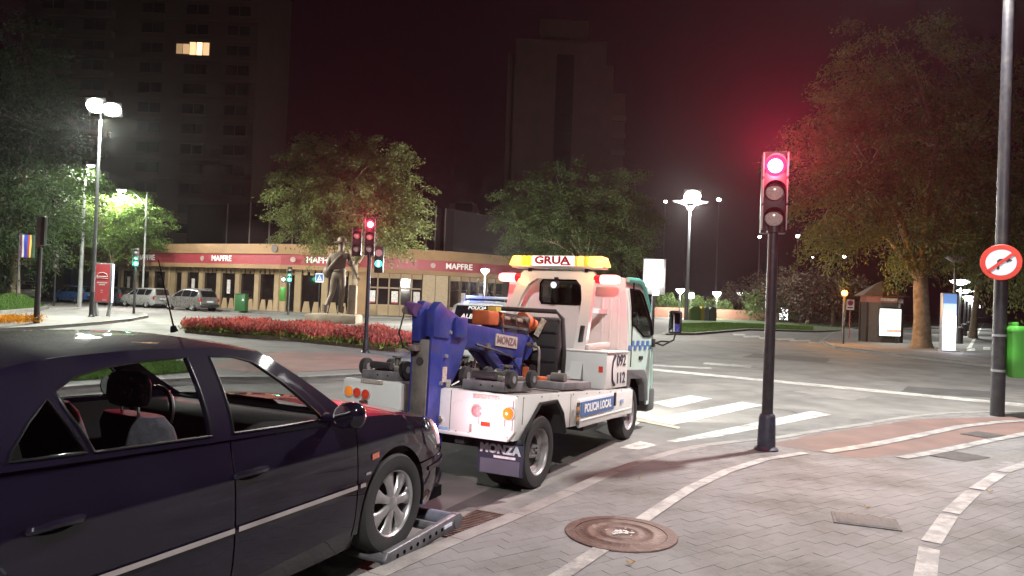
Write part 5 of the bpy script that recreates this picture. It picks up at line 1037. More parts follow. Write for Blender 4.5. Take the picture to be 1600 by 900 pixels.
# interior
MB().box((-.35, 0, .23), (2.5, 1.50, .06)).build('floor_pan', PANEL_IN, car); MB().box((1.0, 0, .55), (.12, 1.5, .64)).box((-1.45, 0, .62), (.3, 1.4, .66)).build('bulkhead', PANEL_IN, car)
ds = MB().prism([(.55, .62), (.60, .86), (.72, .915), (.98, .90), (1.0, .55)], 'y', -.70, .70).build('dashboard', PANEL_IN, car, bevel=.03)
def seat(y, x=.02):
    o = MB().prism([(x-.05, .32), (x+.46, .36), (x+.50, .45), (x+.40, .50), (x-.02, .45)], 'y', y-.24, y+.24).build('seat_base', CLOTH, car, bevel=.05)
    rws = []
    for z, xx, hw_, th_ in ((.42, x, .23, .09), (.60, x-.05, .25, .10), (.82, x-.11, .25, .10), (.98, x-.155, .235, .085), (1.035, x-.17, .20, .055)): rws.append([(xx+math.cos(a)*th_, y+math.copysign(abs(math.sin(a))**.6, math.sin(a))*hw_, z) for a in [2*math.pi*i/18 for i in range(19)]])
    m = MB().grid(rws); m.f.append(tuple(range(4*19, 4*19+18))); b_ = m.build('seat_back', CLOTH, car, smooth=60)
    rws = []
    for z, k in ((1.075, .5), (1.085, .85), (1.12, 1.0), (1.19, .98), (1.23, .82), (1.245, .45)): rws.append([(x-.20+math.cos(a)*.055*k, y+math.copysign(abs(math.sin(a))**.5, math.sin(a))*.135*k, z) for a in [2*math.pi*i/18 for i in range(19)]])
    m = MB().grid(rws); m.f.append(tuple(range(5*19, 5*19+18))); m.build('headrest', CLOTH, b_, smooth=60); [MB().cyl((x-.185, y+q_*.06, 1.0), (x-.195, y+q_*.06, 1.10), .007, .007, 8).build('headrest_post', CHROME, b_) for q_ in (-1, 1)]
seat(-.36); seat(.36)
MB().prism([(-1.25, .35), (-.72, .38), (-.70, .48), (-1.10, .50)], 'y', -.62, .62).build('rear_seat', CLOTH, car, bevel=.05); MB().prism([(-1.12, .48), (-1.02, .48), (-1.25, 1.0), (-1.38, 1.0)], 'y', -.62, .62).build('rear_backrest', CLOTH, car, bevel=.04)
MB().tube([(.50+.10*math.sin(a)*.5, .36+.18*math.cos(a), .86+.17*math.sin(a)) for a in [2*math.pi*i/24 for i in range(25)]], .016, 8).build('steering_wheel', BLACK, car, smooth=True)
for sd in (-1, 1): sheet([(-.085, .98), (.025, .975), (.02, 1.32), (-.08, 1.32)], [], lambda x, z: gsurf(x, z, sd, -.034), .06).build('pillar_trim', MAT('pillar_trim', (.09, .085, .08), .8), car)
MB().prism([(-2.0, .16), (2.15, .16), (2.15, .24), (-2.0, .24)], 'y', -.72, .72).build('underbody', SEAL, car)
for sd in (-1, 1):
    wheel(car, (1.35, sd*.765, .315), .318, .205, .20, sd, 7)
    wheel(car, (-1.35, sd*.765, .215), .318, .205, .20, sd, 7)
    for cx in (1.35, -1.35): MB().grid([[(cx+.372*math.cos(a), sd*y, .315+.372*math.sin(a)) for y in (.50, .84)] for a in [math.radians(-15+210*i/14) for i in range(15)]]).build('wheel_arch', SEAL, car, smooth=True)
    MB().prism([(.9, .2), (1.8, .2), (1.8, .62), (.9, .62)], 'y', sd*.44, sd*.50).build('arch_liner', SEAL, car)
# ---------- simple street cars (hatchbacks) used in the background
def hatch(label, loc, rz, col, L_=4.1, Wd=1.72, Hh=1.48, kind='hatch', group='parked cars before the shops', tail_on=0, police=False):
    t = thing('parked_car' if not police else 'police_car', label, 'car', loc, rz, group if not police else None)
    pm_ = MAT('car_paint_%02x%02x%02x' % tuple(int(min(255, c*255)) for c in col), col, .28, .1 if not police else 0, var=.05, coat=.7)
    ax_ = L_/2; wb_ = L_*.31; cl = .20; bz = Hh*.615; hw_ = Wd/2; r_ = .31 if kind != 'suv' else .35
    top = [(-ax_*.985, .50), (-ax_*.97, bz*1.02), (-ax_*.86, Hh*.88), (-ax_*.74, Hh*.965), (-ax_*.3, Hh), (ax_*.05, Hh*.985), (ax_*.22, Hh*.93), (ax_*.56, bz*1.05), (ax_*.80, bz*.90), (ax_*.95, bz*.72), (ax_, .48)]
    if kind == 'wagon': top = [(-ax_*.99, .5), (-ax_*.975, bz*1.02), (-ax_*.90, Hh*.93), (-ax_*.84, Hh*.985), (-ax_*.3, Hh), (ax_*.05, Hh*.985), (ax_*.22, Hh*.93), (ax_*.56, bz*1.05), (ax_*.80, bz*.92), (ax_*.95, bz*.74), (ax_, .48)]
    xs_ = sorted(set([p[0] for p in top]+list(np.linspace(-ax_*.98, ax_*.99, 30))))
    rows_ = []
    for x in xs_:
        zt_ = interp(top, x); e = abs(x)/ax_; w_ = hw_*(1-.20*max(0, (e-.70)/.30)**2.2); zl = cl+.10*max(0, (e-.85)/.15); zb_ = min(bz, zt_-.02); cab = max(0, zt_-bz)/(Hh-bz); tw = w_*lerp(.90, .70, min(1, cab))
        pr = [(w_*.90, zl), (w_*.985, zl+.12), (w_, .55), (w_*.985, lerp(.55, zb_, .6)), (w_*.945, zb_), (lerp(w_*.945, tw, .5)+.012, lerp(zb_, zt_, .52)), (tw*1.02, lerp(zb_, zt_, .90)), (tw*.88, zt_-.008), (tw*.5, zt_+.008), (0, zt_+.012)]
        rows_.append([(x, -y, z) for y, z in pr]+[(x, y, z) for y, z in pr[-2::-1]])
    mb = MB().grid(rows_); m_ = len(rows_[0]); mb.f.append(tuple(range(m_))); nn_ = len(mb.v); mb.f.append(tuple(range(nn_-m_, nn_))); mb.build('body', pm_, t, smooth=48)
    gl = MAT('street_car_glass', (.010, .010, .012), .06, var=0, spec=.7)
    def side_pt(x, v, sd, off=.006):
        zt_ = interp(top, x); e = abs(x)/ax_; w_ = hw_*(1-.20*max(0, (e-.70)/.30)**2.2); cab = max(0, zt_-bz)/(Hh-bz); tw = w_*lerp(.90, .70, min(1, cab)); z = lerp(bz, zt_, v)
        y = interp([(0, w_*.945), (.52, lerp(w_*.945, tw, .5)+.012), (.90, tw*1.02), (1, tw*.88)], v); return (x, sd*(y+off), z)
    for sd in (-1, 1):
        for a, b_ in ((-ax_*.80, -ax_*.48), (-ax_*.455, -ax_*.02), (ax_*.01, ax_*.40)):
            ro = []
            for x in np.linspace(a, b_, 8):
                hi = .84 if x < ax_*.1 else lerp(.84, .60, (x-ax_*.1)/(ax_*.30)); lo = .08 if x > -ax_*.7 else lerp(.08, .35, (-ax_*.7-x)/(ax_*.1)); ro.append([side_pt(x, lerp(lo, hi, v), sd) for v in (0, .33, .67, 1)])
            MB().grid(ro).build('side_window', gl, t, smooth=True)
        for wx in (wb_*1.0, -wb_): wheel(t, (wx, sd*(hw_-.10), r_), r_, r_*.62, .19, sd, 5); MB().lathe([(r_*1.12, .004), (r_*1.13, .0), (r_*1.13, -.2), (0, -.2)], (wx, sd*(hw_*.99), r_+.01), (0, sd, 0), 24).build('wheel_arch', SEAL, t)
        MB().ball((ax_*.33, sd*(hw_+.08), bz+.06), (.07, .10, .07), 10, 6).build('mirror', pm_, t, smooth=True)
        tl = MB(); ro = [[(-ax_*(.99-.05*abs(u)), sd*(hw_*(.62+.26*u)), lerp(.62 if kind != 'wagon' else .66, bz*.99, v)) for v in (0, .5, 1)] for u in (0, .4, .8, 1.0)]
        MB().box((-ax_*.955, sd*hw_*.79, lerp(.62, bz, .55)), (.10, .24, .26)).build('tail_light', MAT('tail_red', (.30, .02, .02), .2, coat=.5), t, bevel=.03)
        MB().box((ax_*.90, sd*hw_*.70, bz*.70), (.22, .34, .13)).build('headlight', MAT('street_headlight', (.5, .5, .52), .1, .3), t, bevel=.03)
        for xx in (-ax_*.02, ax_*.42): MB().box((xx, sd*hw_*.985, .55), (.008, .012, .55)).build('door_gap', SEAL, t)
        MB().bar((-ax_*.68, sd*hw_*.955, bz*.93-.05), (-ax_*.60, sd*hw_*.955, bz*.93-.05), .02).build('handle', pm_, t)
    # tailgate glass and windscreen over the sloping ends
    def end_glass(xa, xb, name, off):
        ro = []
        for v in np.linspace(0, 1, 6):
            x = lerp(xa, xb, v); zt_ = interp(top, x); e = abs(x)/ax_; w_ = hw_*(1-.20*max(0, (e-.70)/.30)**2.2); cab = max(0, zt_-bz)/(Hh-bz); tw = w_*lerp(.90, .70, min(1, cab)); ro.append([(x+off, u*tw*.86, zt_+.014+.006*(1-u*u)) for u in np.linspace(-1, 1, 9)])
        return MB().grid(ro).build(name, gl, t, smooth=True)
    rg = end_glass(-ax_*(.963 if kind != 'wagon' else .97), -ax_*(.80 if kind != 'wagon' else .885), 'rear_window', -.012); end_glass(ax_*.25, ax_*.54, 'windscreen', .01)
    MB().box((-ax_*1.0, 0, .42), (.16, Wd*.86, .22)).build('rear_bumper', pm_ if not kind == 'suv' else BLACK, t, bevel=.05); MB().box((ax_*.985, 0, .42), (.16, Wd*.8, .24)).build('front_bumper', pm_, t, bevel=.05); MB().box((-ax_*1.0-.012, 0, .70), (.03, .52, .11)).build('number_plate', SIGNW, t)
    if kind == 'suv':
        for sd in (-1, 1): MB().bar((-ax_*.7, sd*hw_*.62, Hh+.03), (ax_*.1, sd*hw_*.62, Hh+.03), .04).build('roof_rail', GALV, t)
    return t
def carat(px, py, dx=0): p = G(px, py); return (p.x, p.y, 0)
p = G(287, 485.5); hatch('grey parked crossover with black wheels, rightmost of the cars at left', (p.x, p.y+1.2, 0), math.radians(148), (.13, .125, .12), 4.3, 1.78, 1.58, 'suv')
p = G(215, 480.5); hatch('silver parked estate car between the green signal and the grey crossover', (p.x, p.y+1.2, 0), math.radians(150), (.27, .28, .275), 4.3, 1.74, 1.52, 'wagon')
p = G(163, 477); hatch('dark parked car half hidden behind the red poster stand', (p.x, p.y+1.2, 0), math.radians(152), (.03, .035, .045), 4.1, 1.74, 1.50)
p = G(106, 473); hatch('bright blue parked hatchback left of the red poster stand', (p.x, p.y+1.0, 0), math.radians(155), (.05, .14, .36), 4.1, 1.74, 1.47)
p = G(36, 468); hatch('pale beige parked car at far left beyond the grass mound', (p.x, p.y+1.0, 0), math.radians(118), (.36, .34, .30), 4.3, 1.74, 1.45)
p = G(5, 466); hatch('white van-like car with bright lamps at the left picture edge', (p.x-.5, p.y+3, 0), math.radians(150), (.5, .5, .52), 4.2, 1.8, 1.7, 'wagon')
# police car
c0 = A(757, 500, 18.2); pc = hatch('white police hatchback seen from behind, beyond the tow truck', (c0.x, c0.y+2.1, 0), math.radians(84), (.66, .70, .70), 4.1, 1.80, 1.67, police=True); 
MB().box((.1, 0, 1.77), (.28, 1.16, .08)).build('light_bar', MAT('bar_silver', (.4, .42, .46), .3, .3), pc, bevel=.02); MB().box((.1, 0, 1.71), (.10, .9, .07)).build('bar_mount', BLACK, pc); MB().box((.1, .59, 1.77), (.20, .05, .07)).build('blue_lamp', EMIT('police_blue', (.25, .3, 1.0), 2.5), pc); lamp('blue_light', (-.1, .62, 1.95), 90, (.12, .2, 1), .05, pc)
MAG = MAT('police_magenta', (.42, .03, .12), .4, emit=.05)
MB().box((-2.05, .35, .86), (.03, .85, .14)).build('magenta_band', MAG, pc); MB().box((-2.055, 0, 1.02), (.02, .5, .03)).build('trim', SIGNW, pc)
zr_ = Vector((.25, 0, .97)); 
for txt, z, sz, yo in (('POLICIA', 1.49, .125, 0.02), ('LOCAL', 1.385, .105, -.07), ('ALBACETE', 1.275, .175, 0)):
    TEXT('lettering', txt, sz, LETTER, pc, frame((-1.9885+(z-1.048)*.535-.045, yo, z+.01), (0, -1, 0), (.47, 0, .88)), .004, bold=.004, shear=.2)
MB().cyl((-.9, 0, 1.66), (-1.05, 0, 1.88), .008, .005, 6).build('aerial', BLACK, pc)
# ------------------------------------------------------------------ the tow truck
TW = MAT('truck_white', (.74, .75, .73), .34, var=.05, scale=2.5, coat=.35, dirt=(.44, .41, .37), dirtscale=3.2, dlo=.62, dhi=.88, bump=.04, bscale=6)
MINT = MAT('truck_mint', (.52, .69, .62), .32, var=.05, scale=2.5, coat=.4); TEAL = MAT('truck_teal', (.07, .44, .36), .35, var=.08, coat=.4)
TBLUE = MAT('crane_blue', (.020, .034, .215), .42, var=.3, scale=6, dirt=(.050, .045, .060), dirtscale=6, bump=.25, bscale=25); TGREY = MAT('worn_steel', (.17, .155, .14), .55, .4, var=.35, scale=7, bump=.3, bscale=30, dirt=(.09, .07, .05), dirtscale=4)
ORANGE = MAT('winch_orange', (.42, .09, .025), .5, var=.25, scale=8); DARKST = MAT('dark_steel', (.035, .033, .035), .6, .2, var=.25, scale=9); DECKM = MAT('deck_plate', (.20, .19, .185), .6, .3, var=.25, scale=5, dirt=(.1, .09, .08), dirtscale=3); FLAP = MAT('mudflap', (.045, .042, .075), .6, var=.15)
tk = thing('tow_truck', 'white municipal tow truck with blue crane and flashing beacons lifting the dark saloon', 'truck'); tk.location = (-.53, 7.386, 0); tk.rotation_euler = (0, .036, 1.106)
TKM = Matrix.Translation((-.53, 7.386, 0)) @ Matrix.Rotation(1.106, 4, 'Z') @ Matrix.Rotation(.036, 4, 'Y')
MB().box((1.5, .38, .50), (4.1, .09, .16)).box((1.5, -.38, .50), (4.1, .09, .16)).box((0, 0, .40), (.16, 1.5, .16)).box((2.9, 0, .47), (.12, 1.4, .10)).box((-.3, 0, .52), (.1, 1.5, .2)).box((1.2, 0, .52), (.1, .8, .14)).build('chassis', DARKST, tk)
MB().box((1.35, .62, .46), (.7, .36, .3)).build('fuel_tank', DARKST, tk, bevel=.04); MB().box((1.9, -.6, .45), (.5, .3, .24)).build('battery_box', DARKST, tk, bevel=.03); MB().cyl((2.2, -.2, .42), (1.2, -.25, .42), .08, .08, 12).build('exhaust', TGREY, tk)
def zdeck(x): return lerp(.905, .785, (x+.5)/3.28)
SIDE = [(-.545, .50), (-.435, .50), (-.36, .60), (-.10, .79), (.28, .79), (.44, .66), (.52, .50), (2.76, .43), (2.76, zdeck(2.76)), (-.545, zdeck(-.5))]
for sd in (-1, 1):
    fn = lambda x, z: (x, sd*(.955-.035*max(0, (.62-z)/.15)), z)
    sheet(SIDE, [], fn, .12, lambda x, z: (x, fn(x, z)[1]-sd*.03, z)).build('side_panel', TW, tk, smooth=30)
    ap = [(-.455, .46), (-.37, .60), (-.10, .80), (.28, .80), (.45, .665), (.545, .46)]
    MB().grid([[(x, sd*y, z) for y in (.55, .975)] for x, z in ap]).build('wheel_arch', DARKST, tk, solid=.02)
    ap2 = [(-.47, .47), (-.385, .61), (-.105, .815), (.29, .815), (.465, .675), (.56, .47)]; ar = MB()
    ar.grid([[(x, sd*.962, z), (x, sd*.985, z), (x2, sd*.985, z2), (x2, sd*.962, z2), (x, sd*.962, z)] for (x, z), (x2, z2) in zip(ap, ap2)]).build('arch_trim', BLACK, tk)
    # rear corner panels
    RP = [(.24, .50), (.90, .50), (.955, .58), (.955, .88), (.935, .915), (.30, .92), (.26, .90)] if sd > 0 else [(.12, .50), (.90, .50), (.955, .58), (.955, .88), (.935, .905), (.22, .915), (.18, .90)]
    rp = MB(); rp.prism([(sd*y, z) for y, z in RP], 'x', -.60, -.54); rpo = rp.build('rear_panel', TW, tk, bevel=.012)
    iy = .245 if sd > 0 else .135
    MB().box((-.27, sd*(iy+.01), .70), (.54, .02, .40)).build('inner_wall', TGREY, tk)
    lip = MB().box((-.57, sd*(.58 if sd > 0 else .52), .515), (.09, .66 if sd > 0 else .76, .035)).build('lower_lip', TW, tk, bevel=.01)
    MB().box((-.44, sd*.755, .335), (.012, .46, .33)).build('mudflap', FLAP, tk, bevel=.004)
MB().grid([[(x, y, zdeck(x)-.006) for y in (-.945, .945)] for x in (.0, .6, 1.4, 2.74)]).build('deck', DECKM, tk, solid=.02); MB().grid([[(x, y, zdeck(x)-.006) for y in (.26, .945)] for x in (-.56, 0)]).grid([[(x, y, zdeck(x)-.006) for y in (-.945, -.15)] for x in (-.56, 0)]).build('deck', DECKM, tk, solid=.02)
for i in range(3):     # anti-slip ribs
    for y in (-.5, .5): MB().box((.5+i*.7, y, zdeck(.5+i*.7)+.002), (.05, .8, .02)).build('deck_rib', DECKM, tk)
rear = MB().box((-.28, 0, .62), (.06, 1.5, .26)).build('rear_bulkhead', DARKST, tk)
def tail(y, z, r_, mat, nm): 
    o = MB().lathe([(r_*1.12, .0), (r_*1.12, .014), (r_*1.0, .016)], (-.60, y, z), (-1, 0, 0), 20).build(nm, CHROME if False else MAT('lamp_rim', (.5, .5, .5), .4), tk); MB().lathe([(0, .030), (r_*.6, .027), (r_, .016), (r_, 0)], (-.60, y, z), (-1, 0, 0), 20).build('lens', mat, o, smooth=True)
CLR = MAT('lens_pinkish', (.42, .22, .22), .12, coat=.7, var=.3, scale=60, emit=.05); AMB = MAT('lens_amber', (.62, .17, .02), .15, coat=.7, var=.15, scale=50, emit=.25, ecol=(1, .3, .03)); RDL = MAT('lens_red', (.42, .035, .02), .15, coat=.7, var=.2, scale=50, emit=.12, ecol=(1, .08, .03))
tail(-.585, .74, .055, CLR, 'reversing_lamp'); tail(-.895, .745, .055, AMB, 'indicator'); tail(.865, .785, .05, AMB, 'indicator'); tail(.765, .78, .047, RDL, 'tail_lamp'); tail(.66, .772, .047, RDL, 'tail_lamp'); tail(-.195, .62, .034, MAT('lens_dark', (.1, .1, .1), .2, coat=.5), 'socket')
tail(-.74, .715, .05, EMIT('tail_flash', (1.0, .80, .86), 9), 'flashing_lamp'); lamp('rear_flash', (-.85, -.74, .72), 9, (1, .55, .65), .06, tk)
MB().box((-.61, -.675, .635), (.02, .09, .035)).build('reflector', RDL, tk); MB().box((-.61, .68, .70), (.02, .09, .02)).build('reflector', MAT('reflector_dark', (.1, .05, .05), .3), tk)
PLT = MAT('maker_plate', (.42, .36, .32), .5, var=.35, scale=60)
for y, z in ((-.665, .868), (.60, .90)): MB().box((-.605, y, z), (.012, .26, .034)).build('maker_plate', PLT, tk)
MB().box((-.606, -.22, .545), (.008, .16, .03)).build('sticker', MAT('sticker_blue2', (.3, .42, .6), .5, var=.3, scale=40), tk)
TEXT('lettering', 'MONZA', .105, MAT('flap_letter', (.75, .74, .80), .6, var=.2, scale=30), tk, frame((-.449, -.75, .395), (0, -1, 0), (0, 0, 1)), .002, bold=.006, sx=1.05); MB().box((-.449, -.80, .33), (.004, .22, .022)).build('flap_print', MAT('flap_letter', (.62, .60, .72), .6), tk)
MB().box((-.449, -.755, .24), (.006, .40, .13)).build('flap_stripe', MAT('flap_light', (.12, .115, .16), .6), tk)
TRIM = MAT('truck_rim', (.36, .34, .35), .45, .5, var=.25, scale=8, dirt=(.15, .12, .1), dirtscale=8)
for sd in (-1, 1):
    wheel(tk, (0, sd*.845, .34), .345, .215, .20, sd, 6, rim_mat=TRIM, style='disc'); wheel(tk, (0, sd*.61, .34), .345, .215, .20, sd, 6, rim_mat=TRIM, style='disc', name='inner_wheel'); wheel(tk, (2.93, sd*.80, .45), .345, .215, .20, sd, 6, rim_mat=TRIM, style='disc')
SEAM = MAT('panel_seam', (.16, .15, .14), .8, var=.3)
for x, z0, z1 in ((.70, .50, .84), (-.44, .64, .88)): MB().box((x, -.9555, (z0+z1)/2), (.008, .004, z1-z0)).build('panel_seam', SEAM, tk)
for y, z0, z1 in ((-.30, .53, .90), (-.935, .60, .86)): MB().box((-.6015, y, (z0+z1)/2), (.003, .006, z1-z0)).build('panel_seam', SEAM, tk)
for k in range(9): MB().cyl((-.44+k*.40, -.953, zdeck(-.44+k*.40)-.025), (-.44+k*.40, -.962, zdeck(-.44+k*.40)-.025), .009, .007, 8).build('rivet', GALV, tk)
for k in range(6): MB().cyl((-.598, -.24-k*.13, .535), (-.606, -.24-k*.13, .535), .008, .006, 8).build('rivet', GALV, tk)
for k, (y, z) in enumerate(((-.60, .66), (-.86, .665), (-.52, .58), (.70, .70))): MB().box((-.6022, y, z), (.002, .012+.006*k, .07)).build('grime_streak', MAT('grime', (.30, .25, .21), .9, var=.3, scale=30), tk)
for pth in ([(-.45, -.20, .92), (-.2, -.22, .99), (.15, -.20, 1.0), (.5, -.16, .93)], [(-.40, .02, 1.0), (-.1, .10, 1.12), (.3, .14, 1.05), (.7, .16, .92)], [(.1, -.14, 1.30), (.5, -.15, 1.24), (.9, -.15, 1.16), (1.1, -.16, 1.0)], [(1.3, -.05, 1.12), (1.42, -.14, 1.0), (1.5, -.2, .9)]): MB().tube(pth, .011, 6).build('hydraulic_hose', BLACK, tk, smooth=True)
# side locker with POLICIA panel
MB().box((1.83, -.968, .62), (1.86, .03, .30)).build('locker', TW, tk, bevel=.012); MB().box((1.83, -.985, .545), (1.80, .012, .02)).build('locker_rail', TW, tk, bevel=.004)
MB().box((1.45, -.987, .665), (1.06, .012, .155)).build('name_panel', MAT('police_blue_panel', (.06, .13, .33), .4, var=.08), tk)
TEXT('lettering', 'POLICIA LOCAL', .125, LETTER, tk, frame((1.45, -.995, .667), (1, 0, 0), (0, 0, 1)), .002, bold=.003, sx=.98)
MB().box((2.03, -.99, .70), (.05, .02, .16)).build('latch', BLACK, tk, bevel=.006)
for k in range(5): MB().box((.84, -.99, .53+k*.05), (.07, .012, .03)).build('reflective_stripe', MAT('stripe_amber' if k % 2 else 'stripe_dark', (.45, .2, .06) if k % 2 else (.06, .05, .05), .5), tk)
MB().box((2.3, -.992, .655), (.10, .01, .05)).build('sticker', MAT('sticker_blue2', (.3, .42, .6), .5), tk)
# tool box with emergency numbers
MB().box((2.22, -.665, 1.03), (.80, .55, .43)).build('tool_box', TW, tk, bevel=.015); MB().box((2.22, -.665, 1.252), (.83, .58, .02)).build('tool_box_lid', TW, tk, bevel=.006); MB().box((1.815, -.87, 1.05), (.012, .05, .07)).build('marker_lamp', RDL, tk)
INK = MAT('dark_ink', (.03, .03, .05), .5)
TEXT('lettering', '092', .19, INK, tk, frame((2.35, -.945, 1.145), (1, 0, 0), (0, 0, 1)), .002, bold=.002, sx=1.25); TEXT('lettering', '112', .19, INK, tk, frame((2.35, -.945, .93), (1, 0, 0), (0, 0, 1)), .002, bold=.002, sx=1.25)
MB().tube([(2.10, -.943, 1.21), (2.03, -.943, 1.14), (2.01, -.943, 1.04), (2.03, -.943, .92), (2.10, -.943, .86)], [.022, .014, .012, .014, .022], 8).build('phone_mark', INK, tk, smooth=True)
MB().bar((1.95, -.62, 1.29), (2.3, -.78, 1.33), .10, .08).build('glove_cloth', MAT('pale_rag', (.5, .47, .44), .9, var=.2), tk, bevel=.03)
# cab
def cabw(z): return .90-.02*max(0, (z-1.4))-.07*max(0, (z-1.5)/.7)**2
CS = [(2.72, 1.0), (3.46, .98), (3.60, .86), (3.68, .50), (4.02, .50), (4.08, .85), (4.07, 1.30), (4.00, 1.47), (3.52, 2.10), (3.40, 2.17), (3.2, 2.20), (2.72, 2.19)]
CWN = [(2.88, 2.06), (3.30, 2.07), (3.43, 2.03), (3.93, 1.46), (3.40, 1.45), (3.0, 1.58), (2.88, 1.60)]
for sd in (-1, 1):
    fn = lambda x, z: (x, sd*(cabw(z)-.10*max(0, (x-3.7)/.4)**2), z)
    cs = sheet(CS, [CWN], fn, .10, lambda x, z: (x, fn(x, z)[1]-sd*.03, z)).build('cab_door', MINT, tk, smooth=40)
    sheet(CWN, [], lambda x, z: (x, sd*(cabw(z)-.012-.10*max(0, (x-3.7)/.4)**2), z), .15).build('door_window', GLASS('truck_glass', (.35, .38, .36), .09), cs)
    pts_ = [(x, sd*(cabw(z)+.003-.10*max(0, (x-3.7)/.4)**2), z) for x, z in dense(CWN, .08)]; MB().tube(pts_+[pts_[0]], .014, 6).build('window_seal', SEAL, cs, smooth=True)
    for k in range(9):
        for j in range(2):
            if (k+j) % 2 == 0: MB().box((2.80+k*.115, sd*.905, 1.30+j*.062), (.112, .006, .06)).build('check_square', MAT('check_blue', (.07, .16, .40), .4), cs)
    MB().box((3.30, sd*.906, 1.16), (.16, .02, .05)).build('handle', BLACK, cs, bevel=.008); MB().box((2.86, sd*.9, 1.6), (.006, .02, 1.1)).build('door_gap', SEAL, cs)
    MB().prism([(2.70, .56), (2.70, 1.02), (3.44, 1.00), (3.60, .86), (3.66, .56), (3.50, .56), (3.42, .80), (3.30, .88), (2.82, .90)], 'y', sd*.80, sd*.93).build('arch_trim', MAT('arch_grey', (.10, .10, .105), .55, var=.15), tk, bevel=.015)
    MB().grid([[(x, sd*y, z) for y in (.45, .86)] for x, z in ((2.5, .62), (2.6, .85), (2.85, .93), (3.2, .90), (3.4, .75), (3.48, .5))]).build('wheel_arch', SEAL, tk)
    # mirrors
    m_ = MB().box((3.95, sd*1.19, 1.67), (.07, .19, .33)).build('mirror', BLACK, tk, bevel=.035); MB().box((3.912, sd*1.19, 1.67), (.004, .15, .27)).build('mirror_glass', MAT('mirror_silver', (.75, .82, .85), .03, 1, var=0), m_)
    MB().tube([(3.95, sd*.86, 1.38), (3.97, sd*1.02, 1.33), (3.95, sd*1.18, 1.42), (3.95, sd*1.2, 1.52)], .013, 6).tube([(3.95, sd*.86, 1.34), (3.97, sd*1.0, 1.39), (3.96, sd*1.12, 1.39)], .012, 6).build('mirror_arm', BLACK, tk, smooth=True); MB().box((3.94, sd*.88, 1.36), (.10, .06, .12)).build('mirror_mount', BLACK, tk, bevel=.01)
    MB().box((3.55, sd*.85, .68), (.05, .05, .06)).build('side_indicator', AMB, tk)
BACKW = [(-.885, .95), (.885, .95), (.90, 1.4), (.83, 2.19), (-.83, 2.19), (-.90, 1.4)]; BW = [(-.33, 1.83), (.33, 1.83), (.36, 1.88), (.36, 2.10), (.32, 2.15), (-.32, 2.15), (-.36, 2.10), (-.36, 1.88)]
MB().grid([[(2.69, y, z) for y in (-.88, .88)] for z in (.9, .95)]).build('cab_floor_edge', TW, tk)
sheet(BACKW, [BW], lambda y, z: (2.70, y, z), .15, lambda y, z: (2.725, y, z)).build('cab_back', TW, tk); sheet(BW, [], lambda y, z: (2.715, y, z), .2).build('back_window', GLASS('truck_glass', (.35, .38, .36), .09), tk)
for y in (-.55, -.66, -.77, .55, .66, .77): MB().box((2.682, y, 1.55), (.02, .035, .75)).build('pressing', TW, tk, bevel=.008)
pts_ = [(2.69, y, z) for y, z in dense(BW, .08)]; MB().tube(pts_+[pts_[0]], .014, 6).build('back_window_seal', SEAL, tk, smooth=True)
MB().grid([[(x, u*cabw(2.19)*1.0, z+.05*(1-u**4)) for u in np.linspace(-1, 1, 11)] for x, z in ((2.70, 2.185), (3.0, 2.20), (3.25, 2.195), (3.42, 2.165), (3.53, 2.10))]).build('cab_roof', TW, tk, smooth=True)
for sd in (-1, 1): MB().tube([(2.72, sd*.855, 2.175), (3.2, sd*.86, 2.195), (3.40, sd*.86, 2.165), (3.52, sd*.855, 2.10), (3.75, sd*.875, 1.80)], [.035, .035, .035, .03, .025], 8).build('roof_gutter', TEAL, tk, smooth=True)
MB().grid([[(lerp(3.53, 4.0, v)+.06*(1-u*u), u*lerp(.80, .86, v), lerp(2.10, 1.46, v)) for u in np.linspace(-1, 1, 9)] for v in np.linspace(0, 1, 6)]).build('windscreen', GLASS('truck_glass', (.35, .38, .36), .09), tk, smooth=True)
MB().grid([[(interp([(.45, 4.02), (.85, 4.09), (1.46, 4.0)], z)+.08*(1-u*u), u*.86, z) for u in np.linspace(-1, 1, 9)] for z in (.5, .7, .85, 1.1, 1.3, 1.46)]).build('cab_front', MINT, tk, smooth=True)
MB().box((4.0, 0, .55), (.30, 1.78, .34)).build('front_bumper', MAT('arch_grey', (.10, .10, .105), .55), tk, bevel=.05)
MB().box((3.2, 0, 1.0), (.9, 1.5, .1)).box((3.3, 0, .75), (.8, 1.2, .3)).build('cab_floor', PANEL_IN, tk); 
for y in (-.5, .5): MB().box((2.9, y, 1.62), (.14, .48, .62)).build('seat_back', CLOTH, tk, bevel=.05)
MB().prism([(3.7, 1.05), (4.0, 1.05), (4.0, 1.45), (3.8, 1.42)], 'y', -.8, .8).build('dashboard', PANEL_IN, tk); MB().tube([(3.62+.06*math.sin(a), .45+.2*math.cos(a), 1.45+.19*math.sin(a)) for a in [2*math.pi*i/20 for i in range(21)]], .015, 6).build('steering_wheel', BLACK, tk)
for y in (-.62, .62):
    q = MB().lathe([(0, .03), (.09, .03), (.10, .0), (.10, -.05)], (4.16, y, .86), (1, 0, 0), 18).build('headlight', EMIT('truck_headlight', (1, .96, .85), 6), tk, smooth=True); lamp('headlight_beam', (4.22, y, .86), 260, (1, .95, .82), .07, tk, spot=95, direction=(1, -.05, -.16))
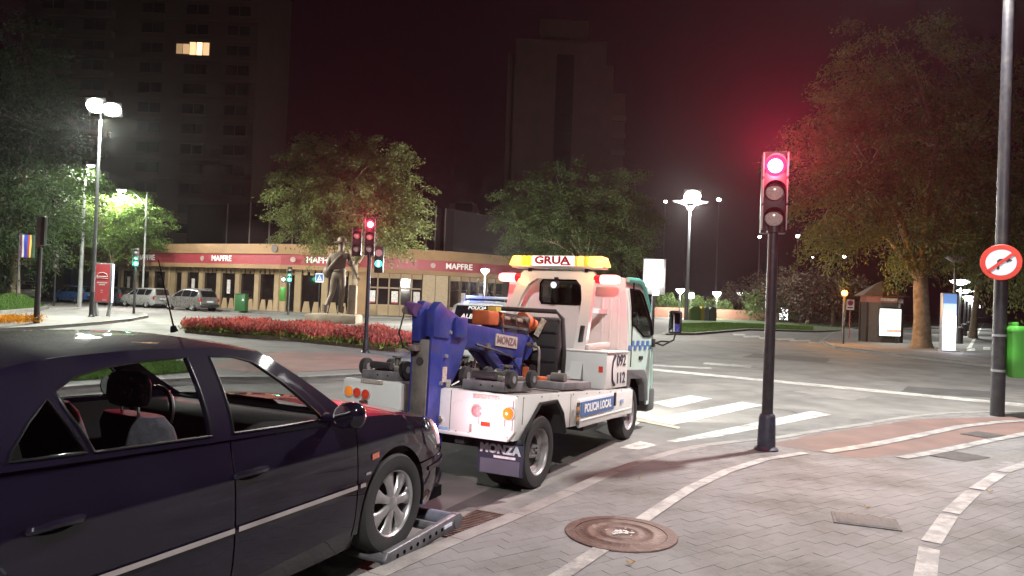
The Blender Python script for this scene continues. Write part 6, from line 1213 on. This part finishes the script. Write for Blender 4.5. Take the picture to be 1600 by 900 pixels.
# slanted white headboard frame behind the cab
def hb(y, z, off=0): return (lerp(1.78, 2.43, (z-1.05)/1.2)+off, y, z)
HB = [(-.66, .92), (.66, .92), (.53, 2.20), (.49, 2.25), (-.49, 2.25), (-.53, 2.20)]; HBH = [(-.50, 1.0), (.50, 1.0), (.425, 1.88), (.37, 2.06), (.28, 2.14), (-.28, 2.14), (-.37, 2.06), (-.425, 1.88)]
sheet(HB, [HBH], hb, .12, lambda y, z: hb(y, z, .09)).build('headboard', TW, tk); 
for sd in (-1, 1):
    q = [hb(sd*.55, 1.35, -.004), hb(sd*.53, 1.55, -.004)]; MB().bar(q[0], q[1], .06, .03).build('grab_handle', BLACK, tk, bevel=.01)
    MB().bar(hb(sd*.54, 1.75, .04), (2.70, sd*.58, 1.75), .06).build('headboard_strut', TW, tk)
wl = MB().lathe([(0, .04), (.03, .04), (.055, .02), (.05, -.04), (0, -.06)], (2.30, -.02, 2.06), (-1, 0, -.15), 16).build('work_lamp', BLACK, tk, smooth=True); MB().lathe([(0, .046), (.042, .042)], (2.30, -.02, 2.06), (-1, 0, -.15), 16).build('lens', EMIT('work_lens', (.7, .78, .95), .8), wl); MB().box((2.34, -.02, 2.12), (.03, .05, .08)).build('work_lamp_bracket', BLACK, tk)
# light bar with GRUA panel and beacons
AMBL = EMIT('beacon_amber', (1.0, .42, .10), 1.9); AMBD = EMIT('beacon_yellow', (1.0, .60, .03), 1.0); AMBK = EMIT('beacon_orange', (1.0, .27, .03), 1.0)
MB().box((2.45, 0, 2.295), (.20, 1.30, .03)).build('bar_base', MAT('bar_silver', (.4, .42, .46), .3, .3), tk, bevel=.01)
for y0, y1, m_, tz in ((.69, .50, AMBL, .0), (.50, .44, AMBD, 0), (.44, .36, AMBD, 0), (-.255, -.29, AMBK, 0), (-.29, -.38, AMBL, 0), (-.38, -.44, AMBK, 0), (-.44, -.69, AMBL, 0)):
    k = .055 if y0 > .6 or y1 < -.6 else 0
    pr = [(y0-k if y0 > 0 and k else y0, 2.44), (y1+k if y1 < -.6 else y1, 2.44), (y1, 2.31), (y0, 2.31)]; MB().prism(pr, 'x', 2.34, 2.56).build('beacon_lens', m_, tk, bevel=.02)
MB().box((2.45, .055, 2.375), (.20, .60, .13)).build('panel_case', EMIT('grua_white', (1.0, .86, .82), .85), tk, bevel=.01)
TEXT('lettering', 'GRUA', .135, MAT('grua_red', (.36, .01, .03), .5), tk, frame((2.343, .06, 2.378), (0, -1, 0), (0, 0, 1)), .003, bold=.005, sx=1.35); MB().box((2.344, -.14, 2.325), (.004, .14, .015)).build('panel_print', MAT('grua_red', (.36, .01, .03), .5), tk)
for y in (-.4, .4): MB().box((2.45, y, 2.265), (.08, .05, .06)).build('bar_foot', BLACK, tk)
lamp('beacon_light', (2.18, .60, 2.40), 5, (1, .45, .12), .06, tk); lamp('beacon_light', (2.18, -.58, 2.40), 6, (1, .45, .12), .06, tk)
RB = EMIT('beacon_red', (1.0, .22, .20), 4.5); RBC = MAT('beacon_red_cap', (.42, .01, .02), .2, coat=.6, emit=.5, ecol=(1, .02, .05))
for sd in (-1, 1):
    q = MB().cyl((2.42, sd*.52, 2.15), (2.42, sd*.60, 2.15), .052, .055, 16).build('red_beacon', RBC, tk, smooth=True); MB().lathe([(.055, 0), (.06, .03), (.06, .20), (.045, .245), (0, .25)], (2.42, sd*.60, 2.15), (0, sd, 0), 18).build('beacon_lens', RB, q, smooth=True); MB().box((2.44, sd*.5, 2.15), (.06, .06, .05)).build('beacon_bracket', BLACK, q)
    lamp('red_beacon_light', (2.25, sd*1.02, 2.14), 6, (1, .05, .10), .05, tk)
# black bin and roll bar before the headboard
MB().prism([(1.70, zdeck(1.7)), (1.72, 1.60), (1.80, 1.64), (1.86, 1.60), (2.05, zdeck(2))], 'y', -.36, .56).build('black_bin', MAT('black_bin', (.018, .016, .018), .6, var=.3, scale=6, bump=.3), tk, bevel=.03)
for z in (1.1, 1.28, 1.45): MB().box((1.695, .1, z), (.012, .86, .02)).build('bin_rib', BLACK, tk)
MB().tube([(1.62, .62, .88), (1.62, .62, 1.66), (1.62, .55, 1.71), (1.62, -.36, 1.70), (1.64, -.43, 1.62), (1.66, -.46, 1.2), (1.70, -.44, .98), (1.75, -.36, .88)], .028, 8).build('roll_bar', DARKST, tk, smooth=True)
STR = MAT('strap_pale', (.5, .46, .36), .8, var=.4, scale=25)
MB().bar((1.66, -.18, 1.60), (1.67, -.08, 1.40), .012, .07).build('strap', STR, tk); MB().bar((1.66, .02, 1.32), (1.67, .12, 1.05), .012, .08).build('strap', STR, tk); MB().bar((1.66, -.10, 1.28), (1.67, 0.0, 1.24), .012, .09).build('strap', STR, tk)
MB().tube([(1.35, -.28, .84), (1.34, -.28, 1.22), (1.36, -.26, 1.27), (1.36, -.17, 1.29)], .018, 8).cyl((1.36, -.17, 1.29), (1.36, -.09, 1.30), .035, .035, 10).build('hydraulic_pipe', TGREY, tk, smooth=True)
# crane boom, winch, strut
BO = [(-.30, 1.53), (.28, 1.49), (1.43, 1.40), (1.54, 1.32), (1.50, 1.20), (1.36, 1.11), (.60, 1.20), (.10, 1.26), (-.30, 1.28)]
MB().prism(BO, 'y', -.12, .12).build('boom', TBLUE, tk, bevel=.012)
MB().box((.80, -.126, 1.335), (.52, .010, .13), M=Matrix.Rotation(math.radians(4.5), 3, 'Y')).build('boom_plate', PLT, tk); TEXT('lettering', 'MONZA', .11, MAT('plate_letter', (.17, .12, .13), .6), tk, frame((.80, -.133, 1.335), (1, 0, -.079), (0, 0, 1)), .002, bold=.003, sx=1.15)
MB().bar((.38, -.07, 1.27), (.98, -.07, .92), .09, .10).build('strut', TBLUE, tk, bevel=.015); MB().bar((.38, .07, 1.27), (.98, .07, .92), .09, .10).build('strut', TBLUE, tk, bevel=.015); MB().cyl((.38, -.14, 1.27), (.38, .14, 1.27), .045, .045, 12).build('pivot_pin', TGREY, tk)
wn = MB().cyl((.55, 0, 1.57), (1.35, 0, 1.53), .085, .085, 16).build('winch_drum', MAT('cable_rust', (.14, .07, .045), .7, var=.4, scale=40, bump=.6, bscale=80), tk, smooth=True)
for x in (.70, 1.02, 1.34): MB().box((x, 0, 1.54-.04*(x-.7)), (.025, .26, .22)).build('winch_frame', CHROME, tk)
for y, z in ((-.13, 1.63), (-.13, 1.50), (.13, 1.63)): MB().bar((.70, y, z), (1.34, y, z-.03), .03).build('winch_bar', CHROME, tk)
MB().box((.52, 0, 1.58), (.24, .22, .16)).build('winch_gearbox', ORANGE, tk, bevel=.03); MB().cyl((1.40, 0, 1.55), (1.56, 0, 1.54), .12, .12, 16).build('winch_flange', ORANGE, tk, smooth=50); MB().cyl((1.56, -.02, 1.53), (1.82, -.02, 1.52), .075, .07, 16).build('winch_motor', ORANGE, tk, smooth=50); MB().box((.62, -.05, 1.68), (.12, .1, .05)).build('yellow_tag', MAT('tag_yellow', (.5, .38, .06), .6), tk)
# mast
ym = -.075
for s in (-1, 1): MB().prism([(-.80, .10), (-.80, 1.36), (-.74, 1.62), (-.60, 1.66), (-.25, 1.54), (-.16, 1.34), (-.30, 1.06), (-.50, .85), (-.55, .10)], 'y', ym+s*.095-.015, ym+s*.095+.015).build('mast_cheek', TBLUE, tk, bevel=.006)
MB().box((-.785, ym, .74), (.05, .17, 1.22)).build('mast_face', TGREY, tk, bevel=.008); MB().box((-.60, ym, .72), (.08, .17, 1.2)).build('mast_back', TBLUE, tk)
MB().cyl((-.815, ym, 1.15), (-.80, ym, 1.15), .04, .04, 14).build('mast_hole', DARKST, tk)
tp = MB().prism([(-.84, 1.33), (-.86, 1.60), (-.78, 1.70), (-.62, 1.68), (-.58, 1.36)], 'y', ym+.0, ym+.085).build('mast_head', TBLUE, tk, bevel=.008); MB().prism([(-.80, 1.38), (-.80, 1.62), (-.70, 1.70), (-.55, 1.62), (-.52, 1.36)], 'y', ym-.125, ym-.035).build('mast_head', TBLUE, tk, bevel=.008)
MB().cyl((-.86, ym+.02, 1.61), (-.82, ym+.15, 1.63), .062, .062, 14).build('cable_drum', MAT('purple_drum', (.10, .045, .14), .5, var=.3, scale=10), tk, smooth=50); MB().cyl((-.90, ym+.13, 1.60), (-.85, ym+.16, 1.62), .034, .034, 10).build('drum_plug', TGREY, tk)
MB().tube([(-.90, ym+.14, 1.58), (-.95, ym+.15, 1.40), (-.92, ym+.12, 1.28), (-.82, ym+.06, 1.22)], .008, 6).build('hanging_cable', BLACK, tk, smooth=True); MB().box((-.84, ym+.05, 1.27), (.10, .10, .06)).build('cable_clamp', TGREY, tk, bevel=.02)
MB().box((-.33, ym-.125, 1.47), (.20, .05, .20)).build('boom_head', TBLUE, tk, bevel=.02)
for x, z in ((-.50, 1.42), (-.55, 1.20), (-.62, .95)): MB().cyl((x, ym-.108, z), (x, ym-.13, z), .02, .016, 10).build('bolt', GALV, tk)
for x, z, h_ in ((-.56, 1.03, .14), (-.48, .93, .1)): MB().box((x, ym-.114, z), (.07, .008, h_)).build('warning_plate', PLT, tk)
for k in range(4): MB().tube([(-.2+.1*k, .05-.06*k, .90), (-.05+.1*k, -.05, 1.05+.03*k), (.1+.08*k, .0, 1.12), (.25, .08, .95)], .012, 6).build('hydraulic_hose', BLACK, tk, smooth=True)
MB().box((.02, 0, .98), (.35, .3, .16)).build('crane_base', DARKST, tk, bevel=.02); MB().box((.95, 0, .92), (.3, .3, .1)).build('crane_base', DARKST, tk, bevel=.02); MB().box((1.15, .02, 1.0), (.16, .3, .30)).build('crane_pedestal', TBLUE, tk, bevel=.02)
# wheel lift: stinger, cross bar and the arms round the car wheels
MB().box((-.72, ym, .16), (.30, .20, .16)).build('lift_knuckle', TBLUE, tk, bevel=.03); MB().bar((-.70, ym, .14), (-1.70, ym, .10), .12, .10).build('lift_stinger', TBLUE, tk, bevel=.01); MB().prism([(-.95, .16), (-.74, .40), (-.74, .20), (-.90, .08)], 'y', -.24, -.16).build('lift_gusset', TBLUE, tk); MB().box((-.82, -.262, .30), (.10, .01, .08), M=Matrix.Rotation(.6, 3, 'Y')).build('yellow_mark', MAT('tag_yellow', (.5, .38, .06), .6), tk)
MB().cyl((-1.76, -1.05, .10), (-1.76, .66, .10), .05, .05, 12).build('lift_crossbar', MAT('lift_grey', (.22, .23, .30), .45, .4, var=.3, scale=9), tk, smooth=50)
LG = MAT('lift_steel', (.16, .155, .17), .45, .4, var=.3, scale=9)
for y, s in ((-1.085, -1), (.70, 1)):
    a = Matrix.Rotation(0, 3, 'Z'); ob = MB().prism([(-2.60, -.01), (-2.63, .04), (-2.60, .085), (-1.80, .150), (-1.72, .14), (-1.69, .10), (-1.73, .055)], 'y', y-.025, y+.025).build('lift_arm', LG, tk, bevel=.008)
    for k in range(9): x = -2.50+k*.075; MB().cyl((x, y+s*.0255, .042+k*.0065), (x, y+s*.028, .042+k*.0065), .014, .014, 8).build('arm_hole', SEAL, ob)
    MB().cyl((-1.76, y-.03, .10), (-1.76, y+.03, .10), .055, .055, 14).build('arm_collar', LG, ob); MB().box((-1.90, y+s*.028, .098), (.10, .006, .022), M=Matrix.Rotation(-.08, 3, 'Y')).build('arm_sticker', SIGNW, ob)
    MB().cyl((-2.60, y, .045), (-2.60, y-s*.36, .045), .032, .032, 10).build('wheel_bar', LG, ob); MB().cyl((-2.02, y, .11), (-2.02, y-s*.36, .11), .032, .032, 10).build('wheel_bar', LG, ob)
# dollies and gear lying on the deck
def dolly(label, lx, ly, flip=1):
    d = thing('tow_dolly', label, 'dolly', group='tow dollies on the truck deck'); d.matrix_world = TKM @ Matrix.Translation((lx, ly, zdeck(lx)-.004)) @ Matrix.Rotation(math.radians(2.1), 4, 'Y')
    MB().box((0, 0, .055), (.62, .44, .09)).build('frame', MAT('dolly_grey', (.19, .18, .19), .5, .3, var=.25, scale=9), d, bevel=.01); MB().box((.02, 0, .125), (.46, .30, .05)).build('saddle', TGREY, d, bevel=.015); MB().cyl((-.06, -.1, .17), (.18, .12, .17), .035, .035, 10).build('clamp_bar', TGREY, d, smooth=50)
    for x, y in ((-.22, .24), (.22, .24), (-.22, -.24), (.22, -.24)):
        w = MB().lathe([(0, -.03), (.06, -.03), (.085, -.025), (.085, .025), (.06, .03), (0, .03)], (x, y, .13), (0, 1, 0), 18).build('wheel', RUBBER, d, smooth=40); MB().cyl((x, y-.034, .13), (x, y+.034, .13), .035, .035, 12).build('hub', GALV, w)
    MB().cyl((.05, .05*flip, .15), (.05, .05*flip, .24), .03, .03, 10).cyl((.05, .05*flip, .23), (.05, .05*flip, .25), .06, .06, 12).build('screw_jack', TGREY, d); MB().cyl((-.29, -.12, .155), (-.29, .12, .155), .035, .035, 10).build('roller', DARKST, d)
    for k in (-.1, .02): MB().cyl((-.312, k, .06), (-.316, k, .06), .008, .008, 8).build('bolt', SEAL, d)
    return d
dolly('grey steel tow dolly with small wheels on the left rear deck corner', -.18, .60); dolly('grey steel tow dolly with small wheels on the right rear deck corner', -.18, -.56, -1)
g1 = thing('gear_tray', 'flat grey steel tray of towing gear on the deck before the tool box', 'tray'); g1.matrix_world = TKM @ Matrix.Translation((1.15, -.62, zdeck(1.15))) @ Matrix.Rotation(math.radians(2.1), 4, 'Y')
MB().box((0, 0, .045), (.85, .46, .08)).build('tray', MAT('dolly_grey', (.19, .18, .19), .5, .3), g1, bevel=.01); MB().box((.1, .05, .115), (.5, .08, .05)).build('bar', GALV, g1, bevel=.01); MB().cyl((-.25, -.18, .13), (-.25, -.02, .13), .05, .05, 14).build('roller', TGREY, g1, smooth=40); MB().box((-.28, .12, .10), (.2, .12, .05)).build('red_block', ORANGE, g1, bevel=.01)
g2 = thing('chain_box', 'low dark box of chains and hooks beside the crane foot', 'box'); g2.matrix_world = TKM @ Matrix.Translation((.55, -.38, zdeck(.55))) @ Matrix.Rotation(math.radians(2.1), 4, 'Y')
MB().box((0, 0, .04), (.42, .3, .07)).build('box', TGREY, g2, bevel=.01); 
for k in range(7): MB().tube([(-.12+.05*k+.03*math.cos(a), .08*math.sin(k*1.7)+.02*math.sin(a), .09+.02*math.sin(a*2)) for a in [2*math.pi*i/10 for i in range(11)]], .008, 5).build('chain_link', GALV, g2)
MB().cyl((.1, -.06, .1), (.1, -.06, .22), .03, .035, 10).build('hook_post', ORANGE, g2)
# ------------------------------------------------------------------ statue
b0 = (G(475, 507)+G(555, 509.5))/2; st = thing('stone_plinth', 'low rough stone plinth under the statue', 'plinth', (b0.x, b0.y+.9, 0))
pw = (G(556, 509)-G(474, 507)).length; STONE = MAT('rough_stone', (.32, .26, .20), .9, var=.25, scale=2, bump=.8, bscale=10)
zp_ = z_of(515, 492, b0.y); MB().box((0, 0, zp_/2+.05), (pw, 1.8, zp_-.1)).build('block', STONE, st, bevel=.06); MB().box((0, 0, zp_-.02), (pw*.97, 1.7, .10)).build('top_slab', STONE, st, bevel=.03)
HS = (z_of(530, 371, b0.y+.9)-zp_-.03)/1.86
BRZ = MAT('weathered_bronze', (.145, .11, .082), .55, .25, var=.3, scale=3, bump=.5, bscale=12, dirt=(.10, .085, .065), dirtscale=2.5)
sx_ = A(527, 480, b0.y+.9).x
fig = thing('statue', 'bronze statue of a striding man in a hat seen from behind', 'statue', (sx_, b0.y+.9, zp_+.03)); fig.scale = (HS, HS, HS)
J = dict(pel=(0, 0, .98), wai=(0, .02, 1.14), che=(.01, .04, 1.34), nek=(.02, .05, 1.53), hd1=(.03, .07, 1.63), hd2=(.03, .08, 1.76), shL=(-.20, .04, 1.45), elL=(-.27, .02, 1.18), haL=(-.20, .16, 1.04), shR=(.22, .04, 1.44), elR=(.30, -.02, 1.20), wrR=(.42, -.02, .99), haR=(.46, -.02, .92), hpL=(-.10, 0, .92), knL=(-.13, -.04, .50), anL=(-.24, -.20, .12), toL=(-.27, -.06, .035), hpR=(.10, 0, .92), knR=(.09, .05, .50), anR=(.06, .08, .09), toR=(.07, .28, .035))
RJ = dict(pel=(.17, .12), wai=(.155, .11), che=(.185, .125), nek=(.065, .065), hd1=(.085, .095), hd2=(.075, .085), shL=(.085, .08), elL=(.058, .058), haL=(.045, .04), shR=(.09, .085), elR=(.062, .062), wrR=(.04, .04), haR=(.05, .04), hpL=(.115, .115), knL=(.08, .08), anL=(.052, .055), toL=(.045, .035), hpR=(.115, .115), knR=(.082, .085), anR=(.055, .06), toR=(.048, .035))
ED = [('pel', 'wai'), ('wai', 'che'), ('che', 'nek'), ('nek', 'hd1'), ('hd1', 'hd2'), ('che', 'shL'), ('shL', 'elL'), ('elL', 'haL'), ('che', 'shR'), ('shR', 'elR'), ('elR', 'wrR'), ('wrR', 'haR'), ('pel', 'hpL'), ('hpL', 'knL'), ('knL', 'anL'), ('anL', 'toL'), ('pel', 'hpR'), ('hpR', 'knR'), ('knR', 'anR'), ('anR', 'toR')]
nm = list(J); me = bpy.data.meshes.new('skel'); me.from_pydata([J[k] for k in nm], [(nm.index(a), nm.index(c_)) for a, c_ in ED], []); so = bpy.data.objects.new('skel', me); COL.objects.link(so)
md = so.modifiers.new('s', 'SKIN'); md.use_smooth_shade = True
for i, k in enumerate(nm): me.skin_vertices[0].data[i].radius = tuple(.88*q_ for q_ in RJ[k]); me.skin_vertices[0].data[i].use_root = (k == 'pel')
so.modifiers.new('d', 'SUBSURF').levels = 2; dg = bpy.context.evaluated_depsgraph_get(); dg.update(); bme = bpy.data.meshes.new_from_object(so.evaluated_get(dg)); bpy.data.objects.remove(so); bme.materials.clear(); bme.materials.append(BRZ); bme.shade_smooth(); link('body', bme, fig)
MB().lathe([(0, .15), (.07, .14), (.105, .09), (.112, .02), (.19, -.005), (.20, .005), (.11, .035)], (.03, .075, 1.74), n=24).build('hat', BRZ, fig, smooth=50)
sk = MB(); sk.prism([(-.165, 1.10), (.17, 1.10), (.205, 1.42), (.10, 1.50), (-.08, 1.50), (-.205, 1.42)], 'y', -.085, -.04); sk.build('shirt_back', BRZ, fig, bevel=.03)
MB().tube([(.13, .0, 1.51), (.02, -.12, 1.38), (-.16, -.12, 1.16), (-.27, -.02, 1.02)], [.03, .034, .04, .05], 8).build('sash', BRZ, fig, smooth=True); MB().ball((-.27, .05, 1.02), (.12, .15, .16), 12, 8).build('bag', BRZ, fig, smooth=True); MB().lathe([(.175, -.025), (.182, 0), (.175, .025)], (0, .01, 1.06), n=24).build('belt', BRZ, fig, smooth=True).scale = (1, .72, 1)
fg = MB()
for k in range(4): fg.tube([(.45+.012*k, -.045+.02*k, .90), (.475+.012*k, -.045+.02*k, .865), (.47+.01*k, -.04+.02*k, .83)], [.013, .012, .009], 6)
fg.tube([(.44, .0, .92), (.425, .03, .885), (.43, .035, .86)], [.014, .012, .009], 6); fg.build('fingers', BRZ, fig, smooth=True, weld=False)
MB().tube([(.30, -.02, 1.205), (.275, -.015, 1.27)], [.075, .088], 10).build('rolled_sleeve', BRZ, fig, smooth=True)
for x, y, z in ((-.245, -.20, .12), (.06, .08, .10)): MB().tube([(x, y, z-.06), (x+.01, y, z+.10)], [.075, .085], 10).build('trouser_cuff', BRZ, fig, smooth=True)
rk = thing('statue_support', 'rough rock block behind the striding legs of the statue', 'rock', (sx_+.55*HS*.5, b0.y+1.35, zp_+.03)); MB().box((.1, 0, .36*HS), (.20*HS, .4, .72*HS)).build('rock', STONE, rk, bevel=.08)
HAZE = 0.00013
# ------------------------------------------------------------------ haze added for the glow around the lamps
hz_m = bpy.data.materials.new('added_glow_haze'); hz_m.use_nodes = True; hn = hz_m.node_tree; hn.nodes.remove(hn.nodes['Principled BSDF'])
pv = hn.nodes.new('ShaderNodeVolumePrincipled'); pv.inputs['Density'].default_value = HAZE; pv.inputs['Color'].default_value = (.9, .9, .92, 1); pv.inputs['Anisotropy'].default_value = .75
hn.links.new(pv.outputs[0], hn.nodes['Material Output'].inputs['Volume'])
hzb = MB().box((0, 90, 28), (420, 330, 58)).build('haze', hz_m); tag(hzb, 'thin even haze added over the whole street for glow around the lamps', 'haze', kind='stuff')
